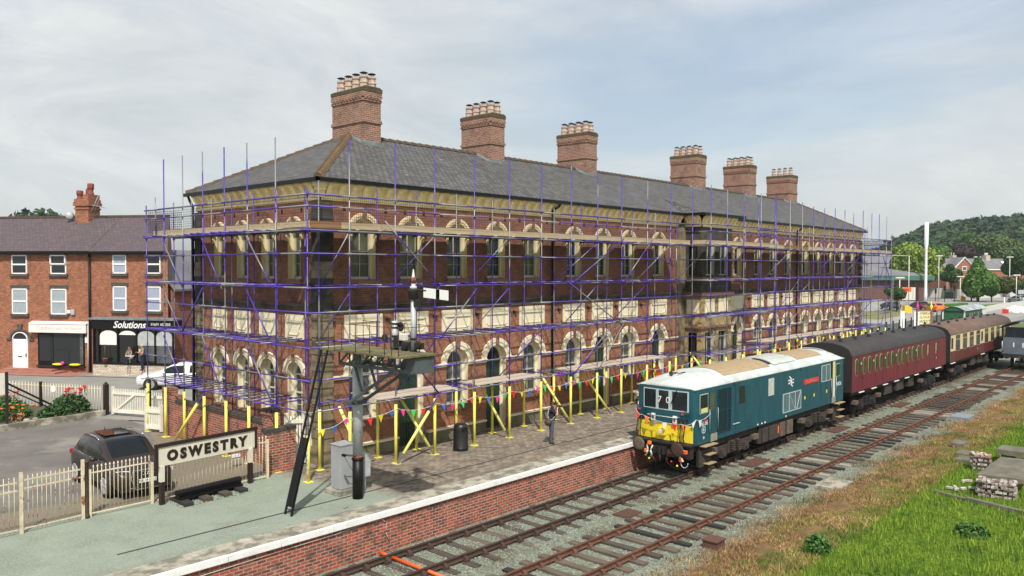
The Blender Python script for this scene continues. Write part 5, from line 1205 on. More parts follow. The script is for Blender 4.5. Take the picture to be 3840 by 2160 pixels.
# ================================================================= RAILINGS
MT['railcream']=mat('railcream',(.68,.62,.46),(.60,.52,.36),6,rough=.6,c3=(.26,.10,.04),s3=3.5,lo3=.66,hi3=.72)
MT['railrusty']=mat('railrusty',(.62,.56,.42),(.50,.40,.26),7,rough=.7,c3=(.22,.075,.03),s3=3.5,lo3=.56,hi3=.62)
def railing(nm,label,p0,p1,h,n,tops,mt,rails,spear=True,z0=0.0,cap=False,cat='railing',r=.0095):
    p0=Vector((*p0,z0));p1=Vector((*p1,z0)); d=p1-p0; E=wempty(nm,label,cat,p0)
    for i in range(n):
        m=MB(); p=p0+d*((i+.5)/n); m.tube(p+Vector((0,0,.06)),p+Vector((0,0,h)),r,6)
        if spear: m.lathe([(.008,0),(.026,.03),(.020,.06),(.003,.10)],p.x,p.y,6,0,False,cz=h-.02)
        m.build('bar',mt,E,uv=False)
    for z in rails:
        m=MB(); m.bar(p0+Vector((0,0,z)),p1+Vector((0,0,z)),.022,.035); m.build('rail',mt,E,uv=False)
    return E
E1=railing('railing','spear topped cream railing in front of the dark parked car','a b' and (-7.86,-.40),(-6.18,-.36),1.38,15,0,'railcream',(.10,1.24))
m=MB(); m.box(-6.19,-.39,0,-6.12,-.33,1.22); m.box(-7.93,-.43,0,-7.87,-.37,1.34); m.build('end_post','railcream',E1,uv=False)
E2=railing('railing','spear topped cream railing behind the station name board, up to the brick pier',(-6.0,-.36),(-2.30,-.28),1.36,30,0,'railcream',(.08,1.22))
m=MB(); m.box(-2.33,-.31,0,-2.27,-.25,1.30); m.build('end_post','railcream',E2,uv=False)
E3=railing('railing','rust streaked cream gate railing, left of the brown iron gatepost',(-9.66,-.57),(-8.08,-.44),1.52,14,0,'railrusty',(.12,1.18,1.40),False)
m=MB(); m.box(-9.70,-.60,0,-9.62,-.54,1.62); m.box(-8.14,-.47,0,-8.06,-.41,1.66); m.build('end_post','railrusty',E3,uv=False)
E4=railing('railing','rusty cream gate leaf cut off by the left edge of the picture',(-11.6,-.62),(-9.76,-.58),1.52,15,0,'railrusty',(.12,1.15,1.36),False)
m=MB(); m.lathe([(.075,0),(.075,.08),(.05,.12),(.05,1.46),(.07,1.48),(.05,1.53),(.09,1.56),(.09,1.60),(.03,1.66),(.01,1.67)],-7.99,-.42,10); o=m.build('gatepost','rust',uv=False); tag(o,'brown rusty iron gatepost with a turned cap between two railings','post')
# back railing by the street, dark posts
E5=railing('railing','low cream railing behind the poppy bed along the street',(-3.0,19.2),(-1.45,15.9),1.35,22,0,'railcream',(.15,1.22),False,r=.015)
E6=railing('railing','low cream railing along the street, left of the dark brown post',(-5.1,23.6),(-3.05,19.3),1.35,24,0,'railcream',(.15,1.22),False,r=.015)
m=MB(); m.box(-3.08,19.18,0,-2.96,19.32,1.4); o=m.build('fence_post','brownpaint'); tag(o,'dark brown post in the middle of the street railing','post')
m=MB(); m.lathe([(.16,0),(.16,.02)],0,0,16,0,True,'x'); m.xf(Matrix.Translation((-2.72,18.5,1.08))@Matrix.Rotation(R(25),4,'Z')); o=m.build('round_sign','white',uv=False); tag(o,'round white disc fixed to the street railing','sign')
m=MB(); m.box(-1.42,15.62,0,-1.22,15.82,1.42); m.lathe([(.16,1.42),(.02,1.56)],-1.32,15.72,4,0,False,rot=PI/4); o=m.build('gatepost','brownpaint'); tag(o,'thick dark brown wooden gatepost at the hinge of the white field gate','post')
# field gate
def picketgate(label,p0,p1,h,n,diag=True,w=.045):
    p0=Vector((*p0,0));p1=Vector((*p1,0)); d=p1-p0; g=d.normalized(); nn=Vector((g.y,-g.x,0))*.03; E=wempty('picket_gate',label,'gate',p0)
    for i in range(n):
        p=p0+d*((i+.5)/n); m=MB(); q=g*w*.5
        m.idx([p-q+Vector((0,0,.12)),p+q+Vector((0,0,.12)),p+q+Vector((0,0,h-.05)),p+Vector((0,0,h)),p-q+Vector((0,0,h-.05))]+[p-q-nn*.6+Vector((0,0,.12)),p+q-nn*.6+Vector((0,0,.12)),p+q-nn*.6+Vector((0,0,h-.05)),p-nn*.6+Vector((0,0,h)),p-q-nn*.6+Vector((0,0,h-.05))],[(0,1,2,3,4),(9,8,7,6,5),(0,5,6,1),(1,6,7,2),(2,7,8,3),(3,8,9,4),(4,9,5,0)]); m.build('picket','railwhite',E,uv=False)
    for z,hh in ((.22,.16),(h-.22,.12)):
        m=MB(); m.bar(p0+nn+Vector((0,0,z)),p1+nn+Vector((0,0,z)),.05,hh); m.build('rail','railwhite',E,uv=False)
    if diag: m=MB(); m.bar(p0+nn*1.6+Vector((0,0,.25))+d*.1,p0+d*.65+nn*1.6+Vector((0,0,h-.25)),.04,.1); m.build('brace','railwhite',E,uv=False)
    for p in (p0,p1): m=MB(); m.box(p.x-.06,p.y-.06,.05,p.x+.06,p.y+.06,h+.08); m.build('stile','railwhite',E,uv=False)
    return E
MT['railwhite']=mat('railwhite',(.74,.72,.63),(.64,.61,.50),3,rough=.6)
picketgate('long white picket field gate with a diagonal brace beside the poppy bed',(-1.15,15.35),(-.33,13.55),1.28,20)
picketgate('short white picket panel against the end of the brick wall',(-1.72,10.35),(-1.42,9.60),1.10,8,False,.075)
picketgate('white picket gate beside the white car at the street',(-.25,13.3),(.4,11.9),1.2,12,False)
picketgate('tall white picket gate between the brick pier and the station corner',(-.85,.9),(-.35,.55),1.75,6,False,.07)
m=MB(); m.box(-.42,.50,.05,-.02,.56,1.75); o=m.build('white_board','railwhite'); tag(o,'plain white board closing the gap at the station corner','board')
# ================================================================= BRICK YARD WALL
BW=wempty('yard_wall','red brick yard wall with a dark coping running beside the station end','wall',(-1.3,5,0))
m=MB(); m.box(-1.42,1.5,-.05,-1.14,9.45,1.45); m.box(-1.45,8.7,1.45,-1.11,9.45,1.98); m.box(-1.45,8.25,1.45,-1.11,8.7,1.72); m.box(-1.45,.95,-.05,-1.08,1.5,1.92); m.build('wall','brick_wall',BW)
m=MB(); m.box(-1.46,1.5,1.45,-1.10,8.25,1.56); m.build('coping',brickmat('engbrick',(.06,.05,.05),(.10,.07,.06),(.03,.028,.026),bw=.075,rh=.3,ms=.012),BW)
m=MB(); m.box(-1.46,.93,1.92,-1.07,1.52,2.02); m.build('coping','engb' if 'engb' in MT else 'matblack',BW)
PW_=wempty('brick_pier','weathered brick pier with a dark brick top at the end of the railings','pier',(-1.5,.5,0))
m=MB(); m.box(-2.05,.12,-.05,-.98,.46,1.40); m.build('pier_body','brick_wall',PW_); m=MB(); m.box(-2.08,.10,1.40,-.95,.48,1.53); m.build('coping','stone_dark',PW_)
# ================================================================= FLOWER BED, SIGN POST
m=MB(); kp=[(-12,13.9),(-5.9,14.85),(-4.3,15.15),(-2.9,15.2),(-2.1,15.35),(-1.5,15.5)]
for a,b in zip(kp,kp[1:]): m.bar((*a,.12),(*b,.12),.22,.30)
struct(m.build('bed_kerb','coping'))
m=MB(); m.poly([(*p,.2) for p in kp]+[(-1.5,16.3,.2),(-2.9,19,.2),(-5,23.4,.2),(-12,24,.2)]); struct(m.build('flower_bed',mat('soil',(.06,.05,.035),(.09,.085,.05),4,rough=1)))
def clump(nm,x,y,z,rx,ry,h,n,s,mt,label,cat='plant',grp=None,low=.0):
    P=rng.normal(0,1,(n,3)); P/=np.linalg.norm(P,axis=1)[:,None]; rr=rng.uniform(.35,1,n)**.6; C=np.stack([x+P[:,0]*rx*rr,y+P[:,1]*ry*rr,z+low+np.abs(P[:,2])*h*rr],1)
    A=rng.normal(0,1,(n,3)); A/=np.linalg.norm(A,axis=1)[:,None]; Bb=np.cross(A,rng.normal(0,1,(n,3))); Bb/=np.linalg.norm(Bb,axis=1)[:,None]; S_=s*rng.uniform(.6,1.3,(n,1))
    V=np.stack([C-A*S_,C+Bb*S_*.6,C+A*S_,C-Bb*S_*.6],1); o=fmesh(nm,V,mt)
    if label: tag(o,label,cat,grp)
    return o
MT['poppy']=mat('poppy',(.72,.018,.01),(.55,.015,.015),8,rough=1,isl=.3); MT['poppyo']=mat('poppyo',(.85,.18,.02),rough=.6)
def poppyplant(x,y,rx,ry,h,n,nf,label,mt='leafy',fm='poppy'):
    E=clump('poppy_plant',x,y,.2,rx,ry,h,n,.075,mt,label,'plant','flowering plants in the street bed')
    for k in range(nf):
        a=rng.uniform(0,2*PI); r=rng.uniform(.2,1); px_,py_=x+rx*r*math.cos(a),y+ry*r*math.sin(a); z=.2+h*rng.uniform(.9,1.35)
        m=MB(); m.tube((px_,py_,z-.3),(px_,py_,z),.008,4,1); s=rng.uniform(.05,.09); m.lathe([(.01,-.03),(s,.0),(s*1.1,.04),(s*.5,.02)],px_,py_,7,0,True,cz=z); m.build('flower',[fm,'leafy'],E,uv=False)
poppyplant(-2.6,16.6,.95,.8,.85,1500,16,'tall bushy poppy plant with scarlet blooms near the gate','leafdark'); poppyplant(-4.9,18.8,1.2,1.1,.75,1500,14,'grassy poppy clump with red blooms by the brown post')
poppyplant(-6.6,19.3,1.3,1.2,.7,1300,15,'poppy clump with red blooms near the left edge of the bed'); poppyplant(-5.0,16.9,1.0,.7,.45,900,9,'low clump of orange flowers at the front of the bed','leafy','poppyo')
clump('shrub',-3.6,15.7,.15,.75,.5,.6,900,.09,'leafdark','dark leafy shrub hanging over the bed kerb'); clump('grass_tuft',-5.1,15.6,.2,.35,.3,.45,350,.09,'drygrass','yellowish ornamental grass tuft at the front of the bed')
m=MB(); m.ball((-5.75,16.4,.38),.17,10,6); m.ball((-5.9,16.6,.5),.13,10,6); o=m.build('blue_bag',mat('bluebag',(.03,.30,.75),rough=.4),uv=False); tag(o,'bright blue plastic bag at the left end of the flower bed','bag')
for k,(x,y,r) in enumerate([(-4.8,15.35,.16),(-4.45,15.4,.14),(-5.4,15.3,.12)]):
    m=MB(); m.ball((x,y,.25),r,8,5,sz=.6); o=m.build('stone','coping',uv=False); tag(o,['pale rounded stone in the flower bed, largest of three','pale stone in the flower bed, nearest the gate','small pale stone in the flower bed, nearest the bag'][k],'stone','stones edging the flower bed')
NB=wempty('notice_board','white notice board edge on dark braced posts at the left edge','sign',(-5.66,15.0,0))
m=MB(); m.box(-5.70,14.96,0,-5.60,15.06,2.5); m.bar((-5.62,15.0,2.0),(-3.1,16.9,.45),.05,.07); m.bar((-5.62,15.0,1.75),(-3.3,17.0,.4),.03,.05); m.build('post','matblack',NB); m=MB(); m.box(-7.4,15.02,1.55,-5.72,15.07,2.45); m.build('board','railwhite',NB)
m=MB(); q=at(579,1512,0.4); m.box(-.72,12.45,0,-.60,12.57,2.0); o=m.build('gatepost','matblack'); tag(o,'slim black post standing behind the end of the brick wall','post')
# ================================================================= THIRD RAIL DISPLAY AT THE SIGN
OB=wempty('rail_chair_display','black painted iron trough on black sleepers under the station name board','railway display',(-4.6,-1.0,0))
m=MB(); a=Vector((-5.66,-.90,.20)); b=Vector((-3.55,-.72,.20)); dd=(b-a).normalized(); s_=Vector((dd.y,-dd.x,0))
pr=[(-.20,0),(.20,0),(.20,.05),(.09,.06),(.12,.20),(.06,.26),(-.06,.26),(-.12,.20),(-.09,.06),(-.20,.05)]
m.loft([[p+s_*x+Vector((0,0,z-.08)) for x,z in pr] for p in (a,b)],sm=False); m.build('trough','black',OB,uv=False)
for k,x in enumerate((-5.55,-4.92,-4.28,-3.72)):
    m=MB(); m.box(x-.14,-1.45+.05*k,.0,x+.14,-.5+.05*k,.12); m.build('sleeper','tie_black' if k in(0,3) else 'tie_dark',OB,uv=False,bevel=.01)
st=stones('ballast_pile',1800,-5.75,-3.5,-1.40,-.6,.005,.02,.05,'stone_bits'); st['label']='patch of grey stones around the sleepers under the name board'
# ================================================================= BIN, FLOODLIGHTS
m=MB(); m.lathe([(.30,0),(.30,.10),(.285,.12),(.285,.78),(.27,.95),(.20,1.02),(.05,1.045),(.01,1.05)],4.98,-1.94,20); m.lathe([(.305,.10),(.305,.125)],4.98,-1.94,20); LB=wempty('litter_bin','black cylindrical litter bin with a domed top on the platform','bin',(4.98,-1.94,0)); m.build('bin_body',mat('binblack',(.012,.012,.013),rough=.35),LB,uv=False)
m=MB(); m.box(-.13,-.02,-.07,.13,.02,.07); m.xf(Matrix.Translation((4.98-.05,-1.94-.272,.84))@Matrix.Rotation(R(-10),4,'Z')); m.build('bin_opening',mat('voidblack',(.002,.002,.002),rough=1),LB,uv=False)
for x,y,z in ((-2.25,1.9,.35),(-5.05,1.05,.55)):
    m=MB(); m.box(x-.15,y-.05,z,x+.15,y+.05,z+.10); m.box(x-.15,y-.03,z-.10,x+.15,y+.05,z-.01,1); m.tube((x,y,0),(x,y,z),.02,5,1); o=m.build('floodlight',['white','greysteel'],uv=False); tag(o,'small white floodlight on the gravel, right of the parked car' if x>-3 else 'small white floodlight beside the left post of the name board','light','floodlights behind the railing')
# ================================================================= CARS
MT['tyre']=mat('tyre',(.015,.015,.016),rough=.85); MT['alloy']=mat('alloy',(.55,.56,.58),rough=.25,metal=.7); MT['chrome']=mat('chrome',(.6,.61,.63),rough=.15,metal=.9)
MT['carglass']=mat('carglass',(.008,.011,.011),rough=.04,spec=.45); MT['headlight']=mat('headlight',(.55,.58,.62),rough=.08,spec=.8); MT['taillight']=mat('taillight',(.35,.01,.01),rough=.2)
def carpaint(n,c): MT[n]=mat(n,c,rough=.35,metal=.1,coat=.2); return n
def car(label,loc,rz,paint,L=4.4,Wd=1.83,H=1.60,hood=1.0,belt=1.0,wsb=1.2,wst=2.05,rre=3.55,rbe=4.15,nose=.72,detail=True,plate=None,wr=.34,wa=(.88,3.45),extra=None,name='parked_car',rails=False):
    E=empty(name,label,'car',loc,rz); w=Wd/2
    def ring(y,wf,zb,zs,zt):
        h=w*wf; P=[(h*.80,zb),(h*.97,zb+.08),(h,zb+.28),(h*1.0,zs-.22),(h*.975,zs-.06),(h*.88,zt-.005 if zt-zs>.0 else zs),(h*.45,zt+.012),(0,zt+.018)]
        return [(x,y,z) for x,z in P]+[(-x,y,z) for x,z in P[-2::-1]]
    st=[(0.0,.62,.42,nose-.06,nose-.08),(.06,.80,.26,nose+.02,nose),(.18,.90,.22,nose+.12,nose+.09),(.45,.97,.21,hood-.10,hood-.11),(.9,.995,.21,hood-.03,hood-.03),(wsb,1,.21,belt,hood+.02),(wst+.3,1,.21,belt+.02,belt+.02),(rre-.3,1,.21,belt+.05,belt+.05),(rbe-.25,.985,.23,belt+.05,belt+.05),(L-.14,.93,.28,belt-.02,belt-.02),(L-.03,.84,.34,belt-.22,belt-.22),(L,.70,.42,belt-.36,belt-.37)]
    m=MB(); m.loft([ring(*s) for s in st]); Bd=m.build('body',paint,E,uv=False); sb=Bd.modifiers.new('s','SUBSURF'); sb.levels=1; sb.render_levels=2
    # greenhouse: one shell, painted pillars and roof, glass faces split off as the windows
    b=belt-.02; mid=(wst+rre)/2+.05
    def gring(y,hb,ht,z1): return [(hb,y,b),(hb*.62+ht*.38+.02,y,b+(z1-b)*.5),(ht+.025,y,b+(z1-b)*.88),(ht-.05,y,z1),(0,y,z1+.022*min(1,(z1-b)*3)),(-ht+.05,y,z1),(-ht-.025,y,b+(z1-b)*.88),(-hb*.62-ht*.38-.02,y,b+(z1-b)*.5),(-hb,y,b)]
    hh=H-b; t=lambda f,y0,y1: y0+(y1-y0)*f
    gs=[(wsb-.08,w*.80,w*.78,b+.01,0),(wsb,w*.82,w*.78,b+.06,1),(t(.45,wsb,wst),w*.88,w*.80,b+hh*.5,2),(t(.9,wsb,wst),w*.92,w*.76,b+hh*.9,2),(wst+.06,w*.93,w*.75,H-.045,3),(mid-.05,w*.945,w*.75,H,4),(mid+.05,w*.945,w*.75,H,3),(rre-.05,w*.93,w*.71,H-.05,5),(t(.25,rre,rbe),w*.91,w*.68,b+hh*.86,6),(t(.85,rre,rbe),w*.85,w*.70,b+hh*.25,0),(rbe,w*.82,w*.72,b+.02,0)]
    m=MB(); rings=[gring(*g_[:4]) for g_ in gs]
    GL={0:(),1:(3,4),2:(0,1,3,4,6,7),3:(0,1,6,7),4:(),5:(0,1,3,4,6,7),6:(3,4)}
    n9=9; m.v=[p for r_ in rings for p in r_]
    for j_ in range(len(rings)-1):
        for i_ in range(8): m.f.append((j_*n9+i_,j_*n9+i_+1,(j_+1)*n9+i_+1,(j_+1)*n9+i_)); m.m.append(1 if i_ in GL[gs[j_][4]] else 0); m.s.append(True)
    R0=m.build('roof',[paint,'carglass'],E,uv=False); sb=R0.modifiers.new('s','SUBSURF'); sb.levels=2; sb.render_levels=2
    dg=bpy.context.evaluated_depsgraph_get(); me=bpy.data.meshes.new_from_object(R0.evaluated_get(dg)); R0.modifiers.clear()
    for part,mi in (('roof',0),('window',1)):
        q=MB(); vm={}
        for p_ in me.polygons:
            if p_.material_index!=mi: continue
            f_=[]
            for vi in p_.vertices:
                if vi not in vm: vm[vi]=len(q.v); c_=me.vertices[vi].co; q.v.append((c_.x,c_.y,c_.z))
                f_.append(vm[vi])
            q.f.append(tuple(f_)); q.m.append(0); q.s.append(True)
        o_=q.build(part,[paint if mi==0 else 'carglass'],E,uv=False)
    bpy.data.objects.remove(R0)
    zb=belt+.03; zt=H-.06
    for yy in wa:
        for s in (-1,1):
            m=MB(); m.lathe([(.01,-.01),(wr+.05,-.01),(wr+.05,.03)],s*w*.985,yy,20,0,True,'x',wr+.0); m.build('wheel_arch','tyre',E,uv=False)
            m=MB(); m.lathe([(wr*.6,-.10),(wr,-.09),(wr,.09),(wr*.95,.11),(wr*.66,.11)],0,0,22,0,True,'x'); m.xf(Matrix.Translation((s*w*.93,yy,wr))@(Matrix.Rotation(PI,4,'Z') if s<0 else Matrix.Identity(4))); Wh=m.build('wheel','tyre',E,uv=False)
            m=MB(); 
            for k in range(5 if detail else 3):
                t=2*PI*k/5; m.bar((0,0,0),(0,math.cos(t)*wr*.68,math.sin(t)*wr*.68),.03,.07,up=(1,0,0))
            m.lathe([(wr*.70,0),(wr*.70,.02),(wr*.62,.02)],0,0,18,0,True,'x'); m.lathe([(.07,0),(.05,.03)],0,0,8,0,True,'x'); m.xf(Matrix.Translation((s*(w*.93+.105),yy,wr))@(Matrix.Rotation(PI,4,'Z') if s<0 else Matrix.Identity(4))); m.build('rim','alloy',Wh,uv=False)
    for s in (-1,1):
        m=MB(); m.prism([(s*w*.48,.17),(s*w*.86,.30),(s*w*.93,.62),(s*w*.80,.40)],nose-.02,nose+.13,'z'); m.build('headlight','headlight',E,uv=False,bevel=.02)
        m=MB(); m.box(s*w*.60,L-.12,belt-.22,s*w*.93,L-.02,belt-.06); m.build('tail_light','taillight',E,uv=False,bevel=.02)
        m=MB(); m.ball((s*(w+.10),wsb+.42,belt+.06),.11,10,6,sz=.7); m.bar((s*w*.92,wsb+.45,belt),(s*(w+.06),wsb+.43,belt+.03),.05,.04); m.build('door_mirror',paint,E,uv=False)
    if detail:
        m=MB(); m.prism([(-.40,nose+.13),(.40,nose+.13),(.46,nose-.08),(.33,nose-.40),(-.33,nose-.40),(-.46,nose-.08)],-.035,.06,'y'); gr=m.build('grille','matblack',E,uv=False)
        m=MB(); P=[(-.42,nose+.15),(.42,nose+.15),(.485,nose-.08),(.35,nose-.42),(-.35,nose-.42),(-.485,nose-.08)]
        for a,b2 in zip(P,P[1:]+P[:1]): m.bar((a[0],-.03,a[1]),(b2[0],-.03,b2[1]),.03,.03)
        for s in (-1,1): m.bar((s*w*.45,.04,.34),(s*w*.78,.14,.36),.03,.03)
        m.build('grille_trim','chrome',gr,uv=False)
        m=MB(); 
        for k in range(4):
            c=(-.135+.09*k,nose+.04); pts=[(c[0]+.055*math.cos(t),-.045,c[1]+.055*math.sin(t)) for t in [2*PI*j/10 for j in range(11)]]; m.path(pts,.009,5)
        m.build('ring_emblem','chrome',gr,uv=False)
        m=MB(); m.box(-.26,-.055,nose-.23,.26,-.04,nose-.12); PL=m.build('number_plate','white',E,uv=False)
        if plate: text('plate_text',plate,.115,'black',PL,Matrix(((1,0,0,0),(0,0,-1,-.058),(0,1,0,nose-.175),(0,0,0,1))),.002)
        m=MB(); m.box(-w*.82,.06,.24,w*.82,.12,.33); m.build('bumper_grille','tyre',E,uv=False)
    if rails:
        for s in (-1,1):
            m=MB(); pts=[(s*w*.74,wst+.1,H-.05),(s*w*.74,wst+.35,H+.025),(s*w*.73,rre-.35,H+.02),(s*w*.70,rre-.05,H-.06)]; m.path(pts,.022,6); m.build('roof_rail','chrome',E,uv=False)
            m=MB(); pts=[(s*w*.93,wsb+.35,zb-.03),(s*w*.965,mid,zb-.03),(s*w*.94,rre+.2,zb+.0)]; m.path(pts,.012,5); m.build('window_trim','chrome',E,uv=False)
        m=MB(); m.poly([(-w*.5,wst+.3,H+.03),(w*.5,wst+.3,H+.03),(w*.48,rre-.25,H+.022),(-w*.48,rre-.25,H+.022)]); m.build('sunroof','carglass',E,uv=False)
        m=MB(); m.lathe([(.02,0),(.004,.12)],0,rre-.05,6,0,True,cz=H-.03); m.build('aerial','black',E,uv=False)
    return E
carpaint('bronze',(.030,.019,.016)); carpaint('carwhite',(.72,.73,.74)); carpaint('carnavy',(.02,.03,.05)); carpaint('carblack',(.015,.016,.02)); carpaint('carsilver',(.32,.36,.42)); carpaint('carorange',(.80,.13,.02))
car('dark bronze SUV parked behind the cream railing, nose to the platform',(-5.96,.42,0),R(-2),'bronze',L=4.38,Wd=1.83,H=1.58,plate='NK14 XAG',rails=True,wa=(.86,3.45),rbe=4.2,rre=3.6,wr=.36,wst=1.95)
car('white hatchback parked in the street behind the scaffold',(3.25,23.0,0),R(-128),'carwhite',detail=False,H=1.48,hood=.95,belt=.95,plate=None)
# ================================================================= PEOPLE AND DOG
MT['skin']=mat('skin',(.50,.27,.19),rough=.6); MT['navy']=mat('navy',(.012,.012,.035),rough=.9); MT['jeans']=mat('jeans',(.075,.085,.13),(.055,.065,.10),6,rough=.9); MT['leather']=mat('leather',(.06,.03,.02),rough=.6); MT['hair']=mat('hair',(.16,.13,.11),rough=.9); MT['camblack']=mat('camblack',(.01,.01,.01),rough=.4)
MT['hairbrown']=mat('hairbrown',(.20,.09,.04),rough=.8); MT['hairpale']=mat('hairpale',(.45,.36,.26),rough=.8); MT['shirtgrey']=mat('shirtgrey',(.20,.18,.17),rough=.9)
def figure(name,nodes,edges,mats,M,parent=None,sub=2):
    """nodes: name->(x,y,z,r); edges: (a,b,material index) grown as one skin"""
    ks=list(nodes); me=bpy.data.meshes.new(name); me.from_pydata([nodes[k][:3] for k in ks],[(ks.index(a),ks.index(b)) for a,b,_ in edges],[])
    o=bpy.data.objects.new(name,me); COL.objects.link(o); o.modifiers.new('k','SKIN'); sm=o.modifiers.new('s','SUBSURF'); sm.levels=sub; sm.render_levels=sub
    sv=me.skin_vertices[0].data
    for i,k in enumerate(ks):
        r=nodes[k][3]; sv[i].radius=(r,r) if not isinstance(r,tuple) else r
    sv[0].use_root=True
    dg=bpy.context.evaluated_depsgraph_get(); me2=bpy.data.meshes.new_from_object(o.evaluated_get(dg)); bpy.data.objects.remove(o)
    me2.materials.clear()
    for q in mats: me2.materials.append(MT[q])
    E=[(Vector(nodes[a][:3]),Vector(nodes[b][:3]),mi,nodes[a][3] if not isinstance(nodes[a][3],tuple) else nodes[a][3][0]) for a,b,mi in edges]
    for p in me2.polygons:
        c=p.center; best=9; bi=0
        for a,b,mi,r in E:
            d=b-a; t=max(0,min(1,(c-a).dot(d)/max(d.length_squared,1e-9))); q=(c-(a+d*t)).length-r*.8
            if q<best: best=q; bi=mi
        p.material_index=bi; p.use_smooth=True
    me2.transform(M); q=bpy.data.objects.new(name,me2); COL.objects.link(q); setpar(q,parent); return q
def human(arms,legs,lean=0,seated=False):
    n={'pelvis':(0,0,.93,.135),'waist':(.01+lean*.3,0,1.08,.135),'chest':(.0+lean*.7,0,1.28,.16),'neckb':(.0+lean,0,1.43,.085),'neck':(.02+lean,0,1.50,.055),'skull':(.035+lean,0,1.60,.085),'crown':(.02+lean,0,1.68,.075),
       'hipL':(0,.09,.90,.10),'hipR':(0,-.09,.90,.10),'shL':(lean*.9,.17,1.40,.065),'shR':(lean*.9,-.17,1.40,.065)}
    e=[('pelvis','waist',1),('waist','chest',1),('chest','neckb',1),('neckb','neck',0),('neck','skull',0),('skull','crown',0),('pelvis','hipL',2),('pelvis','hipR',2),('neckb','shL',1),('neckb','shR',1)]
    for s in 'LR':
        kn,an,to=legs[s]; n['kn'+s]=(*kn,.062); n['an'+s]=(*an,.045); n['toe'+s]=(*to,.04); e+=[('hip'+s,'kn'+s,2),('kn'+s,'an'+s,2),('an'+s,'toe'+s,3)]
        el_,wr_=arms[s]; n['el'+s]=(*el_,.042); n['wr'+s]=(*wr_,.026); sh=Vector(n['sh'+s][:3]); mid=sh.lerp(Vector(el_),.6); n['sl'+s]=(*mid,.055); e+=[('sh'+s,'sl'+s,1),('sl'+s,'el'+s,0),('el'+s,'wr'+s,0)]
        w=Vector(wr_); d=(w-Vector(el_)).normalized(); sd=d.cross(Vector((0,0,1))); sd=sd.normalized() if sd.length>.1 else Vector((0,1,0)); pm=w+d*.05; n['pm'+s]=(*pm,.030); e.append(('wr'+s,'pm'+s,0))
        for k,(o_,l_) in enumerate(((-.030,.055),(-.010,.068),(.010,.064),(.028,.050))):
            a=pm+sd*o_+d*.03; b=a+d*l_*.6; c=b+d*l_*.3+Vector((0,0,-.02)); n[f'f{k}{s}']=(*a,.010); n[f'g{k}{s}']=(*b,.009); n[f'h{k}{s}']=(*c,.008); e+=[('pm'+s,f'f{k}{s}',0),(f'f{k}{s}',f'g{k}{s}',0),(f'g{k}{s}',f'h{k}{s}',0)]
        a=w+d*.03+sd*.045; n['t'+s]=(*a,.010); n['u'+s]=(*(a+d*.03+sd*.012),.009); e+=[('wr'+s,'t'+s,0),('t'+s,'u'+s,0)]
    return n,e
def face(P,M,lean,hat=None,hair='hair'):
    cx,cz=.035+lean,1.61
    f=MB(); f.lathe([(.012,-.02),(.016,0),(.010,.025),(.004,.04)],cx+.088,0,6,0,True,cz=cz-.02); f.xf(M); f.build('nose','skin',P,uv=False)
    f=MB(); f.box(cx+.078,-.022,cz-.058,cx+.084,.022,cz-.050); f.xf(M); f.build('mouth','pot_red',P,uv=False)
    for s in (-1,1):
        f=MB(); f.ball((cx+.074,s*.03,cz+.012),.010,6,4); f.xf(M); f.build('eye','black',P,uv=False)
        f=MB(); f.ball((cx-.005,s*.083,cz-.005),.022,6,5,sz=1.3); f.xf(M); f.build('ear','skin',P,uv=False)
    f=MB(); f.lathe([(.090,-.02),(.096,.02),(.088,.07),(.05,.105),(.01,.115)],cx-.012,0,14,0,True,cz=cz+(.0 if not hat else .01)); f.xf(M); f.build('hair',hair,P,uv=False)
    if hat:
        f=MB(); f.lathe([(.100,.035),(.104,.06),(.095,.10),(.05,.128),(.01,.132)],cx-.008,0,16,0,True,cz=cz); f.prism([(cx+.06,-.07),(cx+.15,-.055),(cx+.175,0),(cx+.15,.055),(cx+.06,.07)],cz+.035,cz+.047,'z'); f.xf(M); f.build('cap',hat,P,uv=False)
ang=math.atan2(-.60,.80); MP=Matrix.Translation((8.17,-3.80,.0))@Matrix.Rotation(ang,4,'Z')@Matrix.Scale(.965,4)
P1=wempty('person','person in navy top, grey trousers and dark cap on the platform, raising a camera','person',(8.17,-3.80,0))
n,e=human({'L':((.22,.21,1.22),(.24,.06,1.52)),'R':((.20,-.22,1.20),(.25,-.06,1.50))},{'L':((.04,.10,.50),(-.02,.11,.09),(.15,.13,.045)),'R':((.02,-.10,.50),(-.04,-.10,.09),(.13,-.12,.045))},.03)
for k in ('hipL','hipR'): n[k]=(*n[k][:3],.115)
for k in ('knL','knR'): n[k]=(*n[k][:3],.078)
for k in ('anL','anR'): n[k]=(*n[k][:3],.062)
n['pelvis']=(-.01,0,.95,.165); n['waist']=(.03,0,1.10,.175); n['chest']=(.03,0,1.28,.175)
figure('body',n,e,['skin','navy','jeans','leather'],MP,P1); face(P1,MP,.03,'camblack')
m=MB(); m.ball((-.16,-.16,.92),.155,10,8,sz=.9); m.xf(MP); m.build('bag_pouch' if False else 'shoulder_bag','leather',P1,uv=False)
m=MB(); m.path([(-.12,-.2,1.0),(-.17,-.12,1.2),(-.10,.02,1.42),(.0,.12,1.47),(.15,.10,1.3)],.014,5); m.path([(.18,-.1,1.2),(.0,-.22,1.05),(-.14,-.2,1.0)],.014,5); m.xf(MP); m.build('bag_strap','boardtop',P1,uv=False)
CM=wempty('camera','black camera with a long lens held up to the face','camera',MP@Vector((.3,0,1.53)))
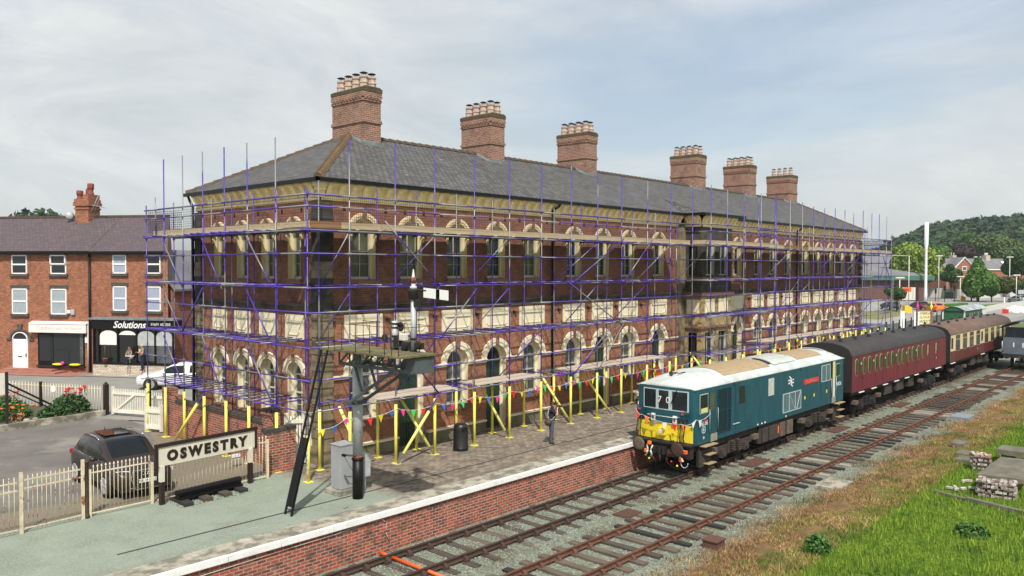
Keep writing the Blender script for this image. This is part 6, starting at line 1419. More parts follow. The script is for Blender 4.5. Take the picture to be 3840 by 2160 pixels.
m=MB(); m.box(.23,-.07,1.50,.30,.07,1.60); m.lathe([(.04,0),(.045,.12),(.05,.16)],0,0,12,0,True,'x'); m.v=[v if i<8 else (v[0]+.30,v[1],v[2]+1.55) for i,v in enumerate(m.v)]; m.xf(MP); m.build('camera_body','camblack',CM,uv=False)
m=MB(); m.path([(.25,.08,1.56),(.30,.12,1.40),(.27,.10,1.22),(.2,.04,1.28)],.012,5); m.xf(MP); m.build('camera_strap','camblack',CM,uv=False)
# dog by the wall
MT['dogfur']=mat('dogfur',(.70,.66,.60),(.10,.05,.03),5,rough=.95,lo=.5,hi=.53)
dn={'hips':(0,0,.40,.10),'belly':(.22,0,.38,.095),'chest':(.42,0,.39,.115),'neck':(.55,0,.50,.065),'head':(.64,0,.58,.065),'muzzle':(.75,0,.55,.035)}
de=[('hips','belly',0),('belly','chest',0),('chest','neck',0),('neck','head',0),('head','muzzle',0)]
for s,y in (('L',.08),('R',-.08)):
    dn.update({'th'+s:(.02,y,.30,.055),'st'+s:(.06,y,.22,.035),'hk'+s:(-.05,y,.13,.024),'pw'+s:(-.02,y,.03,.026),'fs'+s:(.44,y,.28,.038),'fk'+s:(.44,y,.14,.024),'fp'+s:(.46,y,.03,.026)})
    de+=[('hips','th'+s,0),('th'+s,'st'+s,0),('st'+s,'hk'+s,0),('hk'+s,'pw'+s,0),('chest','fs'+s,0),('fs'+s,'fk'+s,0),('fk'+s,'fp'+s,0)]
dn.update({'t1':(-.10,0,.45,.03),'t2':(-.2,0,.55,.02)}); de+=[('hips','t1',0),('t1','t2',0)]
for s in (-1,1): dn[f'e{s}']=(.62,s*.07,.60,.022); dn[f'f{s}']=(.61,s*.10,.52,.018); de+=[('head',f'e{s}',0),(f'e{s}',f'f{s}',0)]
MD=Matrix.Translation((18.75,-.95,0))@Matrix.Rotation(R(200),4,'Z')@Matrix.Scale(1.25,4); D1=figure('dog',dn,de,['dogfur'],MD); tag(D1,'black, white and brown dog standing by the station wall behind the locomotive','dog')
m=MB(); m.box(-.3,-.02,0,.3,.02,.85); m.xf(Matrix.Translation((20.1,-1.45,1.05))@Matrix.Rotation(R(-15),4,'X')@Matrix.Rotation(R(-20),4,'Y')); m.box(20.0,-1.5,1.3,20.2,-1.46,1.3+.001); o=m.build('warning_board','hotorange',uv=False); tag(o,'orange red board propped among the yellow poles behind the locomotive','board')
# ================================================================= BUNTING
FC=['f_yellow','f_blue','f_pink','f_green','f_red']
for k_,c in zip(FC+['f_orange','f_grey','f_white'],[(.80,.72,.02),(.02,.16,.55),(.75,.03,.28),(.04,.55,.10),(.75,.03,.025),(.85,.20,.03),(.28,.28,.30),(.75,.75,.76)]): MT[k_]=mat(k_,c,rough=.6)
def bunting(label,knots,step,cols,size=.2,sag=.14,down=(0,0,-1),mt='white'):
    E=wempty('bunting',label,'bunting',knots[0]); pts=[]
    for a,b in zip(knots,knots[1:]):
        a=Vector(a);b=Vector(b)
        for i in range(8): t=i/8; pts.append(a.lerp(b,t)-Vector((0,0,sag*4*t*(1-t))))
    pts.append(Vector(knots[-1])); m=MB(); m.path(pts,.008,4); m.build('string',mt,E,uv=False)
    acc=step*.5; k=0
    for a,b in zip(pts,pts[1:]):
        l=(b-a).length; d=(b-a)/max(l,1e-6)
        while acc<l:
            p=a+d*acc; w=size/2*random.uniform(.85,1.1); h=size*random.uniform(1.0,1.35); q=Vector((random.uniform(-.05,.05),random.uniform(-.06,.06),-h)); m=MB(); n=Vector((-d.y,d.x,0))*.004
            m.idx([p-d*w,p+d*w,p+q,p-d*w+n,p+d*w+n,p+q+n],[(0,1,2),(5,4,3),(0,3,4,1),(1,4,5,2),(2,5,3,0)]); m.build('pennant',cols[k%len(cols)],E,uv=False); k+=1; acc+=step
        acc-=l
    return E
ox=[-.3,1.9,3.77,5.86,7.9,9.9,11.96,13.94,15.9]
random.seed(4)
bunting('multicoloured bunting strung between the yellow scaffold poles left of the locomotive',[(-1.5,-1.9,1.75)]+[(x,yo-.07,1.98 if i%2 else 1.93) for i,x in enumerate(ox)],.50,FC,.23)
ox=[15.9,18.16,20.31,22.58]
bunting('multicoloured bunting on the yellow poles just behind the locomotive cab',[(x,yo-.07,1.95) for x in ox]+[(26.4,-2.97,1.95),(28.6,-2.97,1.95),(30.6,-2.97,1.95)],.54,FC,.23)
bunting('multicoloured bunting on the yellow poles beyond the stone bay, above the train',[(x,yo-.07,1.95) for x in OUT2[:9]],.56,FC,.23)
bunting('multicoloured bunting on the last yellow poles at the far end of the station',[(x,yo-.07,1.95) for x in OUT2[8:]],.56,FC,.23)
E=bunting('tangle of bunting hanging down the yellow pole beside the black ladder',[(xo-.08,yo+.05,1.5),(xo-.12,yo-.02,.25)],.16,['f_red','f_green','f_blue','f_green','f_pink','f_yellow','f_yellow','f_red'],.20,.0)
bunting('red, orange, white and grey bunting draped across the front of the locomotive',[(10.42,-6.30,1.45),(10.48,-6.55,1.22),(10.45,-8.38,1.06),(10.72,-8.80,1.24),(11.8,YS-.10,1.36)],.42,['f_red','f_orange','f_grey','f_white','f_red','f_orange','f_white','f_white','f_red'],.24,.10)
# ================================================================= LINESIDE THINGS
MT['rustplate']=mat('rustplate',(.12,.055,.04),(.08,.04,.03),5,rough=.9,stretch=(6,1,1))
for x,y,l,w_,lab in ((5.81,-9.06,.85,.62,'rusty steel cover lying between the two tracks, nearest the viewer'),(15.4,-8.95,1.7,.62,'ribbed rusty cover plate between the tracks beside the locomotive'),(24.9,-8.88,1.9,.6,'ribbed rusty cover plate between the tracks behind the locomotive'),(35.05,-8.84,2.0,.6,'farthest ribbed rusty cover plate between the tracks')):
    m=MB(); m.box(x-l/2,y-w_/2,ZB,x+l/2,y+w_/2,ZB+.05)
    for k in range(5): m.box(x-l/2,y-w_/2+w_*(k+.2)/5,ZB+.05,x+l/2,y-w_/2+w_*(k+.6)/5,ZB+.07)
    o=m.build('cover_plate','rustplate',uv=False); tag(o,lab,'cover','rusty covers between the tracks')
m=MB(); m.box(4.65,-12.95,ZB,5.15,-12.5,ZB+.22); m.box(4.62,-12.98,ZB+.22,5.18,-12.47,ZB+.26); o=m.build('rusty_box','rustplate',uv=False); tag(o,'small rusty metal box standing alone on the ballast','box')
m=MB(); m.box(13.6,-13.2,ZB,14.9,-12.3,ZB+.09); m.box(13.2,-13.0,ZB+.02,13.7,-12.4,ZB+.13); o=m.build('concrete_slab','coping'); tag(o,'flat grey concrete slab with brick edge beside the nearer track','slab')
m=MB(); m.box(32.3,-13.1,ZB,33.8,-12.2,ZB+.12); o=m.build('concrete_slab',mat('slabblue',(.20,.22,.25),rough=.9)); tag(o,'bluish grey slab in the dry grass far along the track','slab')
m=MB(); m.tube((-2.24,-6.15,-1.08),(-2.23,-6.6,-1.10),.05,10); m.tube((-2.23,-6.6,-1.10),(-2.2,-8.9,-1.12),.05,10); o=m.build('orange_pipe','hotorange',uv=False); tag(o,'orange plastic pipe passing under the rails at the platform wall','pipe')
m=MB(); m.path([(-12,-6.03,-.36),(-8,-6.03,-.32),(-4.97,-6.03,-.26),(-3.72,-6.03,-.25),(-2.6,-6.03,-.18),(-2.07,-6.03,-.20),(-1.92,-6.03,-.34),(-1.95,-6.04,-.60),(-1.8,-6.04,-.92)],.011,5); o=m.build('cable','boardtop',uv=False); tag(o,'pale loose cable sagging along the top of the platform wall','cable')
# brick piles and slabs on the lawn
MT['oldbrick']=mat('oldbrick',(.32,.25,.22),(.20,.165,.15),4,rough=1,bmp=.3,isl=.4,c3=(.42,.40,.36),s3=5,lo3=.55,hi3=.6); MT['lawnslab']=mat('lawnslab',(.17,.16,.125),(.105,.10,.075),2,rough=1,bmp=.3,c3=(.10,.12,.04),s3=3,lo3=.58,hi3=.7); MT['whitebrick']=mat('whitebrick',(.55,.52,.47),(.38,.35,.31),5,rough=1); MT['redbrick']=mat('redbrick',(.42,.16,.10),rough=1)
def pile(label,cx,cy,z0,nx,ny,nz,rot=0,seed=1):
    random.seed(seed); E=wempty('brick_pile',label,'brick pile',(cx,cy,z0)); c=0; rest=MB()
    for k in range(nz):
        for i in range(nx):
            for j in range(ny):
                if random.random()<.06+.10*k/nz*2: continue
                M=Matrix.Translation((cx,cy,z0))@Matrix.Rotation(rot,4,'Z')@Matrix.Translation(((i-(nx-1)/2)*.235+(k%2)*.11+random.uniform(-.035,.035),(j-(ny-1)/2)*.13+(k%2)*.05+random.uniform(-.03,.03),k*.082+.04))@Matrix.Rotation(random.uniform(-.25,.25),4,'Z')@Matrix.Rotation(random.uniform(-.07,.07),4,'X')
                m=MB(); m.box(-.108,-.052,-.036,.108,.052,.036); m.xf(M); c+=1
                if c>100: rest.idx(m.v,m.f,random.choice([0,0,1]))
                if c<=100: m.build('brick',random.choice(['oldbrick','oldbrick','whitebrick']) if k<nz-1 else random.choice(['oldbrick','redbrick','oldbrick','whitebrick']),E,uv=False)
    if rest.v: rest.build('brick',['oldbrick','whitebrick'],E,uv=False)['kind']='stuff'
pile('largest stack of old bricks, in front of the big grey slab on the lawn',15.6,-17.85,-.93,3,9,7,.15,3)
pile('small narrow stack of old bricks behind the grey slab on the lawn',19.6,-16.5,-.9,3,5,7,.3,5)
random.seed(9)
for k,(x,y) in enumerate([(15.55,-16.35),(15.8,-16.45),(15.5,-16.6),(15.75,-16.75),(16.1,-16.95),(16.9,-16.5),(17.1,-16.62)]):
    m=MB(); m.box(-.11,-.055,0,.11,.055,.075); m.xf(Matrix.Translation((x,y,-.93))@Matrix.Rotation(random.uniform(0,3),4,'Z')@Matrix.Rotation(random.uniform(-.2,.3),4,'X')); o=m.build('loose_brick','whitebrick',uv=False); tag(o,'pale loose brick lying in the grass left of the big brick stack','brick','loose pale bricks in the grass')
m=MB(); m.prism([(16.1,-17.1),(19.8,-17.12),(20.0,-18.35),(16.4,-18.5)],-.55,-.38,'z'); m.box(16.6,-18.2,-1.0,19.6,-17.3,-.55); o=m.build('stone_slab','lawnslab'); tag(o,'big flat grey concrete slab on the lawn behind the brick stack','slab')
m=MB(); m.box(21.1,-19.2,-.56,22.2,-16.7,-.35); m.box(21.2,-18.9,-.95,22.1,-18.5,-.56); m.box(21.2,-17.2,-.95,22.1,-16.85,-.56); o=m.build('stone_bench','lawnslab'); tag(o,'mossy stone slab bench at the right edge of the picture','slab')
m=MB(); m.bar((14.3,-17.2,-.88),(13.6,-19.4,-.86),.2,.14); m.bar((14.7,-16.1,-.9),(14.3,-17.2,-.9),.12,.08); o=m.build('timber','lawnslab'); tag(o,'old timber baulk half buried in the grass before the brick stack','timber')
for x,y in ((22.1,-15.3),(24.2,-14.6),(20.9,-15.6)):
    m=MB(); m.box(x-.45,y-.25,-1.0,x+.45,y+.25,-.86); o=m.build('kerb_stone','lawnslab'); tag(o,{22.1:'grey edging stone between the dry strip and the lawn, middle of three',24.2:'grey edging stone, farthest of three by the dry strip',20.9:'grey edging stone, nearest of three by the dry strip'}[x],'stone','edging stones by the dry strip')
# ================================================================= HOUSES ACROSS THE STREET
MT['upvc']=mat('upvc',(.80,.80,.80),rough=.4); MT['curtain']=mat('curtain',(.40,.45,.48),(.22,.27,.30),7,rough=.3,stretch=(6,1,.3)); MT['curtain2']=mat('curtain2',(.36,.40,.50),(.26,.30,.40),7,rough=.3,stretch=(6,1,.3)); MT['sillstone']=mat('sillstone',(.05,.048,.045),(.09,.085,.08),3,rough=.9)
MT['signwhite']=mat('signwhite',(.76,.73,.70),rough=.5); MT['signfaint']=mat('signfaint',(.55,.50,.48),rough=.6)
hrz=math.atan2(HU.y,HU.x)
def house_window(P,c,z0,z1,w,glass,open_=False,lintel=True):
    m=MB(); h=w/2; f=.075
    m.box(c-h,-.03,z0,c-h+f,.05,z1); m.box(c+h-f,-.03,z0,c+h,.05,z1); m.box(c-h,-.03,z1-f,c+h,.05,z1); m.box(c-h,-.03,z0,c+h,.05,z0+f); zm=(z0+z1)/2; m.box(c-h,-.035,zm-.05,c+h,.05,zm+.05)
    W1=m.build('window','upvc',P,uv=False)
    m=MB(); m.box(c-h+f,.0,z0+f,c+h-f,.02,z1-f); m.build('pane',glass,W1,uv=False)
    if open_:
        m=MB(); y=-.28; 
        for a in ((c-h,c-h+.08,zm-.0,z1),(c+h-.08,c+h,zm,z1),(c-h,c+h,zm,zm+.08),(c-h,c+h,z1-.08,z1)): m.prism([(a[0],a[2]),(a[1],a[2]),(a[1],a[3]),(a[0],a[3])],-.10,-.06,'y')
        m.build('open_sash','upvc',W1,uv=False)
    m=MB(); m.box(c-h-.12,-.10,z0-.16,c+h+.12,.04,z0-.0); m.build('sill','sillstone',W1,uv=False)
    if lintel: m=MB(); m.box(c-h-.12,-.02,z1+.0,c+h+.12,.04,z1+.24); m.build('lintel','sillstone',W1,uv=False)
def house(name,label,s0,s1,dep,eave,ridge,wm='brick_house',skew=0.):
    E=empty(name,label,'building',HO,hrz)
    def sk(mb): mb.v=[(v[0]-skew*v[1]*(1 if v[0]>s1-.5 else 0),v[1],v[2]) for v in mb.v]
    m=MB(); m.box(s0,.04,-.1,s1,dep,eave); m.prism([(.04,eave),(dep,eave),(dep/2,ridge-.1)],s0,s1,'x'); sk(m); m.build('wall',wm,E)
    m=MB(); e_=.25; k=(ridge-eave)/(dep/2)
    for a,b,za,zb in ((-e_,dep/2,eave-e_*k*.3,ridge),(dep+e_,dep/2,eave-e_*k,ridge)):
        m.idx([(s0,a,za),(s1,a,za),(s1,b,zb),(s0,b,zb),(s0,a,za-.1),(s1,a,za-.1),(s1,b,zb-.1),(s0,b,zb-.1)],[(0,1,2,3),(7,6,5,4),(0,4,5,1),(1,5,6,2),(3,7,4,0)])
    sk(m); rf=m.build('roof','slate_house',E)
    m=MB(); m.bar((s0,dep/2,ridge+.03),(s1-skew*dep/2,dep/2,ridge+.03),.22,.14); m.build('ridge_tile','ridgetile',rf,uv=False)
    m=MB(); m.box(s0,-.36,eave-.14,s1,-.24,eave-.0); m.box(s0,-.24,eave-.2,s1,.04,eave-.1); m.build('gutter','black',E,uv=False)
    return E
HA=house('terraced_house','red brick terraced house with white door and pale shop fascia, left of the salon',-12,5.41,6.4,8.05,10.50)
for c,o_ in ((-4.0,False),(.03,False),(3.02,True)): house_window(HA,c,6.53,7.80,1.18,'glass' if c>0 else 'curtain',o_,False); house_window(HA,c,3.85,5.55,1.18,'curtain')
HB=house('terraced_house','red brick terraced house with a black shopfront lettered Solutions',5.43,11.05,6.4,8.03,10.50,skew=.62)
for c,g_ in ((7.57,'curtain2'),(10.05,'glass')): house_window(HB,c,6.58,7.80,1.0,g_,False,False); house_window(HB,c,4.15,5.75,1.0,'curtain2')
m=MB(); m.tube((5.42,-.12,.1),(5.42,-.12,7.9),.07,8); m.build('drainpipe','black',HB,uv=False)
m=MB(); m.path([(5.25,-.08,.1),(5.25,-.08,3.3)],.05,6); m.build('drainpipe','signfaint',HA,uv=False)
# left house ground floor
def door(P,c):
    m=MB(); m.box(c-.58,-.02,.08,c+.58,.06,2.16); D=m.build('door','upvc',P,uv=False)
    m=MB(); 
    for x in (-.28,.28):
        for z0,z1 in ((.35,.9),(1.05,1.65),(1.75,2.0)): m.box(c+x-.19,-.035,z0,c+x+.19,-.02,z1)
    m.build('door_panel','white',D,uv=False); m=MB(); m.box(c-.15,-.045,.96,c+.15,-.03,1.02); m.box(c+.46,-.08,.98,c+.50,-.02,1.2); m.build('letterbox','black',D,uv=False)
    m=MB(); ringm=[(c-.56*math.cos(PI*i/12),2.16+.45*math.sin(PI*i/12)) for i in range(13)]
    for (a,b),(c_,d_) in zip(ringm,ringm[1:]): m.bar((a,-.02,b),(c_,-.02,d_),.06,.06)
    m.build('arch_frame','upvc',D,uv=False); m=MB(); m.poly([(a,.02,b) for a,b in ringm]); m.build('fanlight','glass',D,uv=False)
    m=MB(); r2=[(c-.78*math.cos(PI*i/12),2.16+.62*math.sin(PI*i/12)) for i in range(13)]
    for (a,b),(c_,d_) in zip(r2,r2[1:]): m.bar((a,.02,b),(c_,.02,d_),.1,.13)
    m.box(c-1.05,-.05,2.08,c-.72,.05,2.2); m.box(c+.72,-.05,2.08,c+1.05,.05,2.2); m.prism([(c-.1,2.75),(c+.1,2.75),(c+.2,3.15),(c-.2,3.15)],-.08,.02,'y'); m.build('arch_surround','sillstone',D,uv=False)
door(HA,.03); door(HA,-4.2)
m=MB(); m.box(.95,-.30,2.66,5.26,.05,3.24); m.prism([(-.34,3.24),(.05,3.24),(.05,3.40)],.93,5.28,'x'); SGN=m.build('fascia_sign','signwhite',HA); text('sign_text','Oddfellows',.42,'signfaint',SGN,Matrix(((1,0,0,2.5),(0,0,-1,-.305),(0,1,0,2.95),(0,0,0,1))),.003); text('sign_text','THE TEAROOM',.2,'signfaint',SGN,Matrix(((1,0,0,4.3),(0,0,-1,-.305),(0,1,0,2.95),(0,0,0,1))),.003)
m=MB(); m.box(1.40,-.02,.35,4.92,.05,2.66); SF=m.build('shopfront','black',HA,uv=False)
m=MB(); m.box(2.62,-.04,.55,4.85,-.02,2.6); m.box(1.55,-.04,.75,2.4,-.02,2.5); m.build('shop_window','glass',SF,uv=False)
m=MB(); m.box(2.62,-.06,1.5,4.85,-.04,1.54); m.box(3.72,-.06,.5,3.78,-.04,1.5); m.box(2.45,-.07,.5,2.58,-.02,2.62); m.box(1.35,-.12,.33,4.98,.02,.45); m.box(4.62,-.06,.55,4.86,-.045,2.6,1); m.build('shop_frame',['matblack','glass_mid'],SF,uv=False)
for a,b,mt,l in ((2.7,3.3,'yel','yellow cloth'),(3.85,4.7,'yel','')):
    m=MB(); m.ball(((a+b)/2,-.10,.55),.28,10,6,sz=.3); m.v=[(v[0]+(v[0]-(a+b)/2)*.5,v[1],v[2]) for v in m.v]; o=m.build('window_cloth',mt,SF,uv=False)
m=MB(); m.ball((3.35,-.12,.62),.13,8,6); m.build('window_flowers','f_pink',SF,uv=False)
m=MB(); m.box(5.0,-.06,2.0,5.24,.0,2.42); m.build('meter_box','signwhite',HA,uv=False)
m=MB(); m.box(3.75,-.12,3.95,3.95,.0,4.15); m.box(3.98,-.10,3.85,4.25,.0,4.2,1); m.build('alarm_box',['white','greysteel'],HA,uv=False)
# salon shopfront standing forward of the wall
SL=wempty; 
m=MB(); y0=-.9
m.box(6.25,y0,-.05,12.0,.05,.75); m.build('stall_riser','brick_pale',HB)
m=MB(); m.box(6.2,y0-.02,3.02,12.05,.0,3.62); FS=m.build('fascia_sign','black',HB,uv=False)
m=MB(); m.box(6.0,y0-.12,3.62,12.1,.05,3.74); m.build('fascia_top','lead',HB,uv=False)
text('sign_text','Solutions',.62,'white',FS,Matrix(((1,0,0,8.9),(0,0,-1,y0-.03),(0,1,0,3.30),(0,0,0,1))),.004,shear=.35,bold=.012); text('sign_text','01691 652050',.24,'white',FS,Matrix(((1,0,0,11.15),(0,0,-1,y0-.03),(0,1,0,3.36),(0,0,0,1))),.003)
m=MB(); m.box(6.25,y0+.1,.75,12.0,y0+.12,3.02); 
SW=m.build('shop_window',mat('salonglass',(.012,.013,.014),rough=.05,spec=.7),HB,uv=False)
m=MB()
for x in (6.25,6.62,7.98,9.35,10.66,11.92): m.box(x,y0,.75,x+.09,y0+.1,3.02)
m.box(6.25,y0-.03,.75,12.02,y0+.1,.88); m.build('shop_frame','black',HB,uv=False)
for x0,x1,za,mt in ((6.72,7.97,2.0,'signwhite'),(8.08,9.34,2.66,'signwhite'),(9.45,10.64,2.0,'greysteel'),(10.76,11.9,2.0,'greysteel')):
    m=MB(); c=(x0+x1)/2; r=(x1-x0)/2; P=[(x0,za),(x1,za)]+[(c+r*math.cos(PI*i/10),2.55+.38*math.sin(PI*i/10)) for i in range(11)]
    if za>2.6: P=[(c+r*math.cos(PI*i/10),max(za,2.55+.38*math.sin(PI*i/10))) for i in range(11)]
    m.prism(P,y0+.06,y0+.09,'y'); m.build('window_blind',mt,HB,uv=False)
m=MB(); m.box(9.47,y0+.07,1.0,10.64,y0+.09,2.0); m.box(10.78,y0+.07,.9,11.9,y0+.09,2.0); m.build('window_vinyl','glass_mid',HB,uv=False)
def hp3(x,y,z): return HO+HU*x-HN*y+Vector((0,0,z))
m=MB(); m.lathe([(.13,0),(.18,.3),(.20,.3),(.20,.35)],0,0,12,0,True); m.tube((0,0,.3),(0,0,1.5),.02,5,1); m.xf(Matrix.Translation(hp3(7.25,y0-.16,.88))@Matrix.Scale(.8,4)); o=m.build('potted_tree',['pot_red','hairbrown'],uv=False); tag(o,'terracotta pot with a bare slim stem in the salon window','plant pot')
MS=Matrix.Translation(hp3(9.0,y0-.15,.55))@Matrix.Rotation(hrz-PI/2,4,'Z')@Matrix.Scale(.8,4)
P2=wempty('person','person with long brown hair seated in a white chair in the salon window','person',MS@Vector((0,0,0)))
n,e=human({'L':((.05,.24,1.18),(.18,.18,1.02)),'R':((.05,-.24,1.18),(.18,-.18,1.02))},{'L':((.40,.10,.92),(.42,.10,.52),(.55,.10,.47)),'R':((.40,-.10,.92),(.42,-.10,.52),(.55,-.10,.47))}); figure('body',n,e,['skin','shirtgrey','navy','leather'],MS,P2,None,1) if False else figure('body',n,e,['skin','shirtgrey','navy','leather'],MS,P2); face(P2,MS,0,None,'hairbrown')
m=MB(); m.lathe([(.11,-.3),(.13,-.15),(.10,.05)],.0,0,10,0,True,cz=1.58); m.xf(MS); m.build('hair','hairbrown',P2,uv=False)
m=MB(); m.lathe([(.10,0),(.28,.08),(.34,.30),(.32,.32),(.24,.12)],-.06,0,14,0,True,cz=.72); m.tube((-.06,0,.4),(-.06,0,.75),.03); m.xf(MS); o=m.build('salon_chair','offwhite',uv=False); tag(o,'white rounded salon chair holding the seated person','chair')
MS2=Matrix.Translation(hp3(9.95,y0-.18,.42))@Matrix.Rotation(hrz-PI/2-.6,4,'Z')@Matrix.Scale(.98,4)
P3=wempty('person','blond person in a grey top with yellow patch standing in the salon window','person',MS2@Vector((0,0,0)))
n,e=human({'L':((.08,.26,1.16),(.25,.20,1.20)),'R':((.08,-.26,1.16),(.25,-.2,1.2))},{'L':((.02,.1,.5),(0,.1,.08),(.15,.1,.04)),'R':((.02,-.1,.5),(0,-.1,.08),(.15,-.1,.04))}); figure('body',n,e,['skin','shirtgrey','navy','leather'],MS2,P3); face(P3,MS2,0,None,'hairpale')
m=MB(); m.box(.15,-.1,1.25,.19,.1,1.42); m.xf(MS2); m.build('badge_patch','f_yellow',P3,uv=False)
# chimney of the terrace, aerial and dish
c0=2.62; yb=2.6
m=MB(); x0,x1,y1=c0-.42,c0+.62,yb+1.15; m.box(x0,yb,9.2,x1,y1,11.0); m.box(x0-.06,yb-.06,11.0,x1+.06,y1+.06,11.12); m.box(x0,yb,11.12,x1,y1,11.24); m.box(x0-.10,yb-.10,11.24,x1+.10,y1+.10,11.5); m.box(x0-.05,yb-.05,11.5,x1+.05,y1+.05,11.72); m.box(x0+.62,yb,11.72,x1,y1,12.05); CH=m.build('chimney','brick_house',HA)
for x,y,z,s in ((c0-.28,yb+.3,11.7,.75),(c0+.02,yb+.85,11.7,.95),(c0+.42,yb+.5,12.03,.95)):
    m=MB(); m.lathe([(.20,0),(.22,.1),(.17,.2),(.19,.4),(.25,.45),(.20,.55),(.24,.62),(.2,.7),(.22,.75),(.1,.78)],x,y,10,0,True,cz=z); m.v=[(v[0],v[1],z+(v[2]-z)*s*1.1) for v in m.v]; m.build('chimney_pot','pot_red',CH,uv=False)
m=MB(); m.box(c0-.55,yb-.35,9.55,c0+.75,yb+.02,9.72); m.build('flashing','offwhite',CH,uv=False)
m=MB(); m.lathe([(.01,0),(.22,.03),(.34,.1)],0,0,14,0,True,'y'); m.xf(Matrix.Translation((c0-.78,yb-.1,10.55))@Matrix.Rotation(.7,4,'Z')@Matrix.Scale(.85,4)); DS=m.build('satellite_dish','greysteel',None,uv=False); DS.location=HO; DS.rotation_euler=(0,0,hrz); tag(DS,'round grey satellite dish on the left of the terrace chimney','dish')
m=MB(); m.tube((c0+.7,yb,10.6),(c0+1.4,yb,11.9),.02,5); m.tube((c0+.8,yb,11.3),(c0+1.9,yb,11.1),.015,5)
for k in range(6): m.tube((c0+1.1+k*.15,yb-.2,11.27-k*.04),(c0+1.1+k*.15,yb+.2,11.27-k*.04),.01,4)
m.tube((c0+1.1,yb,10.9),(c0+1.55,yb,11.8),.01,4); AE=m.build('tv_aerial','greysteel',None,uv=False); AE.location=HO; AE.rotation_euler=(0,0,hrz); tag(AE,'thin metal television aerial on the right of the terrace chimney','aerial')
# rear wing and the buildings seen through the scaffold
def simple(name,label,x0,x1,y0,y1,eave,ridge,axis='x',wm='brick_house',rm='slate_house',loc=HO,rz=hrz,cat='building',wins=()):
    E=empty(name,label,cat,loc,rz); m=MB(); m.box(x0,y0,-.5,x1,y1,eave)
    if axis=='x': m.prism([(y0,eave),(y1,eave),((y0+y1)/2,ridge-.05)],x0,x1,'x')
    else: m.prism([(x0,eave),(x1,eave),((x0+x1)/2,ridge-.05)],y0,y1,'y')
    m.build('wall',wm,E); m=MB(); o_=.3
    if axis=='x':
        c=(y0+y1)/2; k=(ridge-eave)/((y1-y0)/2)
        for a in (y0-o_,y1+o_): m.idx([(x0-.2,a,eave-o_*k),(x1+.2,a,eave-o_*k),(x1+.2,c,ridge),(x0-.2,c,ridge),(x0-.2,a,eave-o_*k-.15),(x1+.2,a,eave-o_*k-.15),(x1+.2,c,ridge-.15),(x0-.2,c,ridge-.15)],[(0,1,2,3),(7,6,5,4),(0,4,5,1),(1,5,6,2),(3,7,4,0)])
    else:
        c=(x0+x1)/2; k=(ridge-eave)/((x1-x0)/2)
        for a in (x0-o_,x1+o_): m.idx([(a,y0-.2,eave-o_*k),(a,y1+.2,eave-o_*k),(c,y1+.2,ridge),(c,y0-.2,ridge),(a,y0-.2,eave-o_*k-.15),(a,y1+.2,eave-o_*k-.15),(c,y1+.2,ridge-.15),(c,y0-.2,ridge-.15)],[(0,1,2,3),(7,6,5,4),(0,4,5,1),(1,5,6,2),(3,7,4,0)])
    m.build('roof',rm,E)
    for (x,y,z0,z1,w_,face_) in wins:
        m=MB(); 
        if face_=='y': m.box(x-w_/2,y-.05,z0,x+w_/2,y+.02,z1)
        else: m.box(x-.02,y-w_/2,z0,x+.05,y+w_/2,z1)
        Wn=m.build('window','upvc',E,uv=False); m=MB(); q=.07
        if face_=='y': m.box(x-w_/2+q,y-.06,z0+q,x+w_/2-q,y-.04,z1-q)
        else: m.box(x+.04,y-w_/2+q,z0+q,x+.06,y+w_/2-q,z1-q)
        m.build('pane','glass',Wn,uv=False)
    return E
simple('rear_wing','rear wing of the terrace in red brick with grey slates seen through the scaffold',6.8,11.0,.6,9.5,5.9,8.2,'y',rm='slate_far',wins=[(11.0,y,4.2,5.5,.5,'x') for y in (3,4.3,5.6,6.9)]+[(11.0,y,.8,2.2,.5,'x') for y in (4.3,5.6,6.9)])
simple('pale_house','pale brown house far off between the terrace and the scaffold deck',-4,6,-4,4,6.2,9.5,'y','brick_pale','slate_house',atdist(690,150,0),R(-40),wins=[(1,-4,6.0,7.2,1.0,'y')])
simple('brick_house','red brick house with a white porch seen between the scaffold and the station corner',12.9,22,3.2,11,5.4,7.2,'x',wins=[(13.5,3.2,3.6,4.8,.8,'y'),(13.5,3.2,.0,2.4,.9,'y'),(17,3.2,3.6,4.8,.8,'y')])
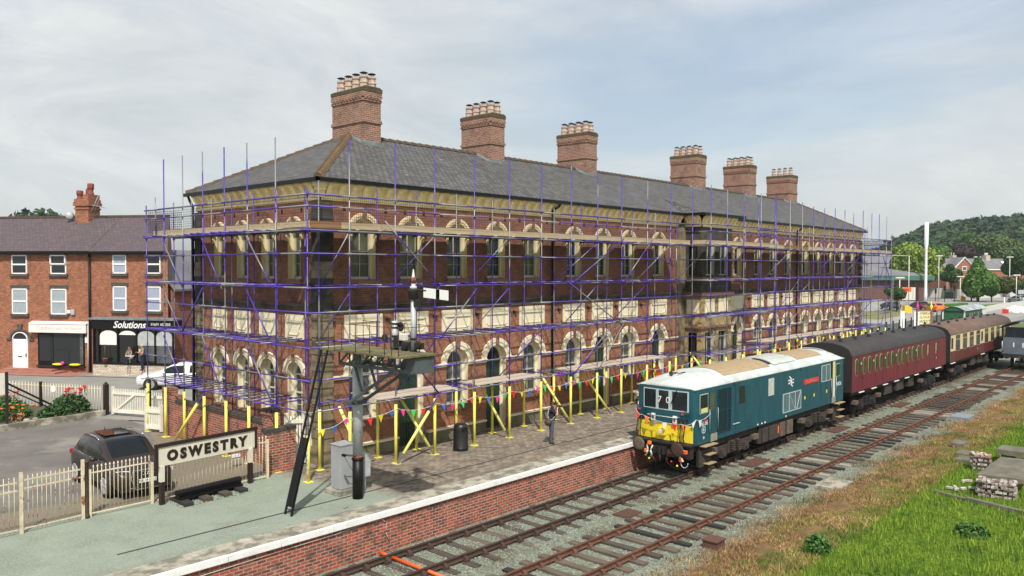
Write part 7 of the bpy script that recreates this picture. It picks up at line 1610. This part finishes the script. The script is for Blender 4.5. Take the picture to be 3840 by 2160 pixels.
# ================================================================= FAR LEFT BACKGROUND
MT['farleaf']=mat('farleaf',(.025,.055,.02),(.045,.085,.028),.25,rough=.9,isl=.3)
def treemesh(name,label,c,rx,rz_,h0,n,s,leaf,trunk=True,nb=9,seed=1,grp=None,cat='tree',tr=.18,ry=None,cone=0):
    """c: ground point; crown centre height from h0 to h0+2*rz_"""
    r_=np.random.default_rng(seed); ry=rx if ry is None else ry; cz=c.z+h0+rz_
    B_=r_.normal(0,1,(nb,3)); B_/=np.linalg.norm(B_,axis=1)[:,None]; B_*=r_.uniform(.25,.62,(nb,1)); BR=r_.uniform(.32,.52,nb); B_=np.vstack([B_,[[0,0,0]]]); BR=np.append(BR,.6)
    pick=r_.integers(0,nb+1,n); P=r_.normal(0,1,(n,3)); P/=np.linalg.norm(P,axis=1)[:,None]; rad=BR[pick]*(r_.uniform(.55,1.05,n)**.5); Q=B_[pick]+P*rad[:,None]
    tp=1-cone*np.clip((Q[:,2]+.2)/1.3,0,1); C=np.stack([c.x+Q[:,0]*rx*tp,c.y+Q[:,1]*ry*tp,cz+Q[:,2]*rz_],1); nrm=P*.7+r_.normal(0,.5,(n,3)); nrm/=np.linalg.norm(nrm,axis=1)[:,None]
    A=np.cross(nrm,r_.normal(0,1,(n,3))); A/=np.linalg.norm(A,axis=1)[:,None]; D=np.cross(nrm,A); S_=s*r_.uniform(.6,1.4,(n,1)); V=np.stack([C-A*S_,C-D*S_*.7,C+A*S_,C+D*S_*.7],1)
    if trunk:
        E=wempty(name,label,cat,c,0,grp); fmesh('crown',V,leaf,E); m=MB(); top=cz-rz_*.2; m.tube(c-Vector((0,0,.1)),(c.x,c.y,top),tr,7,0,tr*.5)
        for k in range(5):
            t=k*2.4+seed; m.tube((c.x,c.y,c.z+h0*(.7+.06*k)),(c.x+rx*.5*math.cos(t),c.y+ry*.5*math.sin(t),cz+rz_*.1),tr*.4,5,0,tr*.15)
        m.build('trunk','bark',E,uv=False); return E
    o=fmesh(name,V,leaf); tag(o,label,cat,grp); return o
MT['bark']=mat('bark',(.07,.055,.04),(.045,.035,.028),5,rough=1)
MT['leaf_lime']=mat('leaf_lime',(.115,.19,.02),(.19,.26,.035),.6,rough=.8,isl=.4); MT['leaf_mid']=mat('leaf_mid',(.04,.11,.015),(.085,.17,.025),.6,rough=.8,isl=.4); MT['leaf_dark']=mat('leaf_dark',(.022,.06,.012),(.04,.09,.018),.6,rough=.8,isl=.4)
MT['leaf_copper']=mat('leaf_copper',(.035,.018,.02),(.05,.03,.025),.6,rough=.8,isl=.4); MT['leaf_olive']=mat('leaf_olive',(.07,.115,.03),(.10,.15,.045),.6,rough=.8,isl=.35)
MT['leaf_brown']=mat('leaf_brown',(.06,.09,.015),(.09,.12,.025),.6,rough=.8,isl=.4)
def Zm(a,b): return 3100+a/2.9,750+b/2.9
K=FPX
def ptree(i,label,box,leaf,base=None,dist=None,n=4500,s=None,grp=None,name='tree',trunk=True,nb=9):
    a0,b0,a1,b1=box
    if base: c=at(*Zm(*base),-.05); 
    else: c=atdist(Zm((a0+a1)/2,0)[0],dist,-.05)
    dist=math.hypot(c.x-CP.x,c.y-CP.y)
    if base: cx=atdist(Zm((a0+a1)/2,0)[0],dist,-.05); c=cx if abs(base[0]-(a0+a1)/2)<(a1-a0)*.35 else cx
    rx=(a1-a0)/2.9/2/K*dist*1.0; zt=zat(*Zm((a0+a1)/2,b0),c.x,c.y); zb=max(zat(*Zm((a0+a1)/2,b1),c.x,c.y),.2 if not trunk else 1.0)
    rz_=(zt-zb)/2; treemesh(name,label,c,rx*1.05,rz_*1.06,zb-c.z,int(n*1.7),(s or dist*.0018+.02)*.78,leaf,trunk,nb,i,grp,'tree',max(.09,rx*.06),None,.75 if i in(4,) else .2)
TG='trees around the car park'
ptree(1,'small dark tree on the grass verge just right of the scaffold',(640,915,890,1120),'leaf_dark',base=(702,1215),n=3500,grp=TG)
ptree(2,'large yellow green tree towering behind the green eaved building',(690,475,1270,960),'leaf_lime',dist=225,n=13000,s=.5,grp=TG,nb=16)
ptree(3,'dark round tree behind the traffic lights',(1250,700,1460,930),'leaf_dark',dist=215,n=4000,grp=TG)
ptree(4,'tall conical mid green tree in the middle of the car park trees',(1450,665,1850,1075),'leaf_mid',base=(1625,1110),n=9000,grp=TG,nb=14)
ptree(5,'small bright green tree in front of the tall conical tree',(1462,835,1690,1055),'leaf_lime',base=(1585,1100),n=4000,grp=TG)
ptree(6,'mid green tree to the right of the tall conical tree',(1690,850,1900,1070),'leaf_mid',base=(1700,1112),n=4000,grp=TG)
ptree(7,'brownish green round tree above the silver car',(1820,795,2065,1045),'leaf_brown',base=(1850,1105),n=4500,grp=TG)
ptree(8,'big dark tree cut by the right edge of the picture',(1930,550,2240,880),'leaf_dark',dist=235,n=8000,grp=TG,nb=12)
ptree(9,'dark low tree at the right edge beside the grey sign',(2050,840,2260,1060),'leaf_dark',dist=205,n=4000,grp=TG)
ptree(10,'bright green tree left of the large yellow green tree',(675,480,850,640),'leaf_mid',dist=290,n=4000,s=.5,grp=TG)
ptree(11,'mid green tree behind the gabled roof',(1110,485,1390,660),'leaf_mid',dist=330,n=5000,s=.6,grp=TG)
ptree(12,'dark copper coloured tree behind the terrace roofs',(1350,465,1620,660),'leaf_copper',dist=335,n=5000,s=.6,grp=TG)
ptree(13,'large olive green willow like tree behind the terrace roofs',(1650,360,2080,680),'leaf_olive',dist=345,n=9000,s=.65,grp=TG,nb=14)
ptree(14,'pale green round tree standing out on the wooded hill',(1415,365,1585,480),'leaf_mid',dist=420,n=3500,s=.8,grp=TG,trunk=False)
ptree(15,'dark tree filling the gap right of the copper tree',(1560,520,1700,680),'leaf_dark',dist=350,n=3500,s=.6,grp=TG)
# wooded hill: terrain and its wood
MT['hillsoil']=mat('hillsoil',(.02,.045,.014),rough=1)
def hilltop(px):  # silhouette height (source px) by column
    return np.interp(px,[3180,3300,3340,3400,3470,3520,3600,3700,3800,3900,4100,4400],[938,934,904,880,858,842,836,832,828,822,815,820])
hb=MB(); cols=list(range(3150,4700,50)); Rn=[420,520,640,760]
def hillpt(px,d,f): 
    p=atdist(px,d,0); t=float(hilltop(min(px,4400))); zt=CP.z+(1011-t-52)/K*760*1.0; z=zt*f; p.z=z; return p
fr=[0,.42,.78,1.0]
G_=[[hillpt(px,d,f) for px in cols] for d,f in zip(Rn,fr)]+[[hillpt(px,1000,.7) for px in cols]]
for j in range(len(G_)-1):
    for i in range(len(cols)-1): hb.poly([G_[j][i],G_[j][i+1],G_[j+1][i+1],G_[j+1][i]],0,True)
struct(hb.build('hill','hillsoil',uv=False))
MT['woodleaf']=mat('woodleaf',(.016,.046,.012),(.034,.075,.017),.02,rough=.95,isl=.35,c3=(.012,.038,.014),s3=.035,lo3=.5,hi3=.6)
def woodpts(pts,rad,n,s,label,name='woodland',mt='woodleaf'):
    Vs=[]
    for (x,y,z,r) in pts:
        P=rng.normal(0,1,(n,3)); P[:,2]=np.abs(P[:,2])*1.1; P/=np.linalg.norm(P,axis=1)[:,None]; C=np.array([x,y,z])+P*r*rng.uniform(.75,1.05,(n,1))
        A=rng.normal(0,1,(n,3)); A/=np.linalg.norm(A,axis=1)[:,None]; D=np.cross(A,P); D/=np.linalg.norm(D,axis=1)[:,None]+1e-9; S_=s*rng.uniform(.6,1.3,(n,1)); Vs.append(np.stack([C-A*S_,C-D*S_,C+A*S_,C+D*S_],1))
    o=fmesh(name,np.concatenate(Vs),mt); o['kind']='stuff'; o['label']=label; o['category']='woodland'; return o
pts=[]
for k in range(1050):
    px=rng.uniform(3170,4300); u=rng.random(); d=430+330*u; f=np.interp(d,Rn,fr); p=hillpt(px,d,float(f)); r=rng.uniform(5,9.5); pts.append((p.x,p.y,p.z+r*.25,r))
woodpts(pts,7,60,1.5,'dense dark green wood covering the hill behind the town')
# distant treeline all along the horizon
pts=[]
for k in range(420):
    px=rng.uniform(-500,3400); d=rng.uniform(330,520); p=atdist(px,d,0); r=rng.uniform(3.5,5.0); pts.append((p.x,p.y,0,r))
for px,t in ((60,812),(110,806),(150,802),(190,800),(230,808),(270,812),(310,815)):
    d=420; p=atdist(px,d,0); z=CP.z+(1015-t-36)/K*d; pts+= [(p.x+rng.uniform(-4,4),p.y+rng.uniform(-4,4),z-5-8*q,6.5) for q in range(3)]
woodpts(pts,5,45,1.2,'distant belt of trees along the horizon behind the town','treeline')
# ================================================================= RIGHT BACKGROUND
m=MB(); m.box(60,.5,-.045,300,60,-.0); struct(m.build('main_road','roadfar'))
m=MB(); P=[at(*Zm(a,b),.02) for a,b in ((390,1225),(660,1190),(870,1215),(860,1250),(560,1300),(400,1290))]; m.poly(P); struct(m.build('verge',mat('vergegrass',(.12,.15,.035),(.20,.17,.07),.4,rough=1)))
m=MB(); P=[at(*Zm(a,b),.03) for a,b in ((1300,1160),(1500,1140),(1860,1130),(2160,1110),(2160,1130),(1860,1155),(1420,1165))]; m.poly(P); struct(m.build('verge',MT['vergegrass'] if 'vergegrass' in MT else 'leaf_mid'))
# road markings
m=MB()
for a,b in ((1250,1120),(1330,1118),(1180,1175),(700,1120),(560,1155),(1200,1210),(1290,1190)):
    p=at(*Zm(a,b),.012); m.box(p.x-1.2,p.y-.08,.008,p.x+1.2,p.y+.08,.012)
struct(m.build('road_markings','offwhite',uv=False))
# green eaved brown brick building
SB=wempty('retail_building','low brown brick building with a green eaves band and grey hipped roof','building',at(*Zm(1100,1100),0))
c=at(*Zm(1098,1100),0); u=Vector((-.50,.86,0)); v=Vector((.93,.37,0)); Ld,Wd_=62,30
def sbp(s,t,z): return c+u*s+v*t+Vector((0,0,z))
m=MB(); 
for A_,B_ in (((0,0),(Ld,0)),((Ld,0),(Ld,Wd_)),((Ld,Wd_),(0,Wd_)),((0,Wd_),(0,0))): m.poly([sbp(*A_,-.2),sbp(*B_,-.2),sbp(*B_,5.0),sbp(*A_,5.0)])
m.build('wall','brick_brown',SB); m=MB(); o_=1.2
for A_,B_ in (((-o_,-o_),(Ld+o_,-o_)),((Ld+o_,-o_),(Ld+o_,Wd_+o_)),((Ld+o_,Wd_+o_),(-o_,Wd_+o_)),((-o_,Wd_+o_),(-o_,-o_))):
    m.poly([sbp(*A_,4.55),sbp(*B_,4.55),sbp(*B_,5.55),sbp(*A_,5.55)])
m.poly([sbp(-o_,-o_,4.55),sbp(Ld+o_,-o_,4.55),sbp(Ld+o_,Wd_+o_,4.55),sbp(-o_,Wd_+o_,4.55)])
MT['eavegreen']=mat('eavegreen',(.05,.17,.11),(.035,.12,.08),1,rough=.6); m.build('eaves_band','eavegreen',SB,uv=False)
m=MB(); E0,E1,E2,E3=[sbp(a,b,5.56) for a,b in ((-o_,-o_),(Ld+o_,-o_),(Ld+o_,Wd_+o_),(-o_,Wd_+o_))]; r0=sbp(32,15,11.0); r1=sbp(Ld-12,15,11.0)
m.poly([E0,E1,r1,r0]); m.poly([E1,E2,r1]); m.poly([E2,E3,r0,r1]); m.poly([E3,E0,r0]); m.build('roof','slate_far',SB)
m=MB(); 
for s in (3,8,14,20,26): 
    p=sbp(s,-.05,0); m.tube(p,p+Vector((0,0,4.6)),.12,5)
m.build('wall_pier','brick_brown',SB)
m=MB(); P=[sbp(2.5,-.15,.2),sbp(5.2,-.15,.2),sbp(5.2,-.15,3.0),sbp(2.5,-.15,3.0)]; m.poly(P); m.build('door','offwhite',SB,uv=False)
p=at(*Zm(865,1120),0); p=atdist(Zm(865,0)[0],165,0); z0=zat(*Zm(865,1000),p.x,p.y); z1=zat(*Zm(865,950),p.x,p.y); m=MB(); m.box(-.12,-.9,z0,.12,.9,z1); m.box(-.15,-.4,z0+.6,-.12,.4,z1-.6,1); m.tube((0,0,0),(0,0,z0),.08,6,2); m.xf(Matrix.Translation(p)@Matrix.Rotation(.7,4,'Z')); o=m.build('sign_board',['hotorange','pot_red','greysteel'],uv=False); tag(o,'orange sign board on the wall side of the brown brick building','sign')
# tall white pole
p=at(*Zm(1075,1105),0); zt=zat(*Zm(1085,243),p.x,p.y); s=zt/17.; m=MB()
m.lathe([(.33,0),(.33,1.5),(.29,3),(.24,10.5*s),(.26,11.3*s),(.42,12.4*s),(.42,zt-.1),(.34,zt)],p.x,p.y,16); m.lathe([(.3,11.2*s),(.3,11.3*s)],p.x,p.y,16); o=m.build('mobile_mast',mat('mastwhite',(.74,.78,.80),rough=.4),uv=False); tag(o,'tall white telecoms mast with a thicker top beside the brown building','mast')
# lamp posts
def lamp(label,base,top,arm=1.6,double=False,globe=False,mt='offwhite'):
    p=at(*Zm(*base),0); z=zat(*Zm(*top),p.x,p.y); E=wempty('street_lamp',label,'street lamp',p,0,'street lamps of the car park and road'); m=MB(); m.tube(p,(p.x,p.y,z-.15),.10,7,0,.07); d=Vector((-.67,.74,0))
    if arm: m.tube((p.x,p.y,z-.15),Vector((p.x,p.y,z))+d*arm,.05,6)
    m.build('post',mt,E,uv=False); m=MB(); q=Vector((p.x,p.y,z))+d*(arm+.3)
    if arm: m.bar(q-d*.6,q+d*.4,.35,.16)
    else: m.bar(Vector((p.x,p.y,z))-d*.7,Vector((p.x,p.y,z))+d*.7,.4,.22)
    m.build('lamp_head','offwhite',E,uv=False)
lamp('tall cream street lamp with a long arm left of the white mast',(890,1140),(905,600),5.0); lamp('tall street lamp just right of the white mast',(1215,1100),(1235,607),0)
lamp('shorter street lamp before the conical tree, near the orange car',(1450,1130),(1465,832),0); lamp('short street lamp above the small dark tree',(790,1215),(800,845),0)
lamp('street lamp at the right, before the dark right edge tree',(2060,1130),(2070,817),0); lamp('street lamp whose head shows above the terrace roof',(1630,1105),(1640,620),0); lamp('slim grey lamp standing before the dark round tree',(1313,1010),(1313,715),0,mt='greysteel'); lamp('street lamp at the right above the slate roofs',(1985,1090),(1987,620),0)
# traffic lights
for k,(a,b,t) in enumerate(((1283,1110,930),(1388,1110,930),(1184,1100,960))):
    p=at(*Zm(a,b),0); z=zat(*Zm(a,t),p.x,p.y); E=wempty('traffic_light',['black traffic light left of the pair by the white hoarding','black traffic light right of the pair by the white hoarding','grey post of the sign beside the yellow green tree'][k],'traffic light',p,0,'poles at the junction'); m=MB(); m.tube(p,(p.x,p.y,z-.9),.07,6); m.build('pole','matblack',E,uv=False); m=MB(); m.box(p.x-.14,p.y-.17,z-1.1,p.x+.14,p.y+.17,z); m.build('signal_head','black',E,uv=False)
# terrace with gable behind the trees
def hz2(a,b,d): p=atdist(Zm(a,0)[0],d,0); return p,zat(*Zm(a,b),p.x,p.y)
p0,zr=hz2(1195,640,300); p1,_=hz2(2060,640,318); d_=(p1-p0); Lr=d_.length; rz0=math.atan2(d_.y,d_.x); _,ze=hz2(1500,748,306)
TH=simple('terrace_row','distant red brick terrace with slate roofs behind the car park trees',0,Lr,-4.5,4.5,ze+.0,zr+.15,'x','brick_house','slate_far',p0,rz0,wins=[(x,-4.5,ze-2.2,ze-.9,.9,'y') for x in (8.6,10.2,13.5,22.0,23.6)])
for x,w_,h_,n_ in ((5.6,1.3,1.2,1),(17.8,1.5,1.2,3),):
    m=MB(); m.box(x-w_/2,-1,zr-.6,x+w_/2,1,zr+h_); m.build('chimney','brick_pale',TH)
    for k in range(n_*2): m=MB(); m.lathe([(.15,0),(.13,.7),(.17,.8)],x-w_/2+.2+k*(w_-.4)/max(1,n_*2-1),0,8,0,True,cz=zr+h_); m.build('chimney_pot','signwhite',TH,uv=False)
m=MB(); g0,_=hz2(1250,0,298); m.prism([(1.2,ze-4),(7.2,ze-4),(7.2,ze+.6),(4.2,zr+.2),(1.2,ze+.6)],-7.5,-4,'y'); m.build('gable_wall','brick_house',TH)
m=MB(); m.bar((.8,-7.7,ze+.3),(4.2,-7.7,zr+.45),.2,.3); m.bar((4.2,-7.7,zr+.45),(7.6,-7.7,ze+.3),.2,.3); m.box(7.4,-4.9,ze-.4,Lr,-4.7,ze-.1); m.build('bargeboard','white',TH,uv=False)
m=MB(); m.box(3.4,-7.6,ze-.6,5.0,-7.5,ze+.8); m.build('window','upvc',TH,uv=False); m=MB(); m.box(3.55,-7.65,ze-.4,4.85,-7.6,ze+.6); m.build('pane','glass_mid',TH,uv=False)
for s_ in (-1,1):
    m=MB(); m.idx([(4.2,-7.9,zr+.5),(4.2,-2,zr+.5),(4.2+s_*3.5,-2,ze+.2),(4.2+s_*3.5,-7.9,ze+.2)],[(0,1,2,3)]); m.build('gable_roof','slate_far',TH)
m=MB(); sk=.5; m.idx([(21.8,-2.6,ze+(zr-ze)*.48),(23.4,-2.6,ze+(zr-ze)*.48),(23.4,-1.6,ze+(zr-ze)*.72),(21.8,-1.6,ze+(zr-ze)*.72)],[(0,1,2,3)]); m.v=[(a,b,c_+.12) for a,b,c_ in m.v]; m.build('skylight','white',TH,uv=False)
pL,zl=hz2(375,610,280); pL2,_=hz2(700,650,285); d_=pL2-pL; _,zle=hz2(500,720,282)
simple('slate_roofed_house','grey slate roofed house glimpsed through the far end of the scaffold',0,d_.length,-5,5,zle,zl,'x','brick_pale','slate_far',pL,math.atan2(d_.y,d_.x))
# white hoarding walls
def wallpx(label,pts,h,mt,nm='hoarding',cat='wall',th=.15):
    m=MB(); P=[at(*Zm(a,b),0) for a,b in pts]
    for a,b in zip(P,P[1:]): m.bar(a+Vector((0,0,h/2)),b+Vector((0,0,h/2)),th,h)
    o=m.build(nm,mt,uv=False); return tag(o,label,cat)
wallpx('white hoarding beside the junction behind the traffic lights',((1100,1058),(1260,1062),(1420,1075),(1500,1078)),2.3,'offwhite'); wallpx('low white wall behind the trees and the silver car',((1640,1072),(1830,1060),(2160,1040)),1.0,'offwhite','low_wall')
wallpx('long pale wall running behind the brown roofed coach to the right edge',((1740,1215),(1900,1180),(2160,1145)),.9,'offwhite','low_wall')
wallpx('green low hedge beside the car park road',((1310,1160),(1500,1145)),.5,'leaf_mid','hedge','hedge',1.2)
p=at(*Zm(1330,1070),0); m=MB(); m.box(p.x-.6,p.y-.8,0,p.x+.6,p.y+.8,1.5); o=m.build('green_container','eavegreen',uv=False,bevel=.1); tag(o,'small green container standing against the white hoarding','container')
for k,(a,b,l) in enumerate(((1482,1100,'yellow grit bin on the pavement below the conical tree'),(875,1225,'yellow grit bin on the verge before the orange estate car'))):
    p=at(*Zm(a,b),0); q=.4 if k==0 else .55; m=MB(); m.prism([(-q,0),(q,0),(q*1.1,.9),(-q*1.1,1.2)],-q*.7,q*.7,'y'); m.xf(Matrix.Translation(p)@Matrix.Rotation(-.8,4,'Z')); o=m.build('grit_bin',mat('gritbin',(.80,.48,.02),rough=.5),uv=False); tag(o,l,'bin')
# cars beyond
def pcar(label,a,b,rz,paint,**k):
    p=at(*Zm(a,b),.0); return car(label,p,rz,paint,detail=False,**k)
oc=pcar('orange and green checked estate car parked by the verge',1095,1205,R(130),'carorange',H=1.45,hood=.95,belt=.92,L=4.6,rre=3.9,rbe=4.4)
w=.915
for s in (-1,1):
    for k in range(3): m=MB(); m.box(s*w*1.0,.9+k*1.15,.60,s*w*1.02+s*.01,1.45+k*1.15,.88); m.build('livery_check','f_green',oc,uv=False)
pcar('dark blue car parked left of the small dark tree',620,1185,R(135),'carnavy',H=1.45); pcar('black car parked behind the orange and green car',945,1185,R(130),'carblack',H=1.5); pcar('silver blue car parked under the brownish tree',2000,1112,R(135),'carsilver',H=1.5)
# green van body used as hut
hc=Vector((101.95,3.4,0)); HUT=wempty('goods_van_hut','green wooden goods van body with a pale curved roof beside the line','hut',hc)
def hut(x0,x1,y0,y1,h): 
    m=MB(); m.box(x0,y0,-.1,x1,y1,h); m.build('wall','vangreen',HUT)
MT['vangreen']=mat('vangreen',(.015,.10,.04),(.01,.07,.03),1,rough=.7,stretch=(3,3,.4)); MT['hutroof']=mat('hutroof',(.42,.46,.48),(.16,.17,.18),.9,rough=.7)
hut(101.95,113.5,3.4,6.0,1.50)
m=MB(); A_=[]; 
for x in (101.7,113.8): A_.append([(x,3.25+2.9*i/12,1.48+.55*math.sin(PI*i/12)) for i in range(13)])
m.loft(A_,close=False,cap=False); m.build('roof','hutroof',HUT,fix=False); m=MB(); m.prism([(3.25+2.9*i/12,1.46+.55*math.sin(PI*i/12)) for i in range(13)],101.8,101.86,'x'); m.build('end_arch','vangreen',HUT)
m=MB(); m.box(101.9,3.36,0,102.1,3.5,1.5); m.box(101.9,5.9,0,102.0,6.04,1.5); m.box(111.3,3.34,0,113.5,3.4,1.5); m.build('corner_post','offwhite',HUT,uv=False)
m=MB(); 
for x in (104,105.2,106.4,108.5): m.box(x,3.33,.6,x+.7,3.39,1.15)
m.build('window','glass_mid',HUT,uv=False)
# palisade fence, station sign at the platform end
FN=wempty('palisade_fence','grey green sheet fence with dark posts between the platform end and the road','fence',(77,5,0))
fa,fb=Vector((60.5,3.6,0)),Vector((100.5,5.9,0)); d_=fb-fa; m=MB(); m.bar(fa+Vector((0,0,.5)),fb+Vector((0,0,.5)),.04,1.0); m.build('fence_panel',mat('fencegrey',(.13,.16,.15),(.09,.11,.105),2,rough=.8,stretch=(6,6,.3)),FN,uv=False)
for k in range(16): q=fa+d_*(k/15); m=MB(); m.box(q.x-.05,q.y-.15,0,q.x+.05,q.y-.03,1.35); m.build('fence_post','matblack',FN,uv=False)
sp=Vector((75.5,1.9,0)); z0=zat(*Zm(1015,1375),sp.x,sp.y)
def sgn(a0,a1,b0,b1,d): 
    p=atdist(Zm((a0+a1)/2,0)[0],d,0); w_=(a1-a0)/2.9/K*d; return p,w_,zat(*Zm(a0,b1),p.x,p.y),zat(*Zm(a0,b0),p.x,p.y)
p,w_,zb,zt=sgn(1010,1125,1205,1350,100); th=math.atan2(-RT.y,RT.x)*-1; SN=empty('railway_notice_board','cream railway notice board in a brown frame with two ball finials','sign',p,th); m=MB(); m.box(-w_/2,-.04,zb,w_/2,.04,zt); m.build('panel',mat('noticecream',(.70,.65,.36),rough=.6),SN)
m=MB(); 
for x in (-w_/2-.1,w_/2+.1): m.box(x-.12,-.1,-.1,x+.12,.1,zt+.12)
m.box(-w_/2,-.08,zt,w_/2,.08,zt+.12); m.build('frame','pinkstone',SN)
for x,mt in ((-w_/2-.1,'f_pink'),(w_/2+.1,'f_yellow')): m=MB(); m.lathe([(.10,0),(.05,.08),(.16,.3),(.14,.45),(.05,.62),(.02,.95)],x,0,10,0,True,cz=zt+.12); m.build('finial',mt,SN,uv=False)
text('notice_text','CAMBRIAN\nRAILWAYS',.42,'moss',SN,Matrix(((1,0,0,0),(0,0,-1,-.045),(0,1,0,zb+(zt-zb)*.66),(0,0,0,1))),.003); text('notice_text','OSWESTRY',.5,'sootblack',SN,Matrix(((1,0,0,0),(0,0,-1,-.045),(0,1,0,zb+(zt-zb)*.2),(0,0,0,1))),.003)
for k,(a0,a1,b0,b1,l) in enumerate(((965,1000,1225,1375,'white poster case on posts left of the railway notice board'),(815,840,1215,1330,'small white upright sign above the grey fence'))):
    p,w_,zb,zt=sgn(a0,a1,b0,b1,96); E=empty('poster_case' if k==0 else 'white_sign',l,'sign',p,th); m=MB(); m.box(-w_/2,-.03,(zb+zt)/2-.2,w_/2,.03,zt); m.build('panel','white' if k else 'glass_mid',E); 
    for x in (-w_/2,w_/2): m=MB(); m.box(x-.08,-.06,-.1,x+.08,.06,zt+.1); m.build('post','white',E,uv=False)
p=at(*Zm(1932,1170),0); zt=zat(*Zm(1932,1020),p.x,p.y); m=MB(); m.tube(p,(p.x,p.y,zt-.6),.13,8); m.lathe([(.1,0),(.35,.5),(.2,.65)],p.x,p.y,8,1,True,cz=zt-.65); o=m.build('station_lamp',['white','darksteel'],uv=False); tag(o,'old fashioned lantern on a white post near the silver car','street lamp')
p,w_,zb,zt=sgn(2090,2165,978,1022,190); E=empty('road_sign','wide grey road direction sign at the right edge','sign',p,th); m=MB(); m.box(-w_/2,-.05,zb,w_/2+1,.05,zt); m.build('panel','greysteel',E); 
for x in (-w_/2+.3,0,w_/2): m=MB(); m.tube((x,0,0),(x,0,zb),.08,6); m.build('post','darksteel',E,uv=False)
m=MB(); random.seed(2)
for k in range(14): a=1990+random.uniform(0,160); b=1205+random.uniform(-25,25); p=at(*Zm(a,b),0); m.ball((p.x,p.y,.1),random.uniform(.6,1.2),8,5,sz=.6)
o=m.build('rubble_bags','white',uv=False); o['kind']='stuff'; o['label']='heap of white bags and rubble beyond the coaches at the right'; o['category']='rubble'
p=at(*Zm(1945,1235),0); m=MB(); m.box(p.x-.4,p.y-.4,0,p.x+.4,p.y+.4,.7); o=m.build('red_box','red',uv=False); tag(o,'small red box beyond the brown coach roof','box')
# ================================================================= HAZE (a closed box of even air round the scene)
m=MB(); m.box(-120,-120,-3,1150,700,95)
hm,ht,hp=newmat('haze'); ht.nodes.remove(hp); pv=ht.nodes.new('ShaderNodeVolumePrincipled'); pv.inputs['Color'].default_value=(.80,.87,.93,1); pv.inputs['Density'].default_value=.0002; pv.inputs['Anisotropy'].default_value=.3
ht.links.new(pv.outputs[0],[n for n in ht.nodes if n.type=='OUTPUT_MATERIAL'][0].inputs['Volume'])
o=m.build('haze',hm,uv=False); o['kind']='stuff'; o['label']='faint summer haze in the air over the town and hill'; o['category']='haze'
